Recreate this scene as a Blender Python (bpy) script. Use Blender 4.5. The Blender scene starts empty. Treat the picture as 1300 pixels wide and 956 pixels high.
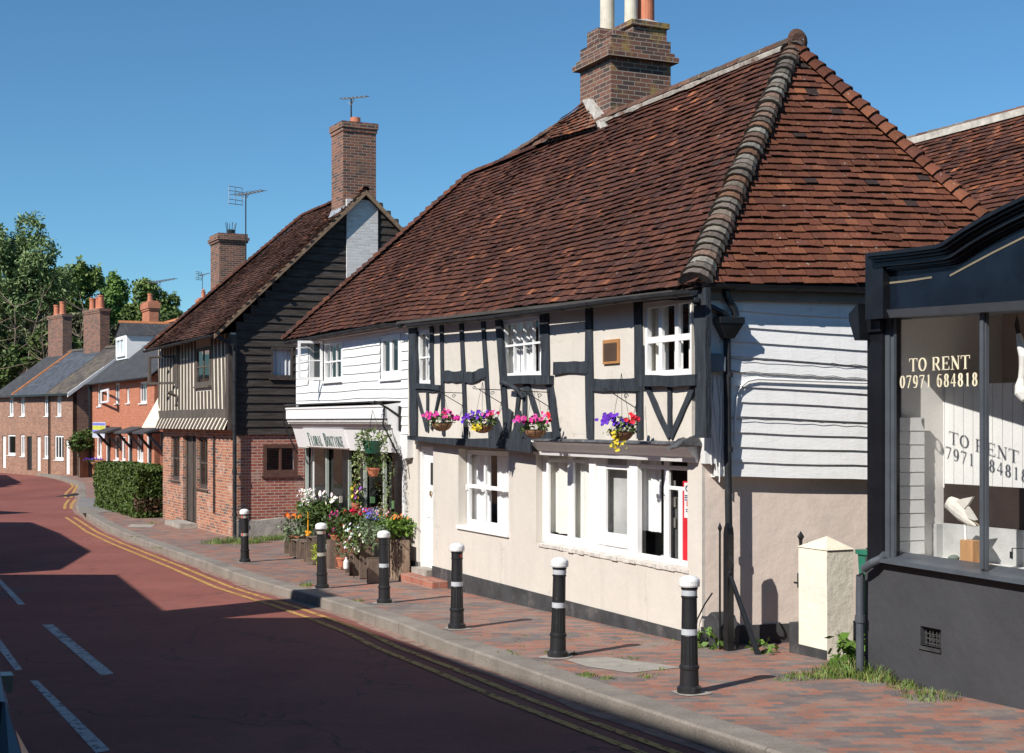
import bpy, math, random
from mathutils import Vector, Matrix, noise
from mathutils.geometry import tessellate_polygon
random.seed(7)
R = random.Random(11)
SC = bpy.context.scene
COL = SC.collection
V = Vector
# ------------------------------------------------------------------ camera model and ground profile
FL, CX, HY, CZ = 1800.0, 650.0, 535.0, 2.5
GP = [(-400, 9.5), (0, .30), (13, .016), (20.9, -.182), (28.6, -.34), (36, -.46), (50, -.5), (90, -.62), (4000, -.62)]
def G(Y):
    for (a, za), (b, zb) in zip(GP, GP[1:]):
        if Y <= b:
            return za + (zb - za) * (Y - a) / (b - a)
    return GP[-1][1]
def gp(px, py, dz=0.0):
    """point of the ground (raised by dz) seen at a photo pixel"""
    Y = 20.0
    for _ in range(60):
        Y = .5 * Y + .5 * (CZ - G(Y) - dz) * FL / (py - HY)
    return V(((px - CX) / FL * Y, Y, G(Y) + dz))
class Fr:
    """local frame of a building: x along its front, y into it, z up"""
    def __init__(s, ox, oy, deg, oz=0.0):
        s.o = V((ox, oy, oz)); a = math.radians(deg)
        s.ex = V((math.cos(a), math.sin(a), 0)); s.ey = V((-math.sin(a), math.cos(a), 0)); s.deg = deg
    def w(s, x, y, z):
        return s.o + s.ex * x + s.ey * y + V((0, 0, z))
    def q(s, px, py, v=0.0):
        d = V(((px - CX) / FL, 1, (HY - py) / FL)); c = V((0, 0, CZ))
        t = (v + (s.o - c).dot(s.ey)) / d.dot(s.ey)
        p = c + d * t
        return ((p - s.o).dot(s.ex), p.z - s.o.z)
    def x(s, px, v=0.0):
        return s.q(px, 500, v)[0]
    def z(s, px, py, v=0.0):
        return s.q(px, py, v)[1]
WORLD = Fr(0, 0, 0)
# ------------------------------------------------------------------ mesh builder
class MB:
    def __init__(s, fr=WORLD):
        s.fr = fr; s.v = []; s.f = []; s.uv = []; s.c = []; s.sm = []; s.col = (1, 1, 1); s.jit = 0
    def _p(s, p):
        w = s.fr.w(p[0], p[1], p[2]); s.v.append(w); return len(s.v) - 1
    def poly(s, pts, uv=None, smooth=False):
        pts = [V(p) for p in pts]
        if uv is None:
            n = V((0, 0, 0))
            for i in range(len(pts)):
                a, b = pts[i], pts[(i + 1) % len(pts)]
                n += V(((a.y - b.y) * (a.z + b.z), (a.z - b.z) * (a.x + b.x), (a.x - b.x) * (a.y + b.y)))
            ax, ay, az = abs(n.x), abs(n.y), abs(n.z)
            if az > ax and az > ay: uv = [(p.x, p.y) for p in pts]
            elif ax > ay: uv = [(p.y + .07, p.z) for p in pts]
            else: uv = [(p.x, p.z) for p in pts]
        s.f.append([s._p(p) for p in pts]); s.uv += uv; s.c.append(s.col); s.sm.append(smooth)
    def hexa(s, b, t):
        """bottom ring b (4 pts ccw from above), top ring t"""
        s.poly([b[3], b[2], b[1], b[0]]); s.poly(t)
        for i in range(4):
            j = (i + 1) % 4
            s.poly([b[i], b[j], t[j], t[i]])
    def box(s, x0, x1, y0, y1, z0, z1):
        if x0 > x1: x0, x1 = x1, x0
        if y0 > y1: y0, y1 = y1, y0
        if z0 > z1: z0, z1 = z1, z0
        s.hexa([(x0, y0, z0), (x1, y0, z0), (x1, y1, z0), (x0, y1, z0)], [(x0, y0, z1), (x1, y0, z1), (x1, y1, z1), (x0, y1, z1)])
    def ext(s, pts, y0, y1):
        """extrude an (x,z) outline from y0 (front) to y1"""
        a = 0
        for i in range(len(pts)):
            p, q = pts[i], pts[(i + 1) % len(pts)]; a += p[0] * q[1] - q[0] * p[1]
        if a < 0: pts = pts[::-1]
        s.poly([(p[0], y0, p[1]) for p in pts]); s.poly([(p[0], y1, p[1]) for p in pts[::-1]])
        for i in range(len(pts)):
            p, q = pts[i], pts[(i + 1) % len(pts)]
            s.poly([(p[0], y0, p[1]), (p[0], y1, p[1]), (q[0], y1, q[1]), (q[0], y0, q[1])])
    def extx(s, pts, x0, x1):
        """extrude a (y,z) outline along x"""
        if x0 > x1: x0, x1 = x1, x0
        a = 0
        for i in range(len(pts)):
            p, q = pts[i], pts[(i + 1) % len(pts)]; a += p[0] * q[1] - q[0] * p[1]
        if a < 0: pts = pts[::-1]
        s.poly([(x0, p[0], p[1]) for p in pts[::-1]]); s.poly([(x1, p[0], p[1]) for p in pts])
        for i in range(len(pts)):
            p, q = pts[i], pts[(i + 1) % len(pts)]
            s.poly([(x0, p[0], p[1]), (x0, q[0], q[1]), (x1, q[0], q[1]), (x1, p[0], p[1])][::-1])
    def px(s, pix, v0, v1):
        """outline given by where it is seen, on the plane y=v0, extruded back to v1"""
        s.ext([s.fr.q(a, b, v0) for a, b in pix], v0, v1)
    def bar(s, a, b, w, v0, v1):
        """straight timber from pixel a to pixel b, w metres wide"""
        p, q = V(s.fr.q(a[0], a[1], v0)), V(s.fr.q(b[0], b[1], v0))
        d = (q - p).normalized(); n = V((-d.y, d.x)) * w / 2
        k = 5; L = []; Rr = []
        ph = random.uniform(0, 99)
        for i in range(k + 1):
            m = p + (q - p) * i / k
            wob = 1 + .25 * noise.noise(V((ph, i * .7, 0))); off = n.normalized() * .02 * noise.noise(V((ph, i * .5, 9)))
            L.append(tuple(m + n * wob + off)); Rr.append(tuple(m - n * wob + off))
        s.ext(L + Rr[::-1], v0, v1)
    def wall(s, outer, holes, v0, v1):
        """wall slab with openings; outlines in (x,z)"""
        lists = [[V((p[0], p[1], 0)) for p in outer]] + [[V((p[0], p[1], 0)) for p in h] for h in holes]
        flat = [p for l in lists for p in l]
        for t in tessellate_polygon(lists):
            a, b, c = [flat[i] for i in t]
            if (b - a).cross(c - a).z < 0: b, c = c, b
            s.poly([(a.x, v0, a.y), (b.x, v0, b.y), (c.x, v0, c.y)]); s.poly([(a.x, v1, a.y), (c.x, v1, c.y), (b.x, v1, b.y)])
        for l in lists:
            for i in range(len(l)):
                p, q = l[i], l[(i + 1) % len(l)]
                s.poly([(p.x, v0, p.y), (p.x, v1, p.y), (q.x, v1, q.y), (q.x, v0, q.y)])
    def tube(s, path, r, n=8, cap=True):
        path = [V(p) for p in path]; rings = []
        rr = r if isinstance(r, (list, tuple)) else [r] * len(path)
        for i, p in enumerate(path):
            d = (path[min(i + 1, len(path) - 1)] - path[max(i - 1, 0)]).normalized()
            up = V((0, 0, 1)) if abs(d.z) < .9 else V((1, 0, 0))
            a = d.cross(up).normalized(); b = d.cross(a).normalized()
            rings.append([p + (a * math.cos(2 * math.pi * k / n) + b * math.sin(2 * math.pi * k / n)) * rr[i] for k in range(n)])
        for i in range(len(rings) - 1):
            for k in range(n):
                s.poly([rings[i][k], rings[i][(k + 1) % n], rings[i + 1][(k + 1) % n], rings[i + 1][k]], smooth=True)
        if cap:
            s.poly(rings[0]); s.poly(rings[-1][::-1])
    def lathe(s, prof, c=(0, 0, 0), n=20, smooth=True):
        c = V(c)
        rings = [[c + V((r * math.cos(2 * math.pi * k / n), r * math.sin(2 * math.pi * k / n), z)) for k in range(n)] for r, z in prof]
        for i in range(len(rings) - 1):
            for k in range(n):
                s.poly([rings[i][k], rings[i][(k + 1) % n], rings[i + 1][(k + 1) % n], rings[i + 1][k]], smooth=smooth)
        s.poly(rings[-1]); s.poly(rings[0][::-1])
    def leaf(s, p, size, n=None, up=.3, asp=.6):
        n = V((R.gauss(0, 1), R.gauss(0, 1), R.gauss(0, 1) + up)).normalized()
        a = n.orthogonal().normalized(); a.rotate(Matrix.Rotation(R.uniform(0, 6.28), 3, n)); b = n.cross(a)
        p = V(p); a *= size; b *= size * asp
        s.poly([p - a, p - b * .9, p + a, p + b * .9])
    def disc(s, p, r, n, k=6, cup=.3):
        n = V(n).normalized(); a = n.orthogonal().normalized(); b = n.cross(a); p = V(p)
        ring = [p + (a * math.cos(6.283 * i / k) + b * math.sin(6.283 * i / k)) * r * (1 if i % 2 else .82) + n * r * cup for i in range(k)]
        for i in range(k):
            s.poly([p, ring[i], ring[(i + 1) % k]])
    def build(s, name, m, parent=None, bevel=0, org=None):
        if not s.f: return None
        o0 = ORG[parent.name] if parent else (V(org) if org is not None else V((0, 0, 0)))
        me = bpy.data.meshes.new(name)
        me.from_pydata([v - o0 for v in s.v], [], s.f)
        uvl = me.uv_layers.new(name='UVMap')
        fl = [c for uv in s.uv for c in uv]
        uvl.data.foreach_set('uv', fl)
        if True:
            at = me.color_attributes.new('tint', 'FLOAT_COLOR', 'CORNER'); cl = []
            for f, c in zip(s.f, s.c): cl += [c[0], c[1], c[2], 1] * len(f)
            at.data.foreach_set('color', cl)
        me.polygons.foreach_set('use_smooth', s.sm)
        me.update()
        o = bpy.data.objects.new(name, me); COL.objects.link(o)
        ms = m if isinstance(m, (list, tuple)) else [m]
        for x in ms: me.materials.append(x)
        if parent: o.parent = parent
        else: o.location = o0
        ORG[o.name] = o0
        if bevel:
            import bmesh
            bm = bmesh.new(); bm.from_mesh(me); bmesh.ops.remove_doubles(bm, verts=bm.verts, dist=.0002)
            bmesh.ops.recalc_face_normals(bm, faces=bm.faces); bm.to_mesh(me); bm.free()
            b = o.modifiers.new('b', 'BEVEL'); b.width = bevel; b.segments = 2; b.limit_method = 'ANGLE'; b.angle_limit = .6
        return o
ORG = {}
def thing(name, label, cat, loc=(0, 0, 0), group=None):
    o = bpy.data.objects.new(name, None); COL.objects.link(o); o.location = loc; o.empty_display_size = .2
    o['label'] = label; o['category'] = cat
    if group: o['group'] = group
    ORG[o.name] = V(loc); return o
def tag(o, label=None, cat=None, group=None, kind=None):
    if label: o['label'] = label
    if cat: o['category'] = cat
    if group: o['group'] = group
    if kind: o['kind'] = kind
    return o
def dup(root, loc, label, group=None):
    r = root.copy(); COL.objects.link(r); r.location = loc; r['label'] = label; ORG[r.name] = V(loc)
    if group: r['group'] = group
    for ch in list(root.children):
        c = ch.copy(); COL.objects.link(c); c.parent = r
        for g in list(ch.children):
            d = g.copy(); COL.objects.link(d); d.parent = c
    return r
# ------------------------------------------------------------------ materials
def newmat(name):
    m = bpy.data.materials.new(name); m.use_nodes = True; nt = m.node_tree
    return m, nt, nt.nodes['Principled BSDF']
def N(nt, typ, **kw):
    n = nt.nodes.new(typ)
    for k, v in kw.items():
        if k in n.inputs: n.inputs[k].default_value = v
        else: setattr(n, k, v)
    return n
def mixc(nt, fac, a, b, mode='MIX'):
    m = nt.nodes.new('ShaderNodeMix'); m.data_type = 'RGBA'; m.blend_type = mode
    for sock, val in ((m.inputs[0], fac), (m.inputs[6], a), (m.inputs[7], b)):
        if hasattr(val, 'links') or hasattr(val, 'is_linked'): nt.links.new(val, sock)
        elif isinstance(val, (int, float)): sock.default_value = val
        else: sock.default_value = (*val, 1)
    return m.outputs[2]
def ramp(nt, src, a, b):
    r = nt.nodes.new('ShaderNodeMapRange'); nt.links.new(src, r.inputs[0])
    r.inputs[1].default_value = a; r.inputs[2].default_value = b; return r.outputs[0]
def tex(nt, scale, detail=4, coord='Object', rough=.55, stretch=None):
    tc = nt.nodes.new('ShaderNodeTexCoord'); n = nt.nodes.new('ShaderNodeTexNoise')
    src = tc.outputs[coord]
    if stretch:
        mp = nt.nodes.new('ShaderNodeMapping'); mp.inputs['Scale'].default_value = stretch
        nt.links.new(src, mp.inputs[0]); src = mp.outputs[0]
    nt.links.new(src, n.inputs['Vector']); n.inputs['Scale'].default_value = scale; n.inputs['Detail'].default_value = detail
    n.inputs['Roughness'].default_value = rough
    return n.outputs['Fac']
def bumpn(nt, h, strength, dist, bs):
    b = nt.nodes.new('ShaderNodeBump'); b.inputs['Strength'].default_value = strength; b.inputs['Distance'].default_value = dist
    nt.links.new(h, b.inputs['Height'])
    nt.links.new(b.outputs[0], bs.inputs['Normal']); return b
def mat(name, c, rough=.75, var=.2, vs=3, bump=.25, bs=25, bd=.004, tint=False, dirt=None, dscale=1.5, dlo=.55, dhi=.75, metal=0, spec=.5, stretch=None, coord='Object', fine=.12, fs=60, streak=None, lichen=None, crack=None):
    m, nt, p = newmat(name)
    n = tex(nt, vs, 5, coord, stretch=stretch)
    lo = tuple(x * (1 - var) for x in c); hi = tuple(min(1, x * (1 + var)) for x in c)
    col = mixc(nt, ramp(nt, n, .3, .7), lo, hi)
    if fine:
        f = tex(nt, fs, 3, coord, stretch=stretch)
        col = mixc(nt, ramp(nt, f, .3, .7), col, mixc(nt, 1.0, col, (1 - fine,) * 3, 'MULTIPLY'))
    if dirt:
        d = tex(nt, dscale, 6, coord, .65, stretch)
        col = mixc(nt, ramp(nt, d, dlo, dhi), col, dirt)
    if tint:
        a = N(nt, 'ShaderNodeAttribute', attribute_name='tint')
        col = mixc(nt, 1.0, col, a.outputs['Color'], 'MULTIPLY')
    if streak:
        col = mixc(nt, ramp(nt, tex(nt, 1.0, 6, coord, .6, (7, 7, .55)), .53, .95), col, streak)
        col = mixc(nt, ramp(nt, tex(nt, 11, 5, coord, .7), .66, .76), col, tuple(.5 * (x + y) for x, y in zip(streak, c)))
    if lichen:
        col = mixc(nt, ramp(nt, tex(nt, 14, 5, coord, .7), .645, .69), col, lichen)
        col = mixc(nt, ramp(nt, tex(nt, .7, 4, coord, .6), .42, .66), mixc(nt, 1.0, col, (.76, .78, .80), 'MULTIPLY'), col)
    if crack:
        tc = nt.nodes.new('ShaderNodeTexCoord'); vr_ = nt.nodes.new('ShaderNodeTexVoronoi'); vr_.feature = 'DISTANCE_TO_EDGE'; vr_.inputs['Scale'].default_value = crack
        nz = nt.nodes.new('ShaderNodeTexNoise'); nz.inputs['Scale'].default_value = 4; nt.links.new(tc.outputs[coord], nz.inputs['Vector'])
        vm = nt.nodes.new('ShaderNodeVectorMath'); vm.operation = 'ADD'; nt.links.new(tc.outputs[coord], vm.inputs[0]); sc = nt.nodes.new('ShaderNodeVectorMath'); sc.operation = 'SCALE'; sc.inputs['Scale'].default_value = .5
        nt.links.new(nz.outputs['Color'], sc.inputs[0]); nt.links.new(sc.outputs[0], vm.inputs[1]); nt.links.new(vm.outputs[0], vr_.inputs['Vector'])
        col = mixc(nt, ramp(nt, vr_.outputs['Distance'], .006, .0), col, tuple(x * .80 for x in c))
    nt.links.new(col, p.inputs['Base Color'])
    p.inputs['Roughness'].default_value = rough; p.inputs['Metallic'].default_value = metal
    p.inputs['Specular IOR Level'].default_value = spec
    if bump:
        bumpn(nt, tex(nt, bs, 4, coord, stretch=stretch), bump, bd, p)
    return m
def brick(name, c1, c2, mort, bw=.225, rh=.075, ms=.010, soot=None, slo=.5, shi=.8, dscale=1.0, bump=.6, dark=None):
    m, nt, p = newmat(name)
    tc = nt.nodes.new('ShaderNodeTexCoord')
    b = nt.nodes.new('ShaderNodeTexBrick'); nt.links.new(tc.outputs['UV'], b.inputs['Vector'])
    b.inputs['Scale'].default_value = 1; b.inputs['Brick Width'].default_value = bw; b.inputs['Row Height'].default_value = rh
    b.inputs['Mortar Size'].default_value = ms; b.inputs['Mortar Smooth'].default_value = .3; b.inputs['Bias'].default_value = 0
    b.inputs['Color1'].default_value = (0, 0, 0, 1); b.inputs['Color2'].default_value = (1, 1, 1, 1); b.inputs['Mortar'].default_value = (.5, .5, .5, 1)
    cr = nt.nodes.new('ShaderNodeValToRGB'); nt.links.new(b.outputs['Color'], cr.inputs[0])
    e = cr.color_ramp.elements; e[0].position = 0; e[0].color = (*(dark or tuple(x * .55 for x in c1)), 1); e[1].position = 1; e[1].color = (*c2, 1)
    k = e.new(.35); k.color = (*c1, 1); k = e.new(.7); k.color = (*tuple((a + q) / 2 for a, q in zip(c1, c2)), 1)
    col = mixc(nt, ramp(nt, tex(nt, 30, 4), .3, .75), cr.outputs[0], mixc(nt, 1.0, cr.outputs[0], (.7, .7, .7), 'MULTIPLY'))
    col = mixc(nt, b.outputs['Fac'], col, mort)
    if soot:
        col = mixc(nt, ramp(nt, tex(nt, dscale, 6, rough=.65), slo, shi), col, soot)
    nt.links.new(col, p.inputs['Base Color']); p.inputs['Roughness'].default_value = .88
    inv = N(nt, 'ShaderNodeMath', operation='SUBTRACT'); inv.inputs[0].default_value = 1; nt.links.new(b.outputs['Fac'], inv.inputs[1])
    ad = N(nt, 'ShaderNodeMath', operation='MULTIPLY_ADD'); nt.links.new(tex(nt, 40, 4), ad.inputs[0]); ad.inputs[1].default_value = .35; nt.links.new(inv.outputs[0], ad.inputs[2])
    bumpn(nt, ad.outputs[0], bump, .006, p)
    return m
def glassm(name, tintc=(.96, .97, .98), rough=.02):
    m = bpy.data.materials.new(name); m.use_nodes = True; nt = m.node_tree; nt.nodes.clear()
    out = nt.nodes.new('ShaderNodeOutputMaterial'); mx = nt.nodes.new('ShaderNodeMixShader')
    t = nt.nodes.new('ShaderNodeBsdfTransparent'); t.inputs[0].default_value = (*tintc, 1)
    g = nt.nodes.new('ShaderNodeBsdfGlossy'); g.inputs['Roughness'].default_value = rough
    lw = nt.nodes.new('ShaderNodeLayerWeight'); lw.inputs['Blend'].default_value = .5
    pw = N(nt, 'ShaderNodeMath', operation='POWER'); nt.links.new(lw.outputs['Facing'], pw.inputs[0]); pw.inputs[1].default_value = 5
    f = N(nt, 'ShaderNodeMath', operation='MULTIPLY_ADD'); nt.links.new(pw.outputs[0], f.inputs[0]); f.inputs[1].default_value = .85; f.inputs[2].default_value = .04
    bp = nt.nodes.new('ShaderNodeBump'); bp.inputs['Strength'].default_value = .05; bp.inputs['Distance'].default_value = .02
    nt.links.new(tex(nt, 2.5, 2), bp.inputs['Height']); nt.links.new(bp.outputs[0], g.inputs['Normal'])
    nt.links.new(f.outputs[0], mx.inputs[0]); nt.links.new(t.outputs[0], mx.inputs[1]); nt.links.new(g.outputs[0], mx.inputs[2])
    nt.links.new(mx.outputs[0], out.inputs[0]); return m
M_ = {}
M_['cream'] = mat('cream_render', (.60, .555, .495), .85, .06, 1.2, .6, 9, .010, streak=(.50, .46, .41), crack=.35, dirt=(.56, .51, .46), dscale=.9, dlo=.62, dhi=.85, fine=.05)
M_['cream_up'] = mat('cream_plaster', (.605, .56, .495), .85, .06, 1.5, .6, 6, .014, streak=(.50, .46, .40), crack=.6, dirt=(.58, .53, .47), dscale=1.3, dlo=.6, dhi=.85, fine=.04)
M_['pink'] = mat('pinkish_render', (.72, .61, .53), .85, .07, 1.5, .6, 6, .014, dirt=(.55, .47, .42), dscale=1.1, dlo=.58, dhi=.85)
M_['timber'] = mat('grey_black_timber', (.034, .041, .050), .75, .35, 4, .9, 16, .014, spec=.25, dirt=(.10, .105, .11), dscale=5, dlo=.6, dhi=.85, stretch=(3, 3, .6))
M_['black'] = mat('black_gloss_paint', (.012, .013, .015), .35, .3, 6, .2, 30, .002)
M_['blackmatt'] = mat('black_plinth', (.045, .045, .048), .8, .35, 4, .5, 20, .006, dirt=(.16, .15, .14), dscale=2.5, dlo=.55, dhi=.8)
M_['white'] = mat('white_gloss_paint', (.80, .80, .79), .45, .03, 4, .2, 25, .002, fine=.04)
M_['whiteold'] = mat('old_white_paint', (.76, .76, .75), .6, .06, 3, .4, 18, .005, dirt=(.42, .38, .34), dscale=6, dlo=.66, dhi=.8)
M_['wboard'] = mat('white_weatherboard', (.83, .83, .82), .6, spec=.3, streak=(.62, .61, .58), var=.05, vs=3, bump=.5, bs=12, bd=.006, dirt=(.55, .55, .54), dscale=4, dlo=.64, dhi=.85, stretch=(1, 1, 4))
M_['bboard'] = mat('black_weatherboard', (.055, .046, .039), .85, spec=.15, var=.35, vs=3, bump=.8, bs=10, bd=.012, dirt=(.11, .10, .10), dscale=4, dlo=.5, dhi=.8, stretch=(.6, .6, 6))
M_['tile'] = mat('clay_roof_tile', (1, 1, 1), .88, .22, 1.1, .7, 30, .006, tint=True, dirt=(.52, .50, .50), dscale=.8, dlo=.52, dhi=.80, fine=.3, fs=45, spec=.15, lichen=(.34, .31, .25))
M_['tilehip'] = mat('mossy_hip_tile', (1, 1, 1), .92, .25, 9, .9, 25, .014, tint=True, fine=.35, fs=35, spec=.15, lichen=(.55, .53, .48))
M_['mortar'] = mat('lime_mortar', (.42, .39, .35), .9, .25, 10, .8, 30, .01, dirt=(.2, .18, .14), dscale=8)
M_['deck'] = mat('roof_underlay', (.06, .04, .035), .95, .2)
M_['chbrick'] = brick('chimney_brick', (.125, .06, .045), (.225, .095, .06), (.27, .235, .19), ms=.008, soot=(.28, .19, .06), slo=.56, shi=.68, dscale=2.6, dark=(.06, .045, .04))
M_['chbrick2'] = brick('sooty_chimney_brick', (.19, .075, .05), (.30, .12, .07), (.27, .22, .18), soot=(.10, .075, .06), slo=.5, shi=.8, dscale=1.2, dark=(.07, .045, .04))
M_['oldbrick'] = brick('old_red_brick', (.37, .125, .065), (.52, .215, .12), (.42, .34, .27), soot=(.52, .43, .36), slo=.56, shi=.80, dscale=1.4, dark=(.11, .085, .08))
M_['sidebrick'] = brick('salvaged_red_brick', (.36, .095, .06), (.46, .15, .095), (.46, .36, .30), ms=.010, soot=(.46, .34, .28), slo=.58, shi=.78, dscale=2.2, dark=(.20, .06, .05))
M_['orbrick'] = brick('orange_brick', (.48, .145, .07), (.58, .21, .11), (.48, .28, .19), ms=.007, dark=(.42, .14, .075))
M_['brbrick'] = brick('brown_brick', (.31, .14, .085), (.42, .215, .14), (.38, .29, .22), soot=(.22, .12, .09), slo=.5, shi=.8, dscale=1.0, dark=(.20, .10, .075))
M_['slate'] = brick('grey_slate', (.045, .046, .050), (.07, .071, .075), (.025, .025, .028), bw=.28, rh=.2, ms=.008, soot=(.10, .09, .07), slo=.6, shi=.85, dscale=.6, dark=(.045, .047, .052))
M_['slateblue'] = brick('blue_slate', (.065, .075, .095), (.10, .115, .14), (.03, .03, .034), bw=.28, rh=.2, ms=.008, dark=(.05, .055, .07))
M_['slatebrown'] = brick('brown_mossy_slate', (.085, .070, .060), (.14, .115, .095), (.035, .03, .028), bw=.28, rh=.2, ms=.008, soot=(.16, .12, .07), slo=.5, shi=.8, dscale=1.2, dark=(.06, .05, .045))
M_['ridgeor'] = mat('orange_ridge_tile', (.42, .16, .06), .85, .3, 5, .5, 20)
M_['lead'] = mat('lead_flashing', (.32, .33, .35), .5, .25, 6, .5, 15, .006)
M_['gutter'] = mat('grey_black_gutter', (.026, .028, .031), .55, .3, 5, .3, 20, .004, spec=.25, dirt=(.07, .07, .07), dscale=5, dlo=.6, dhi=.8)
M_['glass'] = glassm('window_glass')
M_['darkroom'] = mat('dark_interior', (.035, .033, .033), .9, .3, 2, 0)
M_['room'] = mat('room_plaster', (.30, .28, .25), .9, .15, 2, 0)
M_['curtain'] = mat('cream_curtain', (.82, .80, .73), .9, .05, 3, .2, 30, .003)
M_['net'] = mat('white_net_curtain', (.82, .82, .81), .9, .05, 3, .2, 30, .003)
M_['darkwood'] = mat('weathered_dark_wood', (.065, .050, .042), .75, .35, 6, .7, 14, .008, dirt=(.16, .12, .09), dscale=5, dlo=.55, dhi=.8, stretch=(2, 2, .5))
M_['greywood'] = mat('silvered_oak', (.10, .082, .066), .8, .35, 6, .8, 14, .01, dirt=(.06, .048, .04), dscale=4, dlo=.5, dhi=.75, stretch=(2, 2, .5))
M_['cratewood'] = mat('crate_wood', (.20, .145, .11), .85, .35, 7, .8, 16, .008, dirt=(.10, .08, .07), dscale=4, dlo=.45, dhi=.75, stretch=(2, 2, .6), tint=True)
M_['stone'] = mat('grey_stone', (.36, .33, .29), .9, .25, 5, .8, 18, .012, dirt=(.20, .18, .15), dscale=3, dlo=.5, dhi=.8)
M_['terracotta'] = mat('terracotta_pot', (.50, .17, .09), .75, .2, 6, .4, 25, .004, dirt=(.16, .08, .06), dscale=4, dlo=.6, dhi=.85)
M_['creampot'] = mat('cream_chimney_pot', (.62, .56, .45), .75, .12, 5, .4, 25, .004, dirt=(.30, .26, .20), dscale=4, dlo=.6, dhi=.85)
M_['leaf'] = mat('leaf', (1, 1, 1), .6, .25, 2.5, 0, tint=True, spec=.3, fine=0)
M_['petal'] = mat('petal', (1, 1, 1), .6, .05, 3, 0, tint=True, spec=.2, fine=0)
M_['bark'] = mat('bark', (.16, .125, .095), .95, .3, 6, .8, 14, .02)
M_['metal'] = mat('aerial_metal', (.42, .43, .44), .4, .1, 5, 0, metal=.7)
M_['brownwood'] = mat('red_brown_paint', (.12, .055, .038), .6, .25, 6, .4, 20)
M_['moss'] = mat('moss', (.12, .13, .04), .95, .4, 9, .8, 20, .01)
def tintm(name, c, rough=.6, **k):
    return mat(name, c, rough, **k)
# ================================================================== camera, light, sky
cam = bpy.data.cameras.new('camera'); co = bpy.data.objects.new('camera', cam); COL.objects.link(co); SC.camera = co
co.location = (0, 0, CZ); co.rotation_euler = (math.radians(90), 0, 0)
cam.sensor_width = 36; cam.lens = 36 * FL / 1300; cam.shift_y = (HY - 478) / 1300; cam.clip_end = 3000; cam.clip_start = .1
TH, EL = math.radians(48), math.radians(39)
sd = V((math.cos(TH) * math.cos(EL), math.sin(TH) * math.cos(EL), -math.sin(EL)))
sun = bpy.data.lights.new('sun', 'SUN'); sun.energy = 5.0; sun.angle = math.radians(.5); sun.color = (1, .95, .88)
so = bpy.data.objects.new('sun', sun); COL.objects.link(so); so.rotation_euler = sd.to_track_quat('-Z', 'Y').to_euler()
wd = bpy.data.worlds.new('World'); SC.world = wd; wd.use_nodes = True
bg = wd.node_tree.nodes['Background']; sk = wd.node_tree.nodes.new('ShaderNodeTexSky'); sk.sky_type = 'NISHITA'; sk.sun_disc = False
sk.sun_elevation = EL; sk.sun_rotation = math.atan2(-sd.x, -sd.y); sk.air_density = 1.0; sk.dust_density = 0; sk.ozone_density = 7; sk.altitude = 600
wd.node_tree.links.new(mixc(wd.node_tree, 1.0, sk.outputs[0], (.74, 1.0, .99), 'MULTIPLY'), bg.inputs[0]); bg.inputs[1].default_value = .092
SC.view_settings.view_transform = 'Standard'; SC.view_settings.look = 'None'; SC.view_settings.exposure = .32; SC.view_settings.gamma = 1
# ================================================================== ground, road, kerb, pavement
KH = .15
KP = [(715, 866), (620, 832), (543, 806), (505, 790), (447, 771), (404, 758), (370, 749), (320, 735), (256, 711.5), (220, 699), (180, 685), (140, 669), (104, 648.5), (96, 641)]
kp = [gp(a, b) for a, b in KP]
u0 = V((.4186, -.9081, 0)); a0 = kp[0]
near = []
for t in (14, 8, 4, 2): p = a0 + u0 * t; near.append(V((p.x, p.y, G(p.y))))
KL = near + kp
far = [gp(100, 628), gp(99, 613, .0), gp(76, 605.5), gp(58, 602), (gp(0, 594.5))]
KL2 = KL + far
last = KL2[-1]; dlast = (KL2[-1] - KL2[-2]).normalized()
for t in (10, 30, 80): p = last + dlast * t; KL2.append(V((p.x, p.y, G(p.y))))
KL2.sort(key=lambda p: p.y)
def XK(Y):
    for a, b in zip(KL2, KL2[1:]):
        if Y <= b.y: return a.x + (b.x - a.x) * (Y - a.y) / (b.y - a.y)
    return KL2[-1].x
YS = [KL2[0].y]
while YS[-1] < KL2[-1].y - .5: YS.append(min(KL2[-1].y, YS[-1] + (.5 if YS[-1] < 40 else 2)))
YS = sorted(set([round(y, 3) for y in YS] + [round(p.y, 3) for p in KL2]))
m, nt, p = newmat('red_asphalt')
tc = nt.nodes.new('ShaderNodeTexCoord')
c = mixc(nt, ramp(nt, tex(nt, .35, 5), .35, .7), (.265, .082, .062), (.33, .115, .09))
c = mixc(nt, ramp(nt, tex(nt, 3.5, 6, rough=.7), .45, .8), c, (.19, .075, .066))
c = mixc(nt, ramp(nt, tex(nt, 90, 2), .35, .7), c, mixc(nt, 1.0, c, (.62, .62, .64), 'MULTIPLY'))
c = mixc(nt, ramp(nt, tex(nt, 1.1, 7, rough=.75, stretch=(1, .12, 1)), .62, .72), c, (.16, .10, .095))
nt.links.new(c, p.inputs['Base Color']); p.inputs['Roughness'].default_value = .9
c = mixc(nt, ramp(nt, tex(nt, 240, 2), .62, .72), c, (.42, .27, .23))
c = mixc(nt, ramp(nt, tex(nt, .22, 3, stretch=(1, .35, 1)), .50, .56), c, mixc(nt, 1.0, c, (.86, .84, .86), 'MULTIPLY'))
c = mixc(nt, ramp(nt, tex(nt, .9, 5, rough=.6), .66, .74), c, mixc(nt, 1.0, c, (.62, .64, .70), 'MULTIPLY'))
vr_ = nt.nodes.new('ShaderNodeTexVoronoi'); vr_.feature = 'DISTANCE_TO_EDGE'; vr_.inputs['Scale'].default_value = .28
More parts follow.
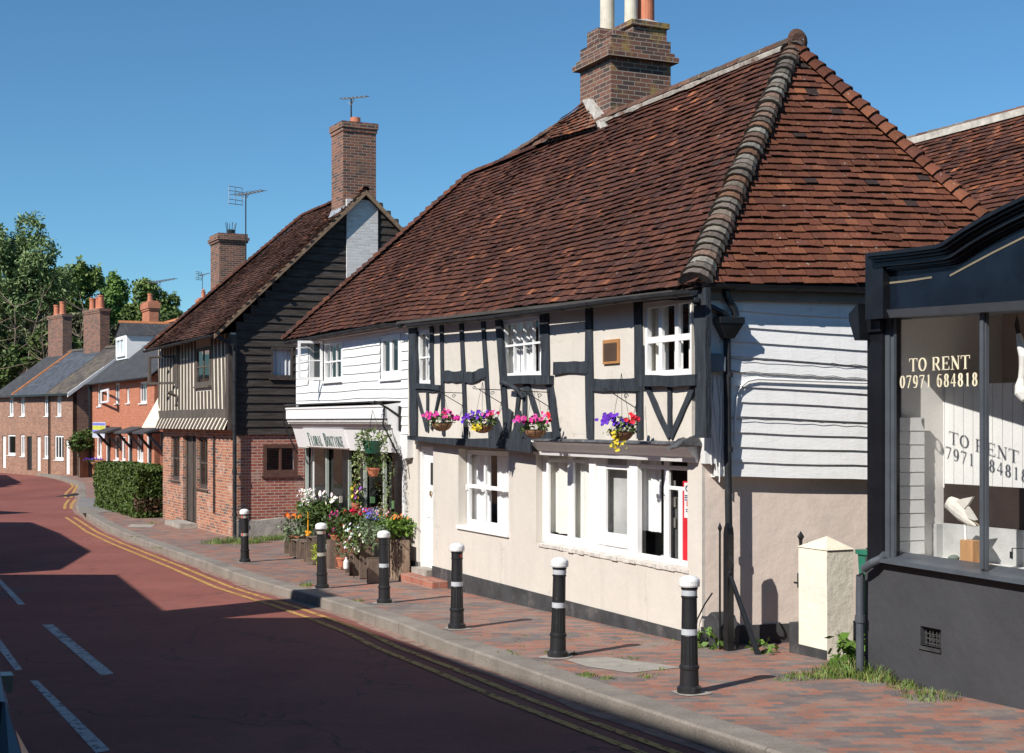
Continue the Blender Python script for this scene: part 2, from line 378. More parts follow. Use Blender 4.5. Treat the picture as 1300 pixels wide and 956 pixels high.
nz = nt.nodes.new('ShaderNodeTexNoise'); nz.inputs['Scale'].default_value = 1.6; nz.inputs['Detail'].default_value = 6; nt.links.new(tc.outputs['Object'], nz.inputs['Vector'])
vm = nt.nodes.new('ShaderNodeVectorMath'); vm.operation = 'ADD'; nt.links.new(tc.outputs['Object'], vm.inputs[0]); nt.links.new(nz.outputs['Color'], vm.inputs[1]); nt.links.new(vm.outputs[0], vr_.inputs['Vector'])
c = mixc(nt, ramp(nt, vr_.outputs['Distance'], .005, .0), c, (.09, .05, .045))
nt.links.new(c, p.inputs['Base Color']); p.inputs['Specular IOR Level'].default_value = .3
bumpn(nt, tex(nt, 120, 2), .7, .008, p); M_['road'] = m
def strip(name, m, L, Rr, dz, org=None, kind='structure'):
    b = MB()
    for y0, y1 in zip(YS, YS[1:]):
        b.poly([(L(y0), y0, G(y0) + dz), (Rr(y0), y0, G(y0) + dz), (Rr(y1), y1, G(y1) + dz), (L(y1), y1, G(y1) + dz)])
    return tag(b.build(name, m), kind=kind)
strip('road', M_['road'], lambda y: XK(y) - 7.6, lambda y: XK(y) + .02, -KH)
m, nt, p = newmat('brick_paving')
tc = nt.nodes.new('ShaderNodeTexCoord'); mp = nt.nodes.new('ShaderNodeMapping'); nt.links.new(tc.outputs['Object'], mp.inputs[0]); mp.inputs['Rotation'].default_value = (0, 0, math.radians(-2))
b = nt.nodes.new('ShaderNodeTexBrick'); nt.links.new(mp.outputs[0], b.inputs['Vector'])
for k, v in (('Scale', 1), ('Brick Width', .235), ('Row Height', .115), ('Mortar Size', .006), ('Bias', 0)): b.inputs[k].default_value = v
b.inputs['Color1'].default_value = (0, 0, 0, 1); b.inputs['Color2'].default_value = (1, 1, 1, 1); b.inputs['Mortar'].default_value = (.4, .4, .4, 1)
zone = tex(nt, .8, 3, stretch=(.45, 1.2, 1))
ad = N(nt, 'ShaderNodeMath', operation='MULTIPLY_ADD'); nt.links.new(zone, ad.inputs[0]); ad.inputs[1].default_value = 1.3; nt.links.new(b.outputs['Color'], ad.inputs[2])
cr = nt.nodes.new('ShaderNodeValToRGB'); e = cr.color_ramp.elements
sc_ = N(nt, 'ShaderNodeMath', operation='MULTIPLY'); nt.links.new(ad.outputs[0], sc_.inputs[0]); sc_.inputs[1].default_value = .5; nt.links.new(sc_.outputs[0], cr.inputs[0])
e[0].position = .25; e[0].color = (.125, .105, .105, 1); e[1].position = .85; e[1].color = (.36, .155, .105, 1)
for pz, cc in ((.46, (.16, .125, .12)), (.56, (.25, .135, .105)), (.68, (.31, .13, .085))):
    k = e.new(pz); k.color = (*cc, 1)
c = mixc(nt, b.outputs['Fac'], cr.outputs[0], (.17, .145, .125))
c = mixc(nt, ramp(nt, tex(nt, 2.2, 6, rough=.7), .45, .8), c, (.30, .25, .21))
c = mixc(nt, ramp(nt, tex(nt, 60, 3), .4, .8), c, mixc(nt, 1.0, c, (.7, .7, .7), 'MULTIPLY'))
nt.links.new(c, p.inputs['Base Color']); p.inputs['Roughness'].default_value = .85
bumpn(nt, tex(nt, 30, 4), .4, .006, p); M_['paving'] = m
KW = .32
def XI(y): return XK(y) + KW
strip('pavement', M_['paving'], XI, lambda y: XI(y) + 17, 0)
strip('far_side_pavement', mat('concrete_paving', (.26, .25, .23), .9, .2, 2), lambda y: XK(y) - 10.5, lambda y: XK(y) - 7.6, 0)
m, nt, p = newmat('kerb_stone')
c = mixc(nt, ramp(nt, tex(nt, 2, 5), .35, .7), (.20, .175, .15), (.29, .255, .22))
c = mixc(nt, ramp(nt, tex(nt, 45, 4, rough=.7), .4, .75), c, mixc(nt, 1.0, c, (.66, .64, .62), 'MULTIPLY'))
c = mixc(nt, ramp(nt, tex(nt, 5, 6, rough=.7), .60, .75), c, (.20, .17, .14))
nt.links.new(c, p.inputs['Base Color']); p.inputs['Roughness'].default_value = .9
bumpn(nt, tex(nt, 35, 5), .7, .012, p); M_['kerb'] = m
b = MB()
# kerb stones of about 0.9 m with open joints, following the kerb line
ys = [KL2[0].y]
while ys[-1] < 95: ys.append(ys[-1] + (.88 if ys[-1] < 45 else 2.2))
for y0, y1 in zip(ys, ys[1:]):
    ya, yb = y0 + .006, y1 - .006; jz = R.uniform(-.004, .004); jx = R.uniform(-.006, .006)
    h = KH if not (50 < y0 < 62) else .03
    A = [(XK(ya) + jx, ya, G(ya) - KH - .03), (XK(ya) + KW + .01, ya, G(ya) - KH - .03), (XK(yb) + KW + .01, yb, G(yb) - KH - .03), (XK(yb) + jx, yb, G(yb) - KH - .03)]
    dz = [jz + .004, jz + .008, jz + .008, jz + .004]
    B = [(a[0], a[1], a[2] + .03 + h + z) for a, z in zip(A, dz)]
    c1 = [(B[0][0], B[0][1], B[0][2] - .022), (B[3][0], B[3][1], B[3][2] - .022)]
    t0 = (B[0][0] + .02, B[0][1], B[0][2]); t3 = (B[3][0] + .02, B[3][1], B[3][2])
    b.poly([t0, B[1], B[2], t3]); b.poly([c1[0], t0, t3, c1[1]]); b.poly([A[0], c1[0], c1[1], A[3]])
    b.poly([A[0], A[1], B[1], t0, c1[0]]); b.poly([A[3], c1[1], t3, B[2], A[2]]); b.poly([A[1], A[2], B[2], B[1]])
tag(b.build('kerb', M_['kerb']), kind='structure')
# gutter grime between the double yellow lines and the kerb
M_['grit'] = mat('roadside_grit', (.27, .17, .13), .95, .35, 6, .7, 40, .008, dirt=(.40, .33, .26), dscale=7)
strip('gutter_grit', M_['grit'], lambda y: XK(y) - .17 - .03 * math.sin(y * 2.1) - .02 * math.sin(y * 5), lambda y: XK(y) + .01, -KH + .004)
def m_paint(name, c, lo=.52, hi=.68):
    m, nt, p = newmat(name)
    n = tex(nt, 9, 7, rough=.75); tr = nt.nodes.new('ShaderNodeBsdfTransparent'); mx = nt.nodes.new('ShaderNodeMixShader')
    nt.links.new(ramp(nt, n, lo, hi), mx.inputs[0]); nt.links.new(p.outputs[0], mx.inputs[1]); nt.links.new(tr.outputs[0], mx.inputs[2])
    nt.links.new(mixc(nt, ramp(nt, tex(nt, 40, 3), .3, .7), c, tuple(x * .75 for x in c)), p.inputs['Base Color']); p.inputs['Roughness'].default_value = .85
    nt.links.new(mx.outputs[0], nt.nodes['Material Output'].inputs[0]); return m
M_['yellow'] = m_paint('yellow_road_paint', (.56, .32, .09), .50, .64); M_['wpaint'] = m_paint('white_road_paint', (.50, .50, .48), .50, .66)
for off in (.30, .55):
    b = MB(); off_ = off
    for y0, y1 in zip(YS, YS[1:]):
        if y0 > 46: continue
        sgn = -1
        a, c = XK(y0) - off_ * 1.08, XK(y1) - off_ * 1.08
        b.poly([(a - .10, y0, G(y0) - KH + .008), (a, y0, G(y0) - KH + .008), (c, y1, G(y1) - KH + .008), (c - .10, y1, G(y1) - KH + .008)])
    tag(b.build('yellow_line', M_['yellow']), kind='structure')
for k, (pl, w) in enumerate((([(81, 632), (82, 626), (91, 618), (88, 611), (78, 606)], .12), ([(88, 632), (92, 624), (96, 617), (93, 611), (80, 606)], .12), ([(80, 646), (81, 640), (86, 634)], .12), ([(88, 646), (89, 640), (94, 634)], .12))):
    b = MB(); P = [gp(x, y, -KH + .008) for x, y in pl]
    for a, c in zip(P, P[1:]): b.poly([a, a + V((w, 0, 0)), c + V((w, 0, 0)), c])
    tag(b.build('yellow_line', M_['yellow']), kind='structure')
for pl in ([(53.3, 793), (67, 792.5), (144.5, 855), (128.5, 857.5)], [(-22, 718), (-17, 717.5), (32.5, 767.5), (23.5, 768)], [(-20, 800), (-8, 800), (28.5, 850), (19.5, 851)], [(38, 864), (48, 864), (140, 952), (122, 956)]):
    b = MB(); b.poly([gp(x, y, -KH + .004) for x, y in pl][::-1]); tag(b.build('white_line', M_['wpaint']), kind='structure')
# side driveway between hedge and cottages
M_['tarmac'] = mat('grey_tarmac', (.20, .185, .175), .92, .25, 1.5, .5, 60, .006, dirt=(.30, .27, .24), dscale=2)
b = MB(); b.poly([gp(x, y, .005) for x, y in [(104, 650), (99, 642), (103, 631), (152, 636), (154, 650)]][::-1]); tag(b.build('driveway', M_['tarmac']), kind='structure')
b = MB(); b.poly([gp(x, y, .009) for x, y in [(102, 651.5), (99, 644), (130, 647), (150, 645), (150, 648.5), (126, 651)]][::-1]); tag(b.build('driveway_edge', M_['kerb']), kind='structure')
for pl in ([(161, 669), (166, 665.5), (197, 666), (192, 669.5)], [(716, 837), (770, 834), (868, 847), (800, 854), (745, 846)]):
    b = MB(); b.poly([gp(x, y, .005) for x, y in pl][::-1]); tag(b.build('paving_patch', mat('patch_concrete', (.34, .31, .27), .9, .2, 5)), kind='structure')
b = MB(); rows = [-200, -50, 0, 13, 21, 29, 36, 50, 90, 200, 600, 2000]
for y0, y1 in zip(rows, rows[1:]):
    for x0, x1 in ((-1500, -200), (-200, 200), (200, 1500)):
        b.poly([(x0, y0, G(y0) - .28), (x1, y0, G(y0) - .28), (x1, y1, G(y1) - .28), (x0, y1, G(y1) - .28)])
tag(b.build('ground', mat('grass_ground', (.075, .085, .035), .95, .3, .5)), kind='structure')
# gully grate by the far kerb
gg = gp(91, 628.5, -KH + .01)
g = thing('drain_grate', 'dark iron gully grate in the road beside the far kerb', 'drain grate', gg)
b = MB(); b.box(gg.x - .28, gg.x + .28, gg.y - 1.3, gg.y + 1.3, gg.z, gg.z + .012); b.build('frame', M_['blackmatt'], g)
b = MB()
for k in range(9): b.box(gg.x - .22, gg.x + .22, gg.y - 1.15 + k * .27, gg.y - 1.05 + k * .27, gg.z + .012, gg.z + .02)
b.build('bars', M_['gutter'], g)
# ================================================================== roof helpers
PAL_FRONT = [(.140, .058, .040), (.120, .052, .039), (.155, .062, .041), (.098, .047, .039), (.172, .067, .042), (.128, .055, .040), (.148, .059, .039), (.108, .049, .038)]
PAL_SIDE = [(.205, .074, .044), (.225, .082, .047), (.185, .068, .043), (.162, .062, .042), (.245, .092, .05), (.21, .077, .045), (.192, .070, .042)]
ACC = [(.42, .155, .075), (.34, .125, .065), (.28, .105, .06), (.07, .045, .04), (.24, .095, .055)]
def tiles(mb, pos, LU, LS, inside, pal, acc=.02, w=.165, e=.113, sag=.045, dl=.010, seed=1):
    """courses of individual clay tiles; pos(u,s) in metres along eave and up slope -> point"""
    rr = random.Random(seed); nr = int(LS / e)
    def P(u, s, h, nrm): 
        p = V(pos(u, s)); return p + nrm * (h + sag * noise.noise(V((u * .45, s * .5, seed))))
    for k in range(nr + 1):
        s = k * e + rr.uniform(-.006, .006); off = (k % 2) * w / 2 + rr.uniform(-.01, .01)
        for j in range(-1, int(LU / w) + 2):
            u = j * w + off
            if not inside(u + w / 2, s + e * .5): continue
            a = V(pos(u, s)); nrm = (V(pos(u + .1, s)) - a).cross(V(pos(u, s + .1)) - a).normalized()
            lift = .044 + rr.uniform(-dl, dl); lift2 = lift + rr.uniform(-.005, .005); ds = rr.uniform(-.011, .011)
            if rr.random() < .012: lift += .02; ds -= .02
            g = .004
            fl = P(u + g, s + ds, lift, nrm); fr = P(u + w - g, s + ds, lift2, nrm); bl = P(u + g, s + e * 1.18, .012, nrm); br = P(u + w - g, s + e * 1.18, .012, nrm)
            fl0 = P(u + g, s + ds, lift - .014, nrm); fr0 = P(u + w - g, s + ds, lift2 - .014, nrm)
            zn = noise.noise(V((u * .5, s * .7, seed + 5)))
            c = rr.choice(pal); f = rr.uniform(.82, 1.2) * (1 + .25 * zn)
            c = tuple(x * f for x in c)
            if rr.random() < acc * (1 + 2 * zn): c = rr.choice(ACC)
            mb.col = c
            mb.poly([fl, fr, br, bl]); mb.poly([fl0, fr0, fr, fl]); mb.poly([fl0, fl, bl]); mb.poly([fr, fr0, br])
    mb.col = (1, 1, 1)
def hiptiles(mb, A, B, r=.12, step=.14, pal=None, flare=.04, seed=3, mort=True, lump=0, sag=None, tap=0):
    """overlapping half-round tiles from low end A to high end B"""
    rr = random.Random(seed); A, B = V(A), V(B); L = (B - A).length; d = (B - A).normalized(); side = d.cross(V((0, 0, 1))).normalized(); up = side.cross(d).normalized()
    n = max(1, int(L / step)); pal = pal or PAL_SIDE; K = 7
    for i in range(n):
        p0 = A + d * (i * L / n - .02); p1 = A + d * ((i + 1) * L / n + .05); jr = rr.uniform(-.008, .008) + lump * rr.random(); tw = rr.uniform(-.05, .05)
        if sag: p0 = p0 + sag(i / n); p1 = p1 + sag((i + 1) / n)
        rt = r * (1 + tap * (.55 - i / n)); r0, r1 = rt + flare + jr, rt + jr * .5
        f = rr.uniform(.75, 1.25)
        def ring(p, q, h): return [p + side * math.cos(math.pi * (k / (K - 1)) + tw) * q + up * (math.sin(math.pi * k / (K - 1)) * q * .85 + h) for k in range(K)]
        a, b_, a2 = ring(p0, r0, -.04), ring(p1, r1, -.045), ring(p0, r0 - .018, -.04)
        mb.col = tuple(x * f for x in rr.choice(pal))
        for k in range(K - 1):
            mb.poly([a[k], b_[k], b_[k + 1], a[k + 1]], smooth=True)
        for k in range(K - 1): mb.poly([a2[k], a[k], a[k + 1], a2[k + 1]])
        if mort:
            g = rr.uniform(.7, 1.1); mb.col = (.34 * g, .32 * g, .28 * g)
            a3 = ring(p0 + d * .012, r0 - .018, -.045); c0 = p0 + d * .012 - up * .1
            for k in range(K - 1): mb.poly([c0, a3[k], a3[k + 1]])
    mb.col = (1, 1, 1)
def chimney(parent, fr, x0, x1, y0, y1, z0, ztop, m, pots=(), bands=((.16, .07, .10),), taper=0, name='chimney'):
    """stack with corbelled bands; bands = (drop from top, out, height)"""
    b = MB(fr); b.box(x0, x1, y0, y1, z0, ztop)
    for dr, out, h in bands: b.box(x0 - out, x1 + out, y0 - out, y1 + out, ztop - dr - h, ztop - dr)
    o = b.build(name, m, parent)
    for (cx, cy, r, h, mm, cap) in pots:
        b = MB(fr); zt = ztop - .01
        b.lathe([(r * 1.12, zt - .02), (r * 1.12, zt + .08), (r, zt + .12), (r * .92, zt + h - .1), (r * 1.08, zt + h - .08), (r * 1.08, zt + h), (r * .8, zt + h), (r * .78, zt + h - .2)], (cx, cy, 0), 16)
        if cap:
            b.tube([(cx, cy, zt + h - .02), (cx, cy, zt + h + .08)], r * .5)
            b.lathe([(r * .95, zt + h + .08), (r * .5, zt + h + .17), (.01, zt + h + .2)], (cx, cy, 0), 12)
        b.build('chimney_pot', mm, o)
    b = MB(fr)
    b.poly([(x0, y0, ztop + .004), (x1, y0, ztop + .004), ((x0 + x1) / 2, (y0 + y1) / 2, ztop + .09)]); b.poly([(x1, y0, ztop + .004), (x1, y1, ztop + .004), ((x0 + x1) / 2, (y0 + y1) / 2, ztop + .09)])
    b.poly([(x1, y1, ztop + .004), (x0, y1, ztop + .004), ((x0 + x1) / 2, (y0 + y1) / 2, ztop + .09)]); b.poly([(x0, y1, ztop + .004), (x0, y0, ztop + .004), ((x0 + x1) / 2, (y0 + y1) / 2, ztop + .09)])
    b.build('flaunching', M_['mortar'], o)
    return o
def window(parent, fr, x0, x1, z0, z1, v, cols=2, rows=2, fw=.05, bw=.025, fm='white', curtain=None, sill=None, dep=.06, name='window', room=None, xs=None, zs=None, label=None):
    """frame with glazing bars at depth v (front face); pane and curtain are its sub-parts"""
    b = MB(fr)
    b.box(x0, x1, v, v + dep, z0, z0 + fw * 1.3); b.box(x0, x1, v, v + dep, z1 - fw, z1); b.box(x0, x0 + fw, v + .001, v + dep, z0 + fw * 1.3, z1 - fw); b.box(x1 - fw, x1, v + .001, v + dep, z0 + fw * 1.3, z1 - fw)
    for t in (xs if xs is not None else [k / cols for k in range(1, cols)]):
        q = x0 + (x1 - x0) * t; b.box(q - bw / 2, q + bw / 2, v + .012, v + dep - .01, z0 + fw, z1 - fw + .003)
    for t in (zs if zs is not None else [k / rows for k in range(1, rows)]):
        q = z0 + (z1 - z0) * t; b.box(x0 + fw - .003, x1 - fw + .003, v + .009, v + dep - .007, q - bw / 2, q + bw / 2)
    if sill: b.box(x0 - .05, x1 + .05, v - sill, v + .05, z0 - .05, z0 - .002)
    o = b.build(name, M_[fm], parent)
    if label: o['label'] = label
    b = MB(fr); b.poly([(x0 + fw * .5, v + dep * .55, z0 + fw * .5), (x1 - fw * .5, v + dep * .55, z0 + fw * .5), (x1 - fw * .5, v + dep * .55, z1 - fw * .5), (x0 + fw * .5, v + dep * .55, z1 - fw * .5)])
    b.build('pane', M_['glass'], o)
    if curtain:
        for (c0, c1, mm, zb) in curtain:
            b = MB(fr); n = max(6, int((c1 - c0) * (x1 - x0) / .025)); ph = R.uniform(0, 6)
            for k in range(n):
                ua, ub = c0 + (c1 - c0) * k / n, c0 + (c1 - c0) * (k + 1) / n
                ya, yb = [v + .14 + .022 * math.sin(ph + t * (x1 - x0) * 55) + .012 * math.sin(t * (x1 - x0) * 23) for t in (ua, ub)]
                b.poly([(x0 + ua * (x1 - x0), ya, z0 + zb * (z1 - z0)), (x0 + ub * (x1 - x0), yb, z0 + zb * (z1 - z0)), (x0 + ub * (x1 - x0), yb * .97 + .03 * v, z1), (x0 + ua * (x1 - x0), ya * .97 + .03 * v, z1)], smooth=True)
            b.build('curtain', M_[mm], o)
    return o
def rect(fr, v, pxl, pxr, pyt, pyb):
    m = (pxl + pxr) / 2; x0, x1 = fr.x(pxl, v), fr.x(pxr, v)
    return (x0, x1, fr.z(m, pyb, v), fr.z(m, pyt, v))
def rpoly(r): return [(r[0], r[2]), (r[1], r[2]), (r[1], r[3]), (r[0], r[3])]
# ------------------------------------------------------------------ hand-drawn serif lettering
GL = {
 'T': [('l', .5, 0, .5, 1, .17), ('l', .02, .97, .98, .97, .06), ('s', .5, 0), ('v', .04, .97), ('v', .96, .97)],
 'O': [('e', .5, .5, .42, .47, 0, 360)], '0': [('e', .5, .5, .34, .47, 0, 360)],
 'R': [('l', .22, 0, .22, 1, .17), ('s', .22, 0), ('l', .08, .97, .55, .97, .06), ('l', .25, .5, .55, .5, .05), ('a', .55, .735, .27, .235, -90, 90), ('l', .5, .5, .86, .02, .16), ('l', .8, .02, .98, .02, .05)],
 'E': [('l', .25, 0, .25, 1, .17), ('l', .08, .97, .86, .97, .06), ('l', .08, .03, .88, .03, .06), ('l', .25, .5, .66, .5, .05), ('v', .85, .97), ('u', .88, .03), ('l', .66, .38, .66, .62, .05)],
 'N': [('l', .17, 0, .17, 1, .06), ('l', .83, 0, .83, 1, .06), ('l', .15, .98, .83, .04, .18), ('s', .17, 0), ('l', .70, .98, .96, .98, .045), ('l', .02, .98, .22, .98, .045)],
 '7': [('l', .12, .95, .88, .95, .11), ('l', .84, .93, .38, 0, .12), ('l', .12, .8, .12, .95, .05)],
 '9': [('e', .5, .66, .31, .31, 0, 360), ('a', .45, .55, .38, .55, -75, 20), ('l', .18, .06, .5, .03, .06)],
 '6': [('e', .5, .34, .31, .31, 0, 360), ('a', .55, .45, .38, .55, 105, 200), ('l', .5, .97, .82, .94, .06)],
 '1': [('l', .5, 0, .5, 1, .16), ('s', .5, 0), ('l', .3, .87, .5, .97, .05)],
 '8': [('e', .5, .74, .25, .235, 0, 360), ('e', .5, .27, .31, .25, 0, 360)],
 '4': [('l', .64, 0, .64, 1, .15), ('l', .1, .3, .9, .3, .1), ('l', .62, .98, .12, .32, .05)],
 'F': [('l', .25, 0, .25, 1, .17), ('l', .08, .97, .86, .97, .06), ('l', .25, .5, .66, .5, .05), ('s', .25, 0), ('v', .85, .97)],
 'L': [('l', .25, 0, .25, 1, .17), ('l', .08, .03, .88, .03, .06), ('u', .88, .03), ('l', .1, .97, .42, .97, .05)],
 'A': [('l', .1, 0, .5, 1, .06), ('l', .88, 0, .5, 1, .16), ('l', .25, .34, .75, .34, .05), ('s', .1, 0), ('s', .88, 0)],
 'B': [('l', .25, 0, .25, 1, .17), ('l', .08, .97, .55, .97, .06), ('l', .08, .03, .58, .03, .06), ('l', .25, .52, .55, .52, .05), ('a', .55, .745, .24, .225, -90, 90), ('a', .58, .275, .28, .245, -90, 90)],
 'U': [('l', .2, .3, .2, 1, .16), ('l', .82, .3, .82, 1, .06), ('a', .51, .32, .31, .3, 180, 360), ('l', .05, .97, .36, .97, .05), ('l', .68, .97, .96, .97, .05)],
 'I': [('l', .5, 0, .5, 1, .17), ('s', .5, 0), ('l', .33, .97, .67, .97, .05)],
 'Q': [('e', .5, .5, .42, .47, 0, 360), ('l', .5, .12, .92, -.22, .12)],
 'G': [('a', .5, .5, .42, .47, 45, 345), ('l', .82, .1, .82, .45, .13), ('l', .62, .46, .98, .46, .05)],
}
def lettering(mb, fr, text, x0, z0, w, h, v, th=.006, bold=1.0, gap=.0):
    n = len(text); cw = w / n
    def seg(ax, az, bx, bz, t0, t1, ox, cwid):
        a = V((ox + ax * cwid, z0 + az * h)); b = V((ox + bx * cwid, z0 + bz * h)); d = (b - a)
        if d.length < 1e-6: return
        d.normalize(); nn = V((-d.y, d.x))
        mb.ext([tuple(a + nn * t0), tuple(b + nn * t1), tuple(b - nn * t1), tuple(a - nn * t0)], v, v + th)
    for i, ch in enumerate(text):
        if ch not in GL: continue
        ox = x0 + i * cw + cw * .04; cwid = cw * .92; un = min(cwid, h * .75) * bold
        for g in GL[ch]:
            if g[0] == 'l': seg(g[1], g[2], g[3], g[4], g[5] * un / 2, g[5] * un / 2, ox, cwid)
            elif g[0] == 's': seg(g[1] - .17, .02, g[1] + .17, .02, .05 * un / 2, .05 * un / 2, ox, cwid)
            elif g[0] == 'v': seg(g[1], .98, g[1], .74, .06 * un / 2, .03 * un / 2, ox, cwid)
            elif g[0] == 'u': seg(g[1], .02, g[1], .26, .06 * un / 2, .03 * un / 2, ox, cwid)
            else:
                cx, cy, rx, ry, a0, a1 = g[1:7]; K = max(6, int(abs(a1 - a0) / 15))
                for k in range(K):
                    t0, t1 = math.radians(a0 + (a1 - a0) * k / K), math.radians(a0 + (a1 - a0) * (k + 1) / K)
                    w0, w1 = [(.07 + .13 * abs(math.cos(t))) * un / 2 for t in (t0, t1)]
                    rx2 = rx - .04
                    seg(cx + rx2 * math.cos(t0), cy + ry * math.sin(t0), cx + rx2 * math.cos(t1), cy + ry * math.sin(t1), w0, w1, ox, cwid)
# ================================================================== timber framed house (main)
M = Fr(1.992, 16.6, -65.25)
SD = Fr(2.175, 16.215, 15.5)           # its right hand side wall
house = thing('timber_framed_house', 'cream cottage with dark timber framing, white windows and a steep tiled roof', 'house', M.w(-4.5, 2.5, -.05))
XL = M.x(515.5, 0)                    # where the white boarded part begins
XLu = M.x(518, -.15)
XC = .43
JZ = 2.245                             # underside of the jetty
# --- ground floor
door_r = (M.x(530.5), M.x(549.8), M.z(540, 723), M.z(540, 567))
sash_r = (M.x(582), M.x(645.5), M.z(614, 674), M.z(614, 571))
long_r = (M.x(680.7), M.x(872.8), .765, M.z(780, 577))
b = MB(M); b.wall([(XL, -.5), (XC, -.5), (XC, JZ + .1), (XL, JZ + .1)], [rpoly(door_r), rpoly(sash_r), rpoly(long_r)], 0, .28)
b.build('wall', M_['cream'], house, 0)
b = MB(M); x0, x1 = XL, door_r[0]
zpl = lambda x: M.z(560, 721) + (M.z(865, 799.8) - M.z(560, 721)) * (x - M.x(560)) / (M.x(865) - M.x(560))
b.ext([(x0, -.45), (x1, -.45), (x1, zpl(x1)), (x0, zpl(x0))], -.018, .05); b.ext([(door_r[1], -.45), (XC + .02, -.45), (XC + .02, zpl(XC)), (door_r[1], zpl(door_r[1]))], -.02, .05)
b.build('plinth', M_['blackmatt'], house)
b = MB(SD); b.wall([(0, -.5), (5.6, -.5), (5.6, 2.05), (0, 2.05)], [], .002, .25); b.build('side_wall', M_['pink'], house)
b = MB(SD); b.box(-.01, 5.6, -.02, .02, -.5, .15); b.build('side_plinth', M_['blackmatt'], house)
b = MB(M)
b.box(XL + .01, .3, 4.9, 5.1, -.5, 4.05); b.box(XL + .01, XL + .2, .1, 5.0, -.5, 4.1); b.build('rear_wall', M_['pink'], house)
b = MB(M)
b.box(XL + .2, 0.2, 1.7, 1.8, -.4, 4.0); b.box(XL + .2, .2, .3, 1.7, 2.2, 2.3); b.build('room_partition', mat('grey_green_room', (.16, .18, .17), .9, .15, 2, 0), house)
b = MB(M); b.box(-1.35, -.75, .5, .75, .75, .80); b.box(-1.25, -.85, .55, .7, .2, .75); b.build('side_table', M_['white'], house)
# ground-floor door
b = MB(M); z0, z1 = door_r[2], door_r[3]
b.box(door_r[0], door_r[0] + .07, .05, .2, z0, z1); b.box(door_r[1] - .07, door_r[1], .05, .2, z0, z1); b.box(door_r[0] + .07, door_r[1] - .07, .05, .2, z1 - .07, z1)
b.build('door_frame', M_['white'], house)
b = MB(M); dx0, dx1 = door_r[0] + .07, door_r[1] - .07
b.box(dx0, dx1, .10, .15, z0 + .02, z1 - .07)
for (a0, a1, c0, c1) in ((.12, .46, .06, .34), (.54, .88, .06, .34), (.12, .46, .42, .60), (.54, .88, .42, .60)):
    b.box(dx0 + (dx1 - dx0) * a0, dx0 + (dx1 - dx0) * a1, .09, .12, z0 + (z1 - z0) * c0, z0 + (z1 - z0) * c1)
dr = b.build('door', M_['white'], house, .006)
b = MB(M); b.box(dx0 + .30, dx0 + .42, .088, .12, M.z(547, 616), M.z(547, 588)); b.build('pane', M_['darkroom'], dr)
b = MB(M); b.tube([(dx0 + .36, .07, M.z(547, 624)), (dx0 + .36, .06, M.z(547, 627)), (dx0 + .36, .07, M.z(547, 631))], .018, 8); b.build('door_knocker', tintm('brass', (.45, .30, .12), .35, metal=.8), dr)
st = thing('door_step', 'red brick step in front of the white cottage door', 'step', gp(527, 738))
s0, s1 = M.x(508, -.3), M.x(548.5, -.3); STZ = G(24.3) + .15
b = MB(M); b.box(s0, s1, -.30, -.02, -.5, STZ); b.build('step_body', brick('step_brick', (.36, .12, .08), (.46, .18, .12), (.30, .22, .18), bw=.22, rh=.11), st, .01)
b = MB(M); b.box(door_r[0], door_r[1], -.12, .1, STZ + .002, max(STZ + .03, door_r[2] + .02)); b.build('threshold', M_['stone'], st)
# sash window
wx0, wx1, wz0, wz1 = sash_r
b = MB(M); v = .14
w_ = window(house, M, wx0 + .02, wx1 - .02, wz0 + .03, wz1 - .02, v, fw=.07, bw=.06, xs=[.36], zs=[.52], dep=.055, curtain=[(0, .36, 'net', 0), (.45, .80, 'net', 0)], label='two-light white sash window beside the door')
b = MB(M); b.box(wx0 - .03, wx1 + .03, -.035, .14, wz0 - .03, wz0 + .025); b.build('sill', M_['white'], w_)
b = MB(M); q = wx0 + (wx1 - wx0) * .36
for xx in (q, wx1 - .06, wx0 + .05):
    b = MB(M); b.box(xx - .03, xx + .03, v - .025, v + .02, wz0 + (wz1 - wz0) * .47, wz0 + (wz1 - wz0) * .54); b.build('sash_horn', M_['white'], w_)
# long shop-type window: three lights, wide posts
v = .10; DPT = .045
lw = MB(M)
def X(p): return M.x(p, v)
zt0, zb0 = long_r[3], long_r[2]
def Zt(p, y): return M.z(p, y, v)
zb = zb0 + .02
lw.box(X(688.7), X(695.8), v, v + DPT, zb, zt0); lw.box(X(719.8), X(727), v + .005, v + DPT, zb + .1, zt0 - .04)
lw.box(X(750), X(758), v - .03, v + DPT, zb, zt0); lw.box(X(758), X(768.7), v + .0, v + DPT - .004, zb, zt0 - .03)
lw.box(X(796), X(801), v + .0, v + DPT - .004, zb, zt0 - .03); lw.box(X(801), X(811.5), v - .03, v + DPT, zb, zt0)
lw.box(X(842), X(848), v + .005, v + DPT, zb + .03, zt0 - .04); lw.box(X(860), X(864.7), v + .01, v + DPT, zb + .03, zt0 - .37)
lw.box(long_r[0], long_r[1], v - .005, v + DPT, zt0 - .05, zt0 + .02)
lw.box(X(695), X(751), v + .008, v + DPT - .002, zb, zb + .13); lw.box(X(758), X(801), v + .008, v + DPT - .003, zb, zb + .27); lw.box(X(758), X(801), v - .012, v + .03, zb + .10, zb + .13)
lw.box(X(811), long_r[1] + .2, v + .008, v + DPT - .002, zb, zb + .07)
lw.box(X(695), X(751), v + .012, v + DPT - .002, zt0 - .14, zt0 - .10); lw.box(X(758), X(801), v + .012, v + DPT - .003, zt0 - .2, zt0 - .14); lw.box(X(811), long_r[1] + .2, v + .012, v + DPT - .002, zt0 - .16, zt0 - .11)
lw.box(X(848), long_r[1] + .2, v + .014, v + DPT - .002, zt0 - .40, zt0 - .355)
lo = lw.build('window', M_['white'], house, .006); lo['label'] = 'long white ground floor window with curtains and a red notice board'
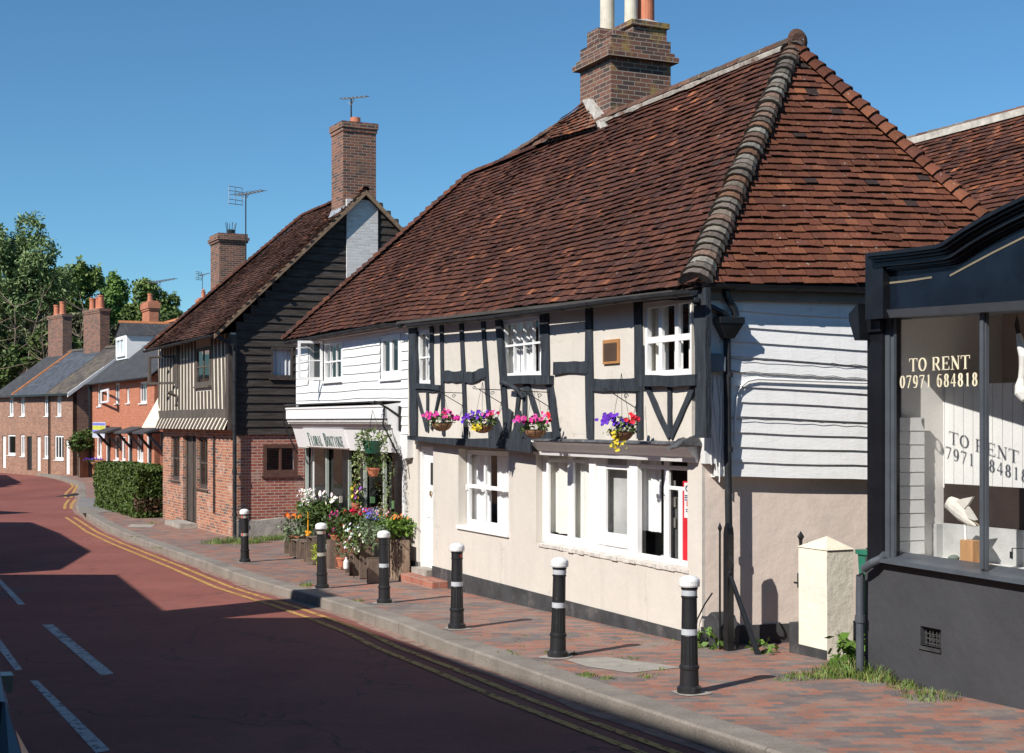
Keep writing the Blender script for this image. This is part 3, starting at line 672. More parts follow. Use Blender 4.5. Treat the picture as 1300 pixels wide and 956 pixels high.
b = MB(M); yy = v + .035
b.poly([(X(689), yy, zb), (long_r[1] + .2, yy, zb), (long_r[1] + .2, yy, zt0), (X(689), yy, zt0)]); b.build('pane', M_['glass'], lo)
def curtain(px0, px1, d, zb_, zt_, mm, amp=.03, fr=18):
    b = MB(M); xa, xb = M.x(px0, d), M.x(px1, d); n = max(8, int((xb - xa) / .02))
    f = lambda x: d + amp * math.sin(x * fr) + .5 * amp * math.sin(x * fr * 2.3 + 1)
    for k in range(n):
        a, c = xa + (xb - xa) * k / n, xa + (xb - xa) * (k + 1) / n
        b.poly([(a, f(a), zb_), (c, f(c), zb_), (c, f(c) * .9 + .1 * d, zt_), (a, f(a) * .9 + .1 * d, zt_)], smooth=True)
    b.build('curtain', M_[mm], lo)
curtain(699, 724, .22, zb + .14, zt0, 'curtain'); curtain(728, 764, .22, zb + .02, zt0, 'curtain')
curtain(813, 841, .26, zb + .34, zt0, 'net', .02, 30)
b = MB(M); b.box(M.x(772, .25), M.x(812, .25), .25, .27, zb, zt0); b.build('blind', tintm('pale_blind', (.50, .50, .48)), lo)
b = MB(M); b.box(M.x(832, .62), M.x(852, .62), .62, .64, zb - .2, zt0); b.build('added_fill_panel', tintm('lit_room_grey', (.26, .30, .29)), lo)  # panel added so the pane reads mid-grey, like a lit room behind
b = MB(M); b.box(M.x(849, .22), M.x(885, .22), .22, .24, zb, zt0 - .4); b.build('notice_back', tintm('grey_board', (.10, .105, .10)), lo)
gn_ = tintm('grey_notice', (.20, .19, .17))
for zz in (.55, .8, 1.0): b = MB(M); b.box(M.x(850, .20), M.x(858, .20), .195, .20, zb + zz - .12, zb + zz); b.build('small_notice', gn_, lo)
b = MB(M); xr0, xr1 = X(865), long_r[1] + .25; b.box(xr0, xr1, v + .02, v + .05, .73, M.z(869, 611, v)); rb = b.build('notice_board', tintm('red_board', (.62, .02, .035), .4), lo)
pw0 = X(867.6)
b = MB(M); b.box(pw0, xr1, v + .012, v + .02, M.z(870, 657.5, v), M.z(870, 613, v)); wb = b.build('notice', tintm('white_paper', (.72, .72, .70)), rb)
b = MB(M); lettering(b, M, 'G', pw0 + .02, M.z(870, 624, v), .15, .075, v + .004, bold=1.3)
for k, yy in enumerate((628.5, 631, 634)): b.box(pw0 + .02, pw0 + .2 - .02 * k, v + .006, v + .012, M.z(870, yy + 1.2, v), M.z(870, yy, v))
for k, yy in enumerate((646, 648.5)): b.box(pw0 + .04, pw0 + .17, v + .006, v + .012, M.z(870, yy + 1, v), M.z(870, yy, v))
b.build('notice_print', tintm('dark_print', (.04, .045, .12)), rb)
b = MB(M); b.box(pw0 + .06, pw0 + .16, v + .006, v + .012, M.z(870, 642.5, v), M.z(870, 636.5, v)); b.build('notice_square', tintm('red_print', (.55, .02, .03)), rb)
# rough mortar below the long window
b = MB(M); b.jit = 1
n = 26; xa, xb = M.x(682, -.03), M.x(872, -.03)
for k in range(n):
    a, c = xa + (xb - xa) * k / n, xa + (xb - xa) * (k + .97) / n; h = .022 + .02 * noise.noise(V((k * .6, 3, 0))); o_ = -.035 + .02 * noise.noise(V((k * .9, 7, 0)))
    b.hexa([(a, o_ + .015, zb0 - h - .01), (c, o_ + .015, zb0 - h - .012), (c, .12, zb0 - h), (a, .12, zb0 - h)], [(a, o_ + .012, zb0 + .012), (c, o_ + .012, zb0 + .012), (c, .12, zb0 + .02), (a, .12, zb0 + .02)])
b.build('window_sill', mat('rough_sill', (.62, .58, .53), .9, .25, 8, .8, 15, .01, dirt=(.3, .27, .24), dscale=9), house)
# --- cornice above the long window
b = MB(M); cx0, cx1 = M.x(672, -.1), .36
zc = JZ - .13
b.extx([(.0, zc - .09), (-.035, zc - .085), (-.05, zc - .03), (-.09, zc), (-.16, zc + .07), (-.20, zc + .10), (-.20, zc + .125), (.0, zc + .125)], cx0, cx1)
b.build('cornice', M_['whiteold'], house)
b = MB(M)
zl = lambda x: JZ - .005
n = 40; xa, xb = M.x(678, -.2), M.x(858, -.2)
for k in range(n):
    a, c = xa + (xb - xa) * k / n, xa + (xb - xa) * (k + 1) / n
    wa, wc = [.015 * noise.noise(V((t * 2.2, 1, 0))) for t in (a, c)]
    b.hexa([(a, -.235, JZ - .012 + wa), (c, -.235, JZ - .012 + wc), (c, -.0, JZ - .01), (a, -.0, JZ - .01)], [(a, -.225, JZ + .012 + wa), (c, -.225, JZ + .012 + wc), (c, -.0, JZ + .05 + wc), (a, -.0, JZ + .05 + wa)])
xa, xb = M.x(856, -.2), .47
for k in range(12):
    a, c = xa + (xb - xa) * k / 12, xa + (xb - xa) * (k + 1) / 12
    wa, wc = [.05 * noise.noise(V((t * 7, 5, 0))) for t in (a, c)]; ra, rc = .07 * k / 12, .07 * (k + 1) / 12
    b.hexa([(a, -.30, JZ - .07 + wa + ra), (c, -.30, JZ - .07 + wc + rc), (c, .0, JZ - .03), (a, .0, JZ - .03)], [(a, -.29, JZ - .04 + wa + ra), (c, -.29, JZ - .04 + wc + rc), (c, -.1, JZ + .11 + wc), (a, -.1, JZ + .09 + wa)])
b.build('lead_apron', mat('dark_lead', (.085, .088, .095), .6, .4, 9, .9, 18, .012, dirt=(.3, .3, .3), dscale=7, dlo=.6, dhi=.8), house)
# --- jetty beam (left half)
b = MB(M)
pts_t = [(517, 553), (545, 555), (570, 556.5), (592, 557), (630, 556), (672, 558)]; pts_b = [(672, 573.5), (630, 569), (592, 566.5), (570, 564.5), (545, 561.5), (517, 558)]
b.px(pts_t + pts_b, -.19, .02); b.px([(640, 556), (673, 557.5), (673, 575), (640, 571)], -.215, -.185); b.build('jetty_beam', M_['timber'], house)
# --- upper floor wall with three windows
vu = -.15
wl = rect(M, vu, 529.6, 547.5, 419, 488); wm = rect(M, vu, 637, 687, 403.5, 479.5); wr = rect(M, vu, 816.7, 877.5, 381, 478)
b = MB(M); b.wall([(XLu, JZ - .01), (XC + .02, JZ - .01), (XC + .02, 4.12), (XLu, 4.3)], [rpoly(wl), rpoly(wm), rpoly(wr)], vu, vu + .2)
b.build('upper_wall', M_['cream_up'], house)
b = MB(M); t0, t1 = vu - .028, vu + .02
def tb(p, q, w, a=None): b.bar(p, q, w, a if a is not None else t0 + R.uniform(-.004, .004), t1)
S = 1 / 90.0
tb((523, 413), (524, 557), .34, -.19)
tb((546.8, 412), (548.3, 492), .13); tb((526, 490.5), (557, 492), .085, t0 - .03); tb((529, 494.5), (560, 495.5), .07)
tb((528, 499), (541, 546), .075); tb((541.8, 496), (542, 548), .08); tb((557.5, 498), (547, 545), .075)
tb((559.5, 410), (562.5, 553), .125); tb((584.5, 407), (591, 557), .13); tb((612, 401), (622, 556), .13)
tb((562, 477.5), (588, 478), .17, t0 - .008); tb((589, 479), (603, 479), .17, t0 - .008); tb((600, 478.5), (616, 473), .16, t0 - .008)
tb((631, 400), (643, 560), .17); tb((646.5, 521), (641, 558), .18, t0 - .01); tb((655, 525), (661, 558), .22, t0 - .012); tb((625, 540), (634, 557), .3, t0 - .013)
tb((690, 393), (692, 484), .24); tb((696, 480), (706, 557), .19); tb((634, 482.5), (697, 482), .12, t0 - .05); tb((636, 401), (690, 397), .06)
tb((659, 494), (652.5, 556), .11); tb((665.5, 488), (665.5, 556), .13); tb((668, 489), (690, 556), .11); tb((646, 552), (700, 553), .10)
tb((702, 467.5), (746, 466.5), .16, t0 - .008); tb((746.5, 389), (748.5, 557), .19)
tb((752, 488.5), (812, 488.5), .165, t0 - .008); tb((810, 380), (811.5, 557), .15); tb((806.5, 382), (808, 480), .1)
tb((812, 482.5), (882, 483), .13, t0 - .05); tb((819, 488), (849, 556), .085); tb((849, 487), (849.5, 550), .085); tb((881, 487), (851, 556), .085)
tb((888, 366), (889.5, 556), .235, -.20)
tb((817, 379.5), (880, 376), .06)
b.build('timber_frame', M_['timber'], house)
b = MB(M)   # curved bracket under the middle window
P = [M.q(x, y, -.2) for x, y in [(648, 485), (655, 489), (662, 496), (665, 505)]]
b.tube([(p[0], -.34 + .045 * i, p[1]) for i, p in enumerate(P)], [.03, .035, .035, .03], 8); b.build('bracket', M_['timber'], house)
window(house, M, wl[0], wl[1] + .02, wl[2], wl[3], vu + .02, cols=2, rows=2, fw=.055, bw=.03, curtain=[(.0, .35, 'net', 0)], label='narrow white upper window at the left corner')
window(house, M, wm[0], wm[1], wm[2], wm[3], vu + .02, xs=[.27, .52, .75], zs=[.56], fw=.06, bw=.03, curtain=[(0, .3, 'net', 0), (.38, .62, 'net', 0), (.72, 1, 'net', 0)], label='middle upper window, white with four lights')
window(house, M, wr[0], wr[1], wr[2], wr[3], vu + .02, xs=[.32, .66], zs=[.50], fw=.06, bw=.075, curtain=[(0.02, .3, 'curtain', 0), (.44, .56, 'net', 0), (.72, .98, 'curtain', 0)], label='right upper window, white with three lights')
vt = rect(M, vu, 767.5, 787.5, 431, 462)
b = MB(M); b.box(vt[0], vt[1], vu - .03, vu, vt[2], vt[3]); vo = b.build('air_vent', tintm('varnished_wood', (.42, .20, .07), .5), house, .004)
b = MB(M)
for k in range(10): q = vt[2] + .04 + (vt[3] - vt[2] - .08) * k / 10; b.box(vt[0] + .035, vt[1] - .035, vu - .038, vu - .028, q, q + .018)
b.build('louvres', tintm('dark_louvre', (.10, .06, .04)), vo)
# scroll brackets of the flower baskets
BK = [(587.5, 499, 563), (637, 495, 612.5), (697.5, 498, 679), (808.5, 498, 788)]
for ax, ay, bx in BK:
    b = MB(M); x, z = M.q(ax, ay, vu - .03); w = vu - .03; o = w - .42
    b.tube([(x, w, z + .04), (x, w, z - .24)], .007, 6); b.tube([(x, w, z), (x, o, z + .01)], .007, 6); b.tube([(x, w, z - .2), (x, w - .2, z - .09), (x, o + .06, z)], .006, 6)
    for (cy, cz, r) in ((w - .15, z - .05, .035), (o - .02, z + .025, .03)):
        b.tube([(x, cy + r * (1 - k / 12) * math.cos(k * .8), cz + r * (1 - k / 12) * math.sin(k * .8)) for k in range(10)], .005, 5)
    b.build('basket_bracket', M_['black'], house)
# --- side wall boarding
YL = [394, 414.7, 433, 452, 471.8, 489.3, 509, 528, 548.5, 567, 586, 604.5]; YR = [405.9, 426.4, 444.8, 464.5, 482, 500.5, 518, 536, 555, 572.8, 591, 609.2]
xa, xb, xe = SD.x(925, -.1), SD.x(1098, -.1), 5.35
zz = [(4.2, 4.2)] + [(SD.z(925, a, -.1), SD.z(1098, c, -.1)) for a, c in zip(YL, YR)]
b = MB(SD); xs0 = SD.x(907, -.1)
for (za1, zb1), (za, zb_) in zip(zz, zz[1:]):
    sl, sl1 = (zb_ - za) / (xb - xa), (zb1 - za1) / (xb - xa)
    n = 12
    for k in range(n):
        x0, x1 = xs0 + (xe - xs0) * k / n, xs0 + (xe - xs0) * (k + 1) / n
        f = lambda x, z, s: z + s * (x - xa)
        w0, w1 = [.012 * noise.noise(V((x * 1.3, za * 3, 2))) for x in (x0, x1)]
        B0, B1 = f(x0, za, sl) + w0, f(x1, za, sl) + w1; T0, T1 = f(x0, za1, sl1) + .02, f(x1, za1, sl1) + .02
        b.poly([(x0, -.125, B0), (x1, -.125, B1), (x1, -.10, T1), (x0, -.10, T0)]); b.poly([(x0, -.095, B0 + .004), (x1, -.095, B1 + .004), (x1, -.125, B1), (x0, -.125, B0)])
    b.poly([(xs0, -.125, f(xs0, za, sl)), (xs0, -.10, f(xs0, za1, sl1)), (xs0, -.02, f(xs0, za1, sl1)), (xs0, -.02, f(xs0, za, sl))])
b.box(xs0, xe, -.095, .0, zz[-1][0] - .01, 4.2)
b.build('side_weatherboard', M_['wboard'], house)
b = MB(SD); b.box(-.02, xs0 + .04, -.135, .0, 2.02, 4.1); b.build('corner_board', M_['whiteold'], house)
for k in range(5):     # bundle of white painted cables on the corner
    b = MB(SD); x = .02 + .035 * k
    pp = []; zt = SD.z(905, 478, -.1); zbm = SD.z(905, [590, 600, 612, 585, 605][k], -.1)
    for i in range(9):
        t = i / 8; pp.append((x + .02 * math.sin(t * 5 + k * 2) + .05 * t, -.15 - .01 * (k % 2), zt + (zbm - zt) * t))
    b.tube(pp, .009, 6); b.build('cable', M_['whiteold'], house)
b = MB(SD); pp = [SD.q(x, y, -.17) for x, y in [(934, 560), (934, 530), (936, 505), (941, 491), (950, 483.5), (962, 481), (1098, 486)]]
b.tube([(p[0], -.155, p[1]) for p in pp] + [(4.5, -.155, pp[-1][1])], .014, 8); b.build('conduit', M_['white'], house)
for (ya, yb_) in ((454, 463.5), (470, 479.5), (530, 537)):
    b = MB(SD); n = 12
    b.tube([(xa + (xb - xa) * k / n, -.135, SD.z(925, ya, -.13) + (SD.z(1098, yb_, -.13) - SD.z(925, ya, -.13)) * k / n - .02 * math.sin(k * 1.4) ** 2) for k in range(n + 1)], .004, 5); b.build('cable', M_['gutter'], house)
b = MB(SD); r_ = rect(SD, -.2, 893, 919, 449, 472); x0, x1, z0, z1 = r_
b.ext([(x0, z0), (x1, z0), (x1, z1 - .04), (x1 - .06, z1), (x0 + .06, z1), (x0, z1 - .04)], -.26, -.12); b.build('meter_box', mat('grey_box', (.13, .155, .175), .6), house, .008)
# --- rain pipes at the corner
b = MB(SD); px_ = .34
def sp(x, y, v=-.22): q = SD.q(x, y, v); return (q[0], v, q[1])
b.tube([sp(921.5, 365), sp(922, 374), sp(925, 382), sp(932, 392), sp(934, 402)], .042, 12); b.build('swan_neck', M_['black'], house)
b = MB(SD); b.tube([sp(884, 382, -.30), sp(890, 384.5, -.28), sp(912, 396, -.24), sp(924, 402, -.22)], .045, 12); b.build('branch_pipe', M_['black'], house)
b = MB(SD); hx, _, hz = sp(924, 412); 
b.hexa([(hx - .05, -.28, hz - .16), (hx + .06, -.28, hz - .16), (hx + .06, -.13, hz - .16), (hx - .05, -.13, hz - .16)], [(hx - .14, -.33, hz), (hx + .15, -.33, hz), (hx + .15, -.12, hz), (hx - .14, -.12, hz)])
b.box(hx - .15, hx + .16, -.34, -.12, hz, hz + .08); b.build('hopper_head', M_['black'], house, .01)
b = MB(SD); zz0 = hz - .14; b.tube([(hx, -.2, zz0), (hx + .01, -.2, 2.0), (hx + .03, -.19, 1.0), (hx + .04, -.18, -.1)], .042, 14)
for q in (3.0, 2.15, 1.1, .3): b.tube([(hx + .02, -.195, q), (hx + .02, -.195, q + .06)], .052, 14)
b.build('downpipe', M_['gutter'], house)
# --- roof
E1 = V((.75, -.3, 4.05)); E2 = V((1.515, 4.39, 4.12)); AP = V((-1.115, 2.4, 7.43)); R2 = V((-11.85, 2.4, 7.47)); 
E3 = V((-15.87, -.3, M.z(363, 431, -.3))); E4 = V((-15.6, 5.1, 4.2))
EZ = [(x, M.z(p, y, -.3)) for p, y in [(870, 362.5), (800, 371.5), (720, 382), (620, 396), (560, 404), (500, 407.5), (440, 418), (363, 430.5)] for x in [M.x(p, -.3)]]
EZ = [(.75, EZ[0][1])] + EZ
EZ.sort()
def ez(x):
    if x <= EZ[0][0]: return EZ[0][1]
    for (a, za), (c, zc_) in zip(EZ, EZ[1:]):
        if x <= c: return za + (zc_ - za) * (x - a) / (c - a)
    return EZ[-1][1]
SL = math.hypot(2.7, 3.4)
def front(u, s):
    x = -15.87 + u; t = s / SL; z = ez(x); bell = -.10 * math.sin(math.pi * min(1, max(0, t))) 
    kick = .06 * max(0, 1 - t * 5)
    return (x, -.3 + 2.7 * t, z + (7.44 - z) * t + bell * .4 - kick * .3)
def hipR(x): return (.75 - x) / (.75 + 1.115)
def hipL(x): return (x + 15.87) / (15.87 - 11.85)
XS = XLu - .06
def infr(lo, hi): return lambda u, s: lo <= -15.87 + u <= hi and -.02 <= s / SL <= min(1.0, hipR(-15.87 + u) + .0, hipL(-15.87 + u))
def deck(b, poly): b.col = (.35, .2, .16); b.poly(poly); b.col = (1, 1, 1)
def fdeck(b, xa, xb):
    b.col = (.05, .035, .03); n = int((xb - xa) / .3) + 1
    for k in range(n):
        x0, x1 = xa + (xb - xa) * k / n, xa + (xb - xa) * (k + 1) / n
        def top(x): return max(0.001, min(1.0, hipR(x), hipL(x))) * SL
        m0 = [V(front(x0 + 15.87, top(x0) * q / 6)) - V((0, 0, .03)) for q in range(7)]; m1 = [V(front(x1 + 15.87, top(x1) * q / 6)) - V((0, 0, .03)) for q in range(7)]
        for q in range(6): b.poly([m0[q], m1[q], m1[q + 1], m0[q + 1]])
    b.col = (1, 1, 1)
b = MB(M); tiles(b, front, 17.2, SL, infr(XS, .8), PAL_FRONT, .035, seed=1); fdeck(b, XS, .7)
# hip end
wv = E2 - E1; WL = wv.length; foot = E1 + wv * .5; upv = AP - foot; HL = upv.length; wn = wv.normalized()
def hip(u, s): t = s / HL; p = E1 + wn * u + upv * t; return (p.x, p.y, p.z - .04 * math.sin(math.pi * min(1, max(t, 0))) - .02 * max(0, 1 - t * 5))
def inhip(u, s): t = s / HL; return u / (WL / 2) >= t and (WL - u) / (WL / 2) >= t and 0 <= u <= WL
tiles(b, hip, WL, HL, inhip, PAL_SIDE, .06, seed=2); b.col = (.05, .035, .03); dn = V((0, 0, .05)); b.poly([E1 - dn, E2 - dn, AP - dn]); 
BR = V((XS, 5.1, 4.2)); b.poly([AP - dn, E2 - dn, BR - dn, V((XS, 2.4, 7.43)) - dn]); b.col = (1, 1, 1)
roof = b.build('roof', M_['tile'], house)
PALH = [(.24, .20, .165), (.30, .265, .22), (.21, .17, .135), (.25, .16, .12), (.36, .33, .28), (.19, .155, .13), (.28, .15, .095)]
b = MB(M); hiptiles(b, V(front(.75 + 15.87 - .04, .05)) + V((0, 0, .03)), AP + V((0, 0, .04)), .105, .105, PALH, .045, seed=5, lump=.04, tap=.55); b.build('hip_tiles', M_['tilehip'], roof)
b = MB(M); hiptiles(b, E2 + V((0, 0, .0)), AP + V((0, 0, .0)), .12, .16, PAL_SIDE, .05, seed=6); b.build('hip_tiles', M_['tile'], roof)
b = MB(M); RA, RB = V((XS, 2.4, 7.49)), AP + V((.05, 0, .07))
hiptiles(b, RB, V((XS, 2.4, 7.50)), .12, .30, [(.19, .10, .07), (.24, .13, .09), (.17, .12, .09)], .004, seed=7, mort=False); b.build('ridge_tiles', M_['tilehip'], roof)
b = MB(M); n = 60; x0, x1 = M.x(712, 2.3), AP.x - .05
for k in range(n):
    a, c = x0 + (x1 - x0) * k / n, x0 + (x1 - x0) * (k + 1) / n; h0, h1 = [.045 + .035 * noise.noise(V((t * 3, 4, 4))) for t in (a, c)]
    b.hexa([(a, 2.4 - .06 - h0, 7.44 - h0 * 1.15), (c, 2.4 - .06 - h1, 7.44 - h1 * 1.15), (c, 2.35, 7.40), (a, 2.35, 7.40)], [(a, 2.4 - .07 - h0, 7.49 - h0 * 1.15), (c, 2.4 - .07 - h1, 7.49 - h1 * 1.15), (c, 2.31, 7.50), (a, 2.31, 7.50)])
b.build('ridge_mortar', mat('pale_mortar', (.40, .36, .31), .9, .3, 7, .8, 25, .01, dirt=(.16, .10, .075), dscale=5, dlo=.5, dhi=.65), roof)
b = MB(M); b.col = (.20, .11, .08); b.lathe([(.15, 0), (.16, .02), (.10, .1)], (0, 0, 0), 16)
for i, p in enumerate(b.v): q = p - M.o; b.v[i] = M.w(AP.x + .07 + q.z * .3, AP.y + q.x * .9 * 0 + (p - M.w(0, 0, 0)).dot(M.ey), AP.z + .05 + (p - M.w(0, 0, 0)).dot(M.ex))
b.build('ridge_end', M_['tilehip'], roof)
# gutters and soffit
def gutter(fr, pts, r=.055, name='gutter', parent=None, m='gutter', brk=True):
    b = MB(fr); K = 7
    for p, q in zip(pts, pts[1:]):
        p, q = V(p), V(q); d = (q - p).normalized(); sd_ = d.cross(V((0, 0, 1))).normalized()
        a = [p + sd_ * math.cos(t) * r - V((0, 0, 1)) * math.sin(t) * r for t in [math.pi * k / (K - 1) for k in range(K)]]
        c = [q + sd_ * math.cos(t) * r - V((0, 0, 1)) * math.sin(t) * r for t in [math.pi * k / (K - 1) for k in range(K)]]
        for k in range(K - 1): b.poly([a[k], a[k + 1], c[k + 1], c[k]], smooth=True); b.poly([x + V((0, 0, .004)) for x in (a[k], c[k], c[k + 1], a[k + 1])])
        b.poly(a); b.poly(c[::-1])
        n = int((q - p).length / .9)
        for k in range(n + 1):
            s = p + d * ((q - p).length * (k + .5) / (n + 1)); 
            ring = [s + sd_ * math.cos(t) * r * 1.12 - V((0, 0, 1)) * math.sin(t) * r * 1.12 for t in [math.pi * k2 / (K - 1) for k2 in range(K)]]
            for k2 in range(K - 1): b.poly([ring[k2], ring[k2 + 1], ring[k2 + 1] + d * .05, ring[k2] + d * .05])
    return b.build(name, M_[m], parent)
gx = [XS] + [M.x(p, -.34) for p in (560, 620, 700, 800, 868)]
GY = {XS: 414, }
gp_ = [(x, -.43, M.z(p, y, -.43)) for x, p, y in [(M.x(p, -.43), p, y) for p, y in [(519, 412), (560, 407.5), (620, 402), (700, 391), (800, 377.5), (880, 368.5)]]]
gutter(M, gp_, .062, parent=house)
gutter(SD, [(-.15, -.34, SD.z(905, 361, -.34)), (SD.x(1098, -.34) + 2.6, -.34, SD.z(1000, 364, -.34) + .02)], .055, 'gutter', house, 'black')
b = MB(M); b.ext([(XLu + .05, 4.17), (.4, 3.95), (.4, 3.99), (XLu + .05, 4.21)], -.38, -.14); b.build('soffit', mat('dark_soffit', (.06, .055, .05), .85), house)
b = MB(SD); b.box(-.1, 5.5, -.2, -.13, 3.88, 4.04); b.build('fascia', mat('grey_brown_fascia', (.22, .19, .16), .8), house)
# --- big brick chimney on the ridge
cx1 = M.x(776, 2.42); C0 = cx1 - 1.1
ztc = M.z(776, 41, 2.42)
ch = chimney(house, M, C0, cx1, 2.42, 3.55, 6.6, M.z(776, 44, 2.42), M_['chbrick'], bands=((-.0, .0, .01), (.20, .05, .07), (.27, .10, .09)))
b = MB(M); zt1 = M.z(776, 44, 2.42); zt2 = M.z(800, 15, 2.6)
b.box(C0 + .12, cx1 - .05, 2.85, 3.5, zt1, zt2); b.box(C0 + .1, C0 + .5, 2.5, 2.9, zt1, zt1 + .28); b.box(cx1 - .38, cx1 - .04, 2.48, 2.86, zt1, zt1 + .1)
b.box(C0 + .08, cx1 - .01, 2.81, 3.54, zt2 - .09, zt2 - .003)
b.build('upper_stack', M_['chbrick'], ch)
for (px_, yv, r, h, mm) in ((771, 2.75, .125, 1.0, 'creampot'), (801, 3.0, .11, 1.0, 'creampot'), (820, 3.3, .145, .95, 'terracotta')):
    b = MB(M); x = M.x(px_, yv); zt = zt2 - .04 if px_ > 780 else zt1 + .2
    if px_ < 780: x = max(x, C0 + .2)
    b.lathe([(r * 1.1, zt - .02), (r * 1.1, zt + .05), (r, zt + .09), (r * .95, zt + h), (r * 1.05, zt + h), (r * 1.05, zt + h + .05), (r * .8, zt + h + .05), (r * .78, zt + h - .2)], (x, yv, 0), 20); b.build('chimney_pot', M_[mm], ch)
b = MB(M); b.poly([(C0 + .14, 2.87, zt2 + .003), (cx1 - .07, 2.87, zt2 + .003), (cx1 - .2, 3.2, zt2 + .09), (C0 + .3, 3.2, zt2 + .09)]); b.poly([(cx1 - .07, 2.87, zt2 + .003), (cx1 - .07, 3.48, zt2 + .003), (cx1 - .2, 3.2, zt2 + .09)]); b.build('flaunching', M_['mortar'], ch)
b = MB(M); b.box(cx1 - .62, cx1 - .42, 2.83, 2.86, zt1 + .02, zt1 + .27); b.build('patch', M_['whiteold'], ch)
b = MB(M)   # tiled cricket built up against the left side of the chimney
def q3(px_, py_, v_): a, c = M.q(px_, py_, v_); return V((a, v_, c))
BL, BRt, TL, TR = q3(688, 180, 2.20), q3(760, 161, 2.22), q3(716, 149, 2.44), q3(742, 127, 2.44)
Lu, Ls = (BRt - BL).length, ((TR - BRt).length + (TL - BL).length) / 2
def cric(u, s_): a = min(1, max(0, u / Lu)); t = min(1, max(0, s_ / Ls)); p = BL.lerp(BRt, a).lerp(TL.lerp(TR, a), t); return (p.x, p.y, p.z)
tiles(b, cric, Lu, Ls, lambda u, s_: -.05 < u < Lu + .02 and s_ < Ls, [(.26, .10, .06), (.20, .09, .06), (.24, .13, .09), (.17, .08, .055)], .1, w=.17, e=.095, seed=9, sag=.02)
b.col = (.08, .05, .04); dn2 = V((0, .03, -.03)); b.poly([BL + dn2, BRt + dn2, TR + dn2, TL + dn2]); b.poly([TL + dn2, TR + dn2, TR + V((0, .5, -.5)), TL + V((0, .5, -.5))]); b.col = (1, 1, 1)
hiptiles(b, q3(640, 201, 2.5) - V((0, 0, .05)), q3(722, 148, 2.46) - V((0, 0, .06)), .10, .19, [(.20, .11, .08), (.16, .10, .075), (.24, .15, .11)], .03, seed=19)
b.build('chimney_cricket', M_['tile'], roof)
b = MB(M); A4 = [q3(739, 127, 2.36), q3(748, 125, 2.36), q3(770, 160, 2.26), q3(757, 165, 2.26)]
b.hexa([p + V((0, .25, 0)) for p in A4], A4); b.build('chimney_flashing', M_['mortar'], roof)

# ================================================================== white boarded shop house
shop = thing('weatherboarded_shop', 'white weatherboarded flower shop with sloping sign fascia and dark shopfront', 'shop', M.w(-12.7, 2.5, -.25))
XW = M.x(377.5, -.1); va = -.1
swl = rect(M, va, 412.5, 435, 435, 483); swr = rect(M, va, 485, 509, 425, 480); swo = rect(M, va, 393, 411.5, 434.5, 483.5)
b = MB(M); ZF = 2.3
b.wall([(XW, ZF), (XLu - .17 + .17, ZF), (XLu, 4.26), (XW, 4.3)], [rpoly(swl), rpoly(swo), rpoly(swr)], va, va + .2)
z = ZF; n = 0
xr = XLu - .005
def bseg(xa, xb, z, h):
    k = max(1, int((xb - xa) / .6))
    for i in range(k):
        x0, x1 = xa + (xb - xa) * i / k, xa + (xb - xa) * (i + 1) / k
        f = lambda x: .028 * noise.noise(V((x * .8, z * 1.5, 8))) + (x - XW) * -.004
        b.poly([(x0, va - .030, z + f(x0)), (x1, va - .030, z + f(x1)), (x1, va - .008, z + h + f(x1)), (x0, va - .008, z + h + f(x0))]); b.poly([(x0, va, z + f(x0) + .003), (x1, va, z + f(x1) + .003), (x1, va - .03, z + f(x1)), (x0, va - .03, z + f(x0))])
while z < 4.25:
    h = .162; segs = [(XW, xr)]
    for r in (swl, swo, swr):
        if r[2] - .06 < z + h * .5 < r[3] + .05:
            ns = []
            for (a, c) in segs:
                if r[1] + .05 <= a or r[0] - .05 >= c: ns.append((a, c)); continue
                if r[0] - .05 > a: ns.append((a, r[0] - .05))
                if r[1] + .05 < c: ns.append((r[1] + .05, c))
            segs = ns
    for a, c in segs: bseg(a, c, z, h + .015)
    z += h
b.poly([(XW, va - .03, ZF), (XW, va - .03, 4.3), (XW, va + .1, 4.3), (XW, va + .1, ZF)])
b.build('upper_wall', M_['wboard'], shop)
w1 = window(shop, M, swl[0], swl[1], swl[2], swl[3], va - .02, cols=3, rows=2, fw=.05, bw=.03, sill=.05, curtain=[(0, .2, 'net', 0)], label='white three-pane upper window')
b = MB(M); r = swo; b.box(r[0], r[1], va + .1, va + .12, r[2], r[3]); b.build('window_opening', M_['darkroom'], shop)
b = MB(M)   # outward opened casement
hx = r[1] - .01; ang = math.radians(80); L = .50
def oc(u, z, o=0): return (hx - math.cos(ang) * u, va - .03 - u * math.sin(ang), z)
z0, z1 = r[2], r[3]
def obar(u0, u1, za, zb_, t=.035):
    a, c = oc(u0, za), oc(u1, za); b.hexa([(a[0] - t / 2, a[1], za), (c[0] - t / 2, c[1], za), (c[0] + t / 2, c[1], za), (a[0] + t / 2, a[1], za)][::-1], [(a[0] - t / 2, a[1], zb_), (c[0] - t / 2, c[1], zb_), (c[0] + t / 2, c[1], zb_), (a[0] + t / 2, a[1], zb_)][::-1])
obar(0, L, z0, z0 + .06); obar(0, L, z1 - .05, z1); obar(0, .05, z0 + .06, z1 - .05); obar(L - .05, L, z0 + .06, z1 - .05); obar(.05, L - .05, (z0 + z1) / 2 - .012, (z0 + z1) / 2 + .012, .02)
oo = b.build('open_casement', M_['white'], shop)
b = MB(M); b.poly([oc(.04, z0 + .05), oc(L - .04, z0 + .05), oc(L - .04, z1 - .04), oc(.04, z1 - .04)]); b.build('pane', M_['glass'], oo)
window(shop, M, swr[0], swr[1], swr[2], swr[3], va - .02, xs=[.5], rows=1, fw=.1, bw=.12, sill=.04, label='white two-light upper window beside the dark corner post')
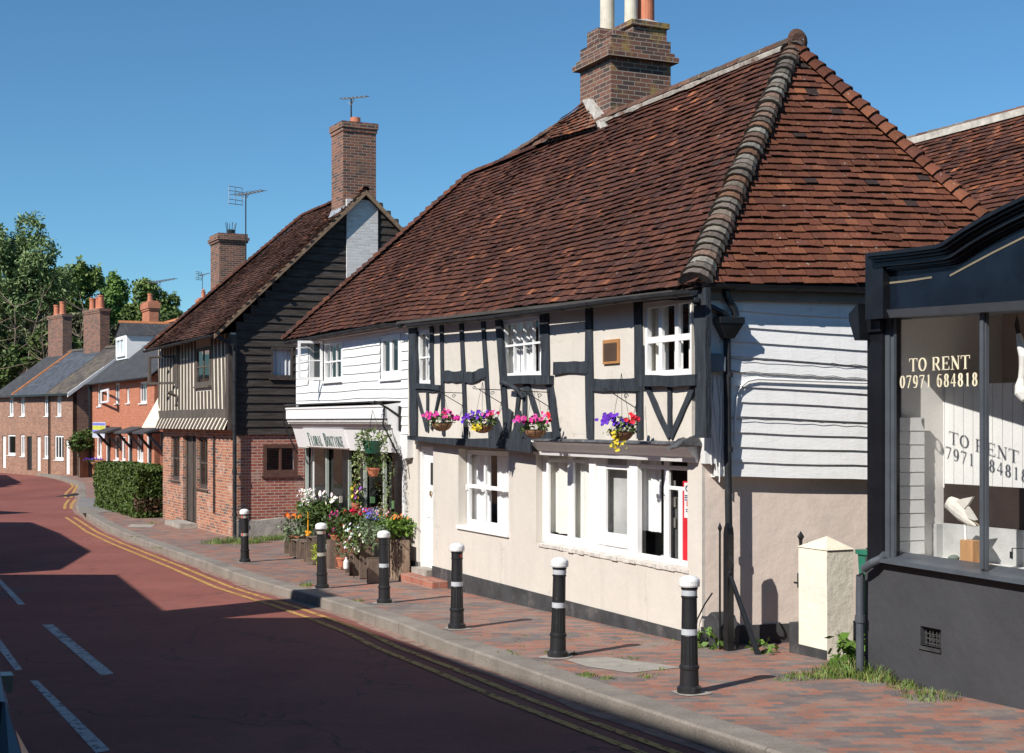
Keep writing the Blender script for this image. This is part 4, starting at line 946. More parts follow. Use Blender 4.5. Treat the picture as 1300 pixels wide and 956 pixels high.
# body
b = MB(M); b.box(XW, XW + .2, .22, 5, -.5, 4.1); b.box(XW, XL, 4.9, 5.1, -.5, 4.1); b.build('wall', M_['whiteold'], shop); b = MB(M); b.box(M.x(512.5, 0), XL - .002, -.03, .3, -.5, 2.6); b.build('pier', M_['whiteold'], shop)
b = MB(M); b.box(XW + .2, XW + .23, .22, 2.6, -.4, 2.1); b.box(M.x(512.5, 0) - .03, M.x(512.5, 0) - .001, .24, 2.6, -.4, 2.1); b.box(XW + .2, XL, 2.6, 2.7, -.4, 4); b.box(XW + .2, XL, .2, 2.6, 2.1, 2.2); b.build('room_partition', M_['darkroom'], shop)  # near-black linings give the sunlit inner walls the shade of an unlit shop
# roof part
b = MB(M); tiles(b, front, 17.2, SL, infr(-16.5, XS), PAL_FRONT, .03, seed=4); fdeck(b, -15.85, XS); b.col = (.05, .035, .03)
b.poly([E3 - dn, R2 - dn, E4 - dn]); b.poly([R2 - dn, V((XS, 2.4, 7.43)) - dn, BR - dn, E4 - dn]); b.col = (1, 1, 1); sroof = b.build('roof', M_['tile'], shop)
b = MB(M); hiptiles(b, E3 + V((0, 0, .03)), R2 + V((0, 0, .0)), .10, .17, PAL_FRONT, .06, seed=12, sag=lambda t: V((0, 0, -.0 * math.sin(math.pi * t)))); b.build('hip_tiles', M_['tile'], sroof)
b = MB(M); hiptiles(b, R2, V((XS, 2.4, 7.47)), .11, .3, PAL_FRONT, .006, seed=13, mort=False); b.build('ridge_tiles', M_['tile'], sroof)
gutter(M, [(M.x(363, -.36), -.36, M.z(363, 434, -.36)), (M.x(492, -.36), -.36, M.z(492, 410.5, -.36)), (M.x(508, -.36), -.36, M.z(508, 412, -.36))], .060, parent=shop)
b = MB(M); b.ext([(XW, 4.17), (XLu, 4.14), (XLu, 4.25), (XW, 4.28)], -.2, -.13); b.build('fascia', M_['whiteold'], shop)
# fascia box
fx0, fx1 = M.x(362.5, -.42), M.x(488, -.42); zt = M.z(425, 516, -.42); zb_ = M.z(410, 569.5, -.13)
b = MB(M); b.extx([(-.08, zt + .05), (-.43, zt), (-.43, zt - .03), (-.41, zt - .04), (-.41, zt - .235), (-.36, zt - .24), (-.36, zt - .34), (-.29, zt - .345), (-.29, zt - .40), (-.26, zt - .42), (-.14, zb_), (-.05, zb_)], fx0, fx1)
fb = b.build('sign_fascia', M_['white'], shop)
b = MB(M); b.box(fx0 - .02, fx1 + .01, -.45, -.06, zt + .052, zt + .075); b.box(fx0 + .02, fx1 - .05, -.418, -.36, zt - .262, zt - .238); b.build('lead_capping', M_['blackmatt'], fb)
b = MB(M); b.tube([(fx0 + .1, -.385, zt - .285), (fx1 - .05, -.385, zt - .285)], .028, 8)
b.tube([(fx0 + .12, -.372, zt - .325), (fx1 - .1, -.372, zt - .325)], .012, 6)
b.build('awning_roller', mat('awning_cloth', (.66, .64, .61), .9, .15, 8), fb)
# slanting board with the shop name
za, ya = zt - .42, -.26; dz_, dy_ = zb_ - za, -.14 - ya
def sl(x, t, o): L = math.hypot(dz_, dy_); return (x, ya + dy_ * t + o * dz_ / L, za + dz_ * t - o * dy_ / L * 1.0)
bx0, bx1 = M.x(386, -.25), M.x(439, -.22)
b = MB(M); b.hexa([sl(bx0, .9, 0), sl(bx1, .9, 0), sl(bx1, .9, .03), sl(bx0, .9, .03)][::-1], [sl(bx0, .02, 0), sl(bx1, .02, 0), sl(bx1, .02, .03), sl(bx0, .02, .03)][::-1]); sb_ = b.build('name_board', M_['white'], fb)
b = MB(M); b.hexa([sl(bx0, .93, 0), sl(bx1, .93, 0), sl(bx1, .93, .045), sl(bx0, .93, .045)][::-1], [sl(bx0, .90, 0), sl(bx1, .90, 0), sl(bx1, .90, .045), sl(bx0, .90, .045)][::-1]); b.build('board_ledge', mat('brownish_ledge', (.25, .20, .18)), sb_)
tl = MB(WORLD)
class SlFr:
    def w(s, x, y, z): p = sl(x, 1 - z, .032 - y); return M.w(*p)
LB = MB(SlFr()); Wt = bx1 - bx0; LH = math.hypot(dz_, dy_)
hcap = .62; 
def put(text, x0, w, z0, h): lettering(LB, None, text, x0, z0, w, h, -.004, .003, bold=1.0)
_old = GL
def lett2(text, x0, w, z0, h, bold):
    # glyph strokes are in board units; keep stroke width tied to letter width
    n = len(text); cw = w / n
    for i, chh in enumerate(text):
        g = MB(WORLD); lettering(g, None, chh, 0, 0, cw, cw * 1.6, 0, 0.003, bold=bold)
        vs = [p.copy() for p in g.v]; k0 = len(LB.v)
        for p in vs: LB.v.append(SlFr().w(x0 + i * cw + p.x, -.004 - (.003 if p.y == 0 else 0), z0 + p.z / (cw * 1.6) * h))
        for f in g.f: LB.f.append([k0 + q for q in f])
        LB.uv += g.uv; LB.c += g.c; LB.sm += g.sm
u = Wt / 17.5
lett2('F', bx0 + 1.6 * u, 1.15 * u, .16, .62, 1.5); lett2('LORAL', bx0 + 2.8 * u, 4.9 * u, .16, .48, 1.35)
lett2('B', bx0 + 8.6 * u, 1.25 * u, .16, .62, 1.5); lett2('OUTIQUE', bx0 + 9.9 * u, 6.6 * u, .16, .48, 1.35)
LB.build('lettering', mat('green_lettering', (.10, .17, .15), .6, 0.05, bump=0), sb_)
# right hand plain plaster part
b = MB(M); b.px([(488, 513), (518, 513), (517, 581), (512, 583), (508, 577), (498, 571), (480, 569), (455, 568.5)], -.115, .0)
b.build('plaster_panel', M_['whiteold'], shop)
b = MB(M)
b.tube([(fx1 + .02, -.14, zt - .02), (fx1 + .02, -.14, zt - .45)], .028, 6)
b.tube([(fx1 + .02, -.14, zt - .2), (fx1 - .02, -.45, zt + .0), (fx1 - .03, -.6, zt + .06)], .022, 6); b.tube([(fx1, -.42, zt - .02), (fx1 + .02, -.45, zt - .35), (fx1 + .14, -.2, zt - .9), (fx1 + .2, -.16, zt - 1.15)], .016, 6)
b.tube([(fx1 - .03 + .04 * math.cos(k), -.66 + .05 * math.sin(k), zt + .0 + .012 * k) for k in range(6)], .01, 5)
b.build('awning_arm', M_['black'], shop)
b = MB(M); b.tube([(fx0 - .01, -.16, zt - .1), (fx0 - .015, -.46, zt - .0), (fx0 - .02, -.46, zt - .3), (fx0 + .02, -.28, zt - .75), (fx0 + .03, -.16, zt - .98)], .016, 6); b.build('awning_arm', M_['black'], shop)
# shopfront
sx0, sx1 = XW + .02, M.x(512.5, 0); zh = zb_ + .02; zg = -.45
def XX(p): return M.x(p, .1)
b = MB(M)
b.box(sx0, XX(389.5), .06, .2, zg, zh + .3); 
for a, c in ((413.2, 415.2), (436, 444), (458, 463.5), (486.5, 488.5), (502, 505)): b.box(XX(a), XX(c), .08, .2, zg, zh + .3)
b.box(XX(505), sx1, .04, .2, zg, zh + .3); b.box(sx0, sx1, .05, .22, zh - .03, zh + .3)
b.box(XX(389), XX(437), .07, .22, zg, zg + .55); b.box(XX(463), XX(502), .07, .22, zg, zg + .55)
sf = b.build('shopfront', M_['black'], shop)
sg_ = mat('sage_paint', (.42, .47, .42), .5)
for a in (390, 415.6, 444.2, 463.8, 488.7): b = MB(M); b.box(XX(a), XX(a) + .05, .06, .12, zg + .3, zh); b.build('glazing_bar', sg_, sf)
for a, c in ((390, 436), (464, 502)): b = MB(M); b.poly([(XX(a), .14, zg), (XX(c), .14, zg), (XX(c), .14, zh), (XX(a), .14, zh)]); b.build('pane', M_['glass'], sf)
dsp = MB(M)
for k in range(70):
    x = sx0 + .4 + R.random() * (sx1 - sx0 - .8); y = .45 + R.random() * .8; z = zg + .55 + R.random() ** 1.6 * 1.2; s_ = R.uniform(.05, .13)
    dsp.col = R.choice([(.5, .1, .12), (.12, .25, .1), (.6, .55, .5), (.1, .16, .35), (.5, .3, .1), (.3, .3, .33), (.45, .2, .35), (.15, .3, .15)])
    dsp.box(x, x + s_, y, y + s_, z, z + s_ * R.uniform(1, 2.5))
dsp.col = (.35, .36, .38); dsp.box(XX(478), XX(483), .5, .55, zg + .5, zg + 1.3); dsp.col = (.7, .7, .7); dsp.box(XX(497), XX(500.5), .25, .28, zg + .75, zg + 1.15)
tag(dsp.build('shop_display', M_['petal']), 'assorted gifts and vases on show inside the flower shop window', 'display')
b = MB(M); b.box(sx0 + .3, sx1 - .3, .3, 1.4, zg + .45, zg + .54); b.build('display_shelf', M_['darkwood'], shop)
# ================================================================== rear tiled house behind on the right
RH = thing('tiled_rear_house', 'brown tiled roof with pale ridge rising behind the cottage hip at far right', 'house', M.w(-2, 9, 0))
xr0, xr1 = -9.0, 1.2
def rearf(u, s): t = s / 4.6; return (xr0 + u, 5.9 + 3.3 * t, 4.4 + 3.32 * t)
zr = M.z(1143, 182, 9.2)
def rearf(u, s): t = s / 4.7; return (xr0 + u, 5.9 + 3.3 * t, 4.3 + (zr - 4.3) * t)
b = MB(M); tiles(b, rearf, xr1 - xr0, 4.7, lambda u, s: 0 <= u <= xr1 - xr0 and s < 4.66, PAL_FRONT + PAL_SIDE[:2], .06, seed=21); b.col = (.05, .035, .03)
b.poly([(xr0, 5.9, 4.26), (xr1, 5.9, 4.26), (xr1, 9.2, zr - .04), (xr0, 9.2, zr - .04)]); b.poly([(xr1, 12.5, 4.26), (xr0, 12.5, 4.26), (xr0, 9.2, zr - .04), (xr1, 9.2, zr - .04)]); b.col = (1, 1, 1)
ro = b.build('roof', M_['tile'], RH)
b = MB(M); hiptiles(b, (xr0, 9.2, zr + .02), (xr1, 9.2, zr + .02), .12, .3, [(.22, .12, .08), (.26, .2, .16), (.2, .1, .07)], .01, seed=22, mort=False); b.build('ridge_tiles', M_['tilehip'], ro)
b = MB(M); b.box(xr0, xr1, 9.02, 9.1, zr - .12, zr + .0); b.build('ridge_mortar', mat('pale_mortar', (.50, .46, .40), .9, .3, 7, .8, 25, .01), ro)
b = MB(M); b.box(xr0 + .2, xr1 - .2, 6.15, 12.2, -.5, 4.3); b.ext([(xr1 - .2, 4), (xr1 - .2, 4), (xr1 - .25, 4)], 6, 12) if 0 else None
b.extx([(6.15, 4.3), (12.2, 4.3), (9.2, zr - .15)], xr0 + .2, xr1 - .2); b.build('wall', M_['oldbrick'], RH)

# ================================================================== close studded old house (T)
T = Fr(-7.02, 36, -63.7); TS = Fr(-7.02, 36, 26.3)
th = thing('close_studded_house', 'old brick and black weatherboard house with jettied striped timber front', 'house', T.w(-4, 3.4, -.47))
LT = -8.3; ze = 4.72; Tz = T.z
door = rect(T, 0, 232.5, 249.5, 553, 662); wlo = rect(T, 0, 250, 263.5, 555, 621); wle = rect(T, 0, 217.3, 228, 554, 610)
b = MB(T); b.wall([(LT, -.8), (0, -.8), (0, 2.35), (LT, 2.35)], [rpoly(door), rpoly(wlo), rpoly(wle)], 0, .3); b.build('wall', M_['oldbrick'], th)
gwin = rect(TS, 0, 334, 378, 564, 603)
b = MB(TS); zb0 = TS.z(335, 552)
b.wall([(.0, -.8), (6.9, -.8), (6.9, zb0), (0, zb0)], [rpoly(gwin)], .001, .3); b.build('side_wall', M_['sidebrick'], th)
b = MB(TS); n = 24
for k in range(n):
    x0, x1 = 6.9 * k / n, 6.9 * (k + 1) / n; h0, h1 = [-.02 + .05 * noise.noise(V((x * 1.3, 4, 1))) for x in (x0, x1)]
    b.hexa([(x0, -.03, -.7), (x1, -.03, -.7), (x1, .02, -.7), (x0, .02, -.7)], [(x0, -.02, h0), (x1, -.02, h1), (x1, .02, h1 + .03), (x0, .02, h0 + .03)])
b.build('rendered_base', M_['stone'], th)
b = MB(T); b.box(LT, -.3, 6.6, 6.9, -.8, 4.9); b.box(LT, LT + .3, .3, 6.6, -.8, 4.6); b.box(LT + .3, -.3, 2.5, 2.6, -.7, 4.6); b.box(LT + .3, -.3, .3, 2.5, 2.25, 2.35); b.build('rear_wall', M_['oldbrick'], th)
# black boards on the gable
gz = lambda v: None
def vf(z): return -.2 + (z - ze) / 1.097
def vr(z): return 3.75 + (8.44 - z) / .91
gup = rect(TS, -.03, 344, 372, 441, 480)
b = MB(TS); z = zb0
while z < 8.6:
    h = .205; x0 = max(0.0, vf(z + h * .6)); x1 = min(6.9, vr(z + h * .6)); segs = [(x0, x1)]
    if z < 4.7: segs = [(0, 6.9)]
    for r in (gup, (2.92, 3.85, 2.0, 9.9)):
        if r[2] - .05 < z + h / 2 < r[3] + .05:
            ns = []
            for a, c in segs:
                if r[1] <= a or r[0] >= c: ns.append((a, c)); continue
                if r[0] > a: ns.append((a, r[0]))
                if r[1] < c: ns.append((r[1], c))
            segs = ns
    for a, c in segs:
        if c - a < .05: continue
        k = max(1, int((c - a) / .7))
        for i in range(k):
            p, q = a + (c - a) * i / k, a + (c - a) * (i + 1) / k
            f = lambda x: .02 * noise.noise(V((x * .8, z * 2, 3)))
            b.poly([(p, -.055, z + f(p)), (q, -.055, z + f(q)), (q, -.02, z + h + .02 + f(q)), (p, -.02, z + h + .02 + f(p))]); b.poly([(p, 0, z + f(p)), (q, 0, z + f(q)), (q, -.055, z + f(q)), (p, -.055, z + f(p))])
    z += h
b.wall([(0.02, zb0 + .01), (6.88, zb0 + .01), (6.88, 5.3), (3.43, 8.45), (0.02, 4.75)], [rpoly(gup)], -.002, .1)
b.build('gable_weatherboard', M_['bboard'], th)
b = MB(TS); b.box(2.95, 3.82, -.09, .05, 2.2, 8.35); b.build('chimney_breast', brick('whitewashed_brick', (.66, .65, .63), (.74, .74, .72), (.60, .59, .57), soot=(.45, .42, .38), slo=.6, shi=.8, dscale=3, dark=(.58, .57, .55)), th)
gw = window(th, TS, gup[0], gup[1], gup[2], gup[3], -.05, cols=1, rows=1, fw=.06, fm='darkwood', curtain=[(0, 1, 'net', 0)], sill=.05, label='small gable window with white net curtain')
window(th, TS, gwin[0], gwin[1], gwin[2], gwin[3], .0, cols=2, rows=1, fw=.10, bw=.06, fm='brownwood', sill=.05, curtain=[(.05, .12, 'net', 0), (.9, .97, 'net', 0)], label='wide brown two-pane ground floor side window')
# door and front windows
b = MB(T); x0, x1, z0, z1 = door
b.box(x0, x0 + .12, .08, .26, z0, z1); b.box(x1 - .12, x1, .08, .26, z0, z1); b.box(x0 + .12, x1 - .12, .12, .22, z0, z1); b.box((x0 + x1) / 2 - .05, (x0 + x1) / 2 + .05, .08, .14, z0, z1); b.build('door', M_['darkwood'], th)
window(th, T, wlo[0], wlo[1], wlo[2], wlo[3], .08, cols=2, rows=2, fm='darkwood', fw=.09, bw=.05, sill=.12); window(th, T, wle[0], wle[1], wle[2], wle[3], .06, cols=2, rows=2, fm='darkwood', fw=.09, bw=.05, sill=.1)
b = MB(T); b.tube([(T.x(271.5, -.04), -.04, Tz(271.5, 553, -.04)), (T.x(271.5, -.04), -.04, Tz(271.5, 652, -.04))], .025, 6); b.build('waste_pipe', M_['gutter'], th)
b = MB(T); b.box(door[0] - .1, door[1] + .15, -.5, .1, -.8, door[2]); b.build('doorstep', M_['stone'], th)
# jettied front: plaster with close studs
vj = -.14; zj = 2.33
uw = rect(T, vj, 250, 268, 441, 490)
b = MB(T); b.wall([(LT, zj), (.03, zj), (.03, 4.75), (LT, 4.75)], [rpoly(uw)], vj, vj + .14); b.box(0, .03, vj, .0, zj, 4.7)
b.poly([(LT, vj - .16, zj - .04), (.0, vj - .16, zj - .04), (.0, vj - .002, zj + .34), (LT, vj - .002, zj + .34)]); b.poly([(LT, vj - .16, zj - .04), (LT, vj, zj - .04), (.0, vj, zj - .04), (.0, vj - .16, zj - .04)])
b.poly([(LT - .02, vj - .5, zj - .02), (LT - .02, vj, zj + .9), (LT - .02, .3, zj + .9), (LT - .02, .3, zj - .02)][::-1]); b.poly([(LT - .02, vj - .5, zj - .02), (LT + .4, vj - .16, zj - .02), (LT + .4, vj, zj + .3), (LT - .02, vj, zj + .9)])
b.build('plaster_front', mat('cream_infill', (.74, .66, .54), .9, .1, 4, .4, 20, .006), th)
b = MB(T); n = 22
for k in range(n):
    x = LT + .12 + (0 - .25 - LT) * k / (n - 1); lean = .30 * (k / n - .35) * -1; wv_ = .165 + R.uniform(-.015, .02)
    zb2 = zj + .34; zt2 = 4.72
    if uw[0] - .04 < x + lean < uw[1] + .08: zt2 = uw[2] - .14; lean *= .45
    xt = x + lean
    b.hexa([(x - wv_ / 2, vj - .022, zb2), (x + wv_ / 2, vj - .022, zb2), (x + wv_ / 2, vj + .01, zb2), (x - wv_ / 2, vj + .01, zb2)], [(xt - wv_ / 2, vj - .022, zt2), (xt + wv_ / 2, vj - .022, zt2), (xt + wv_ / 2, vj + .01, zt2), (xt - wv_ / 2, vj + .01, zt2)])
n = 21
for k in range(n):
    x = LT + .1 + (-.2 - LT) * k / (n - 1); w2 = .095
    b.hexa([(x - w2 - .14, vj - .185, zj - .035), (x + w2 - .14, vj - .185, zj - .035), (x + w2 - .14, vj - .12, zj - .035), (x - w2 - .14, vj - .12, zj - .035)], [(x - w2, vj - .025, zj + .34), (x + w2, vj - .025, zj + .34), (x + w2, vj + .01, zj + .34), (x - w2, vj + .01, zj + .34)])
b.build('studs', M_['greywood'], th)
b = MB(T); n = 16
for k in range(n):
    x0, x1 = LT + .1 + (-.1 - LT) * k / n, LT + .1 + (-.1 - LT) * (k + 1) / n; o0, o1 = [.04 * noise.noise(V((x * .9, 2, 2))) for x in (x0, x1)]
    b.hexa([(x0, vj - .05, zj + .28 + o0), (x1, vj - .05, zj + .28 + o1), (x1, vj, zj + .28 + o1), (x0, vj, zj + .28 + o0)], [(x0, vj - .05, zj + .50 + o0), (x1, vj - .05, zj + .50 + o1), (x1, vj, zj + .50 + o1), (x0, vj, zj + .50 + o0)])
b.build('rail', M_['greywood'], th)
b = MB(T); b.box(-.24, .05, vj - .06, .02, zj - .05, 4.7); b.build('corner_post', M_['darkwood'], th)
window(th, T, uw[0], uw[1], uw[2], uw[3], vj - .03, cols=2, rows=2, fm='greywood', fw=.09, bw=.04, sill=.06, label='dark oak window in the middle of the striped front')
ow = rect(T, vj - .45, 209, 226.5, 448, 486)
b = MB(T); x0, x1, z0, z1 = ow; y = vj - .42
xh = T.x(225, vj)
def skew(u): return (xh - .05 - u * .95, vj - .02 - u * .55)
def sb2(u0, u1, za, zc, t=.05):
    (ax, ay), (cx_, cy) = skew(u0), skew(u1); b.hexa([(ax, ay, za), (cx_, cy, za), (cx_ + .01, cy + t, za), (ax + .01, ay + t, za)][::-1], [(ax, ay, zc), (cx_, cy, zc), (cx_ + .01, cy + t, zc), (ax + .01, ay + t, zc)][::-1])
sb2(0, 1.1, z0, z0 + .07); sb2(0, 1.1, z1 - .07, z1); sb2(0, .08, z0 + .07, z1 - .07); sb2(1.02, 1.1, z0 + .07, z1 - .07); sb2(.08, 1.02, z0 + .78, z0 + .81, .02)
oc2 = b.build('open_casement', M_['darkwood'], th)
b = MB(T); b.box(xh, xh + .22, vj - .05, vj + .01, z0 - .1, 4.7); b.tube([(xh + .1, vj - .3, z0 - .25), (xh + .1, vj - .05, z0 - .35), (xh + .12, vj - .06, z0 - .65)], .05, 6); b.build('bracket', M_['greywood'], th)
b = MB(T); zt = 4.62; b.tube([(.12, vj - .45, zt + .05), (.14, -.12, zt - .2), (.13, -.06, zt - .35), (.13, -.06, -.5)], .05, 10)
for q in (.1, 1.2, 2.4, 3.5): b.tube([(.13, -.06, q), (.13, -.06, q + .08)], .065, 10)
b.build('downpipe', M_['gutter'], th)
# roof
rz = 8.62; TE = V((.22, -.60, ze)); LX = LT + .40; RL = V((-5.05, 3.43, rz))
SLT = math.hypot(4.03, rz - ze)
def tf(u, s):
    x = LX + u; t = s / SLT; return (x, -.60 + 4.03 * t, ze + .03 * math.sin(x) - .06 * (x / LX) + (rz - ze) * t - .07 * math.sin(math.pi * min(1, max(0, t))))
def tin(u, s): x = LX + u; return x <= .26 and s / SLT <= min(1, (x - LX) / (RL.x - LX)) and s >= -.02
b = MB(T); tiles(b, tf, -LX + .4, SLT, tin, [(.135, .065, .048), (.115, .057, .044), (.155, .072, .05), (.10, .055, .045), (.17, .08, .055)], .03, seed=31, e=.1)
b.col = (.06, .045, .04); E = V((LX, -.60, ze - .04)); dn = V((0, 0, .05))

for k in range(30):
    x0, x1 = LX + (.22 - LX) * k / 30, LX + (.22 - LX) * (k + 1) / 30
    tt = lambda x: max(.001, min(1, (x - LX) / (RL.x - LX))) * SLT
    for q in range(8): b.poly([V(tf(x0 - LX, tt(x0) * q / 8)) - dn, V(tf(x1 - LX, tt(x1) * q / 8)) - dn, V(tf(x1 - LX, tt(x1) * (q + 1) / 8)) - dn, V(tf(x0 - LX, tt(x0) * (q + 1) / 8)) - dn])
b.poly([E, RL - dn * 1.8, (LX, 7.2, 5.2)]); b.poly([(.22, 7.2, 5.2), (LX, 7.2, 5.2), RL - dn, V((.22, 3.43, rz)) - dn]); b.poly([(.22, 7.2, 5.12), (.22, 3.43, rz - .15), RL - dn * 3, (LX, 7.2, 5.12)][::-1])
b.col = (1, 1, 1); tro = b.build('roof', M_['tile'], th)
b = MB(T); hiptiles(b, (LX, -.60, ze + .0), RL + V((0, 0, .03)), .09, .16, PAL_FRONT, .04, seed=33); hiptiles(b, RL, (.2, 3.43, rz + .02), .11, .3, PAL_FRONT, .01, seed=34, mort=False); b.build('ridge_tiles', M_['tile'], tro)
b = MB(T)
for (a, c) in (((.22, -.60, ze - .02), (.22, 3.43, rz - .02)), ((.22, 7.2, 5.15), (.22, 3.43, rz - .02))):
    a, c = V(a), V(c); b.hexa([a - V((.03, 0, .12)), a + V((.03, 0, -.12)), c + V((.03, 0, -.14)), c - V((.03, 0, .14))], [a - V((.03, 0, 0)), a + V((.03, 0, 0)), c + V((.03, 0, 0)), c - V((.03, 0, 0))])
b.build('bargeboard', mat('brown_bargeboard', (.24, .16, .10), .85, .3, 6, .5, 15), tro)
gutter(T, [(LX + .02, -.65, ze - .09), (.2, -.65, ze - .05)], .06, parent=th)
cz = TS.z(434, 158, .0)
chimney(th, T, -.93, .0, 2.88, 3.80, 7.2, cz + .1, M_['chbrick2'], pots=(), bands=((.0, .05, .16), (.16, .025, .10)))
b = MB(T); b.lathe([(.14, cz + .1), (.14, cz + .32), (.11, cz + .32)], (-.5, 3.4, 0), 12); b.build('chimney_pot', M_['terracotta'], th)
b = MB(T); b.hexa([(-1.0, 2.75, 7.85), (.06, 2.75, 7.85), (.06, 3.0, 8.0), (-1.0, 3.0, 8.0)], [(-.97, 2.84, 8.05), (.03, 2.84, 8.05), (.03, 2.9, 8.2), (-.97, 2.9, 8.2)]); b.build('chimney_flashing', M_['lead'], tro)
# rear wing carrying the second stack
rw = thing('brick_rear_wing', 'tall plain brick chimney stack standing behind the striped house roof', 'house wing', T.w(-13, 4, -.5))
b = MB(T); b.box(-15, -9.5, 3.2, 8.5, -.8, 4.6); b.build('wall', M_['brbrick'], rw)
b = MB(T); b.extx([(3.0, 4.6), (5.8, 6.6), (8.7, 4.6)], -15.1, -9.3); b.build('roof', M_['slatebrown'], rw)
cxx = T.x(290, 4.0); d_ = (T.w(cxx, 4.0, 0)).y
chimney(rw, T, cxx - .62, cxx + .62, 3.5, 4.5, 4.8, T.z(290, 290, 3.5), M_['chbrick2'], bands=((.0, .04, .14), (.14, .09, .10), (.24, .05, .08)))
b = MB(T); zt = T.z(290, 290, 3.5); b.lathe([(.16, zt), (.16, zt + .16), (.12, zt + .16)], (cxx + .35, 4.0, 0), 10)
for k in range(6): a = k * 1.047; b.tube([(cxx + .35 + .15 * math.cos(a), 4 + .15 * math.sin(a), zt + .15), (cxx + .35 + .2 * math.cos(a), 4 + .2 * math.sin(a), zt + .42)], .012, 4)
b.build('chimney_cowl', M_['black'], rw)
def aerial(name, label, fr, base, mast, els, L, ang, tilt=0, r=.012, el0=.45, refl=True, grp=None):
    """mast with a boom of cross elements; els = number of elements, L boom length"""
    t = thing(name, label, 'tv aerial', fr.w(*base))
    b = MB(fr); x, y, z = base; b.tube([(x, y, z), (x, y, z + mast)], .022, 6)
    b.build('mast', M_['gutter'], t)
    b = MB(fr); ca, sa = math.cos(ang), math.sin(ang); zz = z + mast
    def P(u, w=0, h=0): return (x + ca * u - sa * w, y + sa * u + ca * w, zz + h + u * tilt)
    b.tube([P(-L * .35), P(L * .65)], .02, 6); b.tube([P(-.15, 0, -.1), P(0, 0, -.2), P(.2)], .014, 5)
    b.build('boom', M_['metal'], t)
    b = MB(fr)
    for k in range(els):
        u = -L * .35 + L * k / (els - 1); l = el0 * (1 - .5 * k / els) / 2; b.tube([P(u, -l, .01), P(u, l, .01)], r, 4)
    if refl:
        for h in (-.3, -.15, .15, .3): b.tube([P(-L * .4, -.3, h), P(-L * .4, .3, h)], r, 4)
        for w in (-.28, 0, .28): b.tube([P(-L * .4, w, -.32), P(-L * .4, w, .32)], r, 4)
    b.build('elements', M_['metal'], t); return t
aerial('tv_aerial', 'television aerial lying level on top of the tall chimney above the black gable', T, (-.55, 3.3, cz + .1), .75, 7, 1.5, math.radians(5), -.15, el0=.22, refl=False)
xq, zq = T.q(312, 345, 3.9); aerial('tv_aerial', 'television aerial on a tall dark mast beside the plain brick stack', T, (xq, 3.9, zq - 1), T.z(312, 246, 3.9) - zq + 1, 8, 1.5, math.radians(20), .0, el0=.6)

# ================================================================== orange brick row (R)
RF = Fr(-16.4, 65, math.degrees(math.atan2(-.8905, .455)))
LR = -15.0; rez = 4.62; rrz = 8.0; DR = 7.8
divs = [0, RF.x(169, 0), RF.x(143.5, 0), LR]
wins = {0: dict(up=[(177, 186.6, 484.5, 512, 3)], lo=[(173, 181.8, 555.5, 587.5, 3)], door=(186.3, 192.5, 552, 612), can=(170.6, 193)),
        1: dict(up=[(145.8, 151.7, 486, 512.5, 2), (160.3, 164.5, 493, 512, 1)], lo=[(145, 150.7, 553, 584, 1), (153.8, 159.2, 553.5, 585, 1)], door=(162, 168, 551.5, 610), can=(147, 169)),
        2: dict(up=[(123.5, 128.3, 487.6, 516, 1)], lo=[(122, 129.2, 551.6, 581.5, 2)], door=(134.2, 140.2, 551.6, 606), can=(121, 141.5))}
names = ['orange brick end cottage nearest the hedge, with bracketed door canopy', 'middle orange brick cottage with slender window beside an upper sash', 'far orange brick cottage with open casement and sale board']
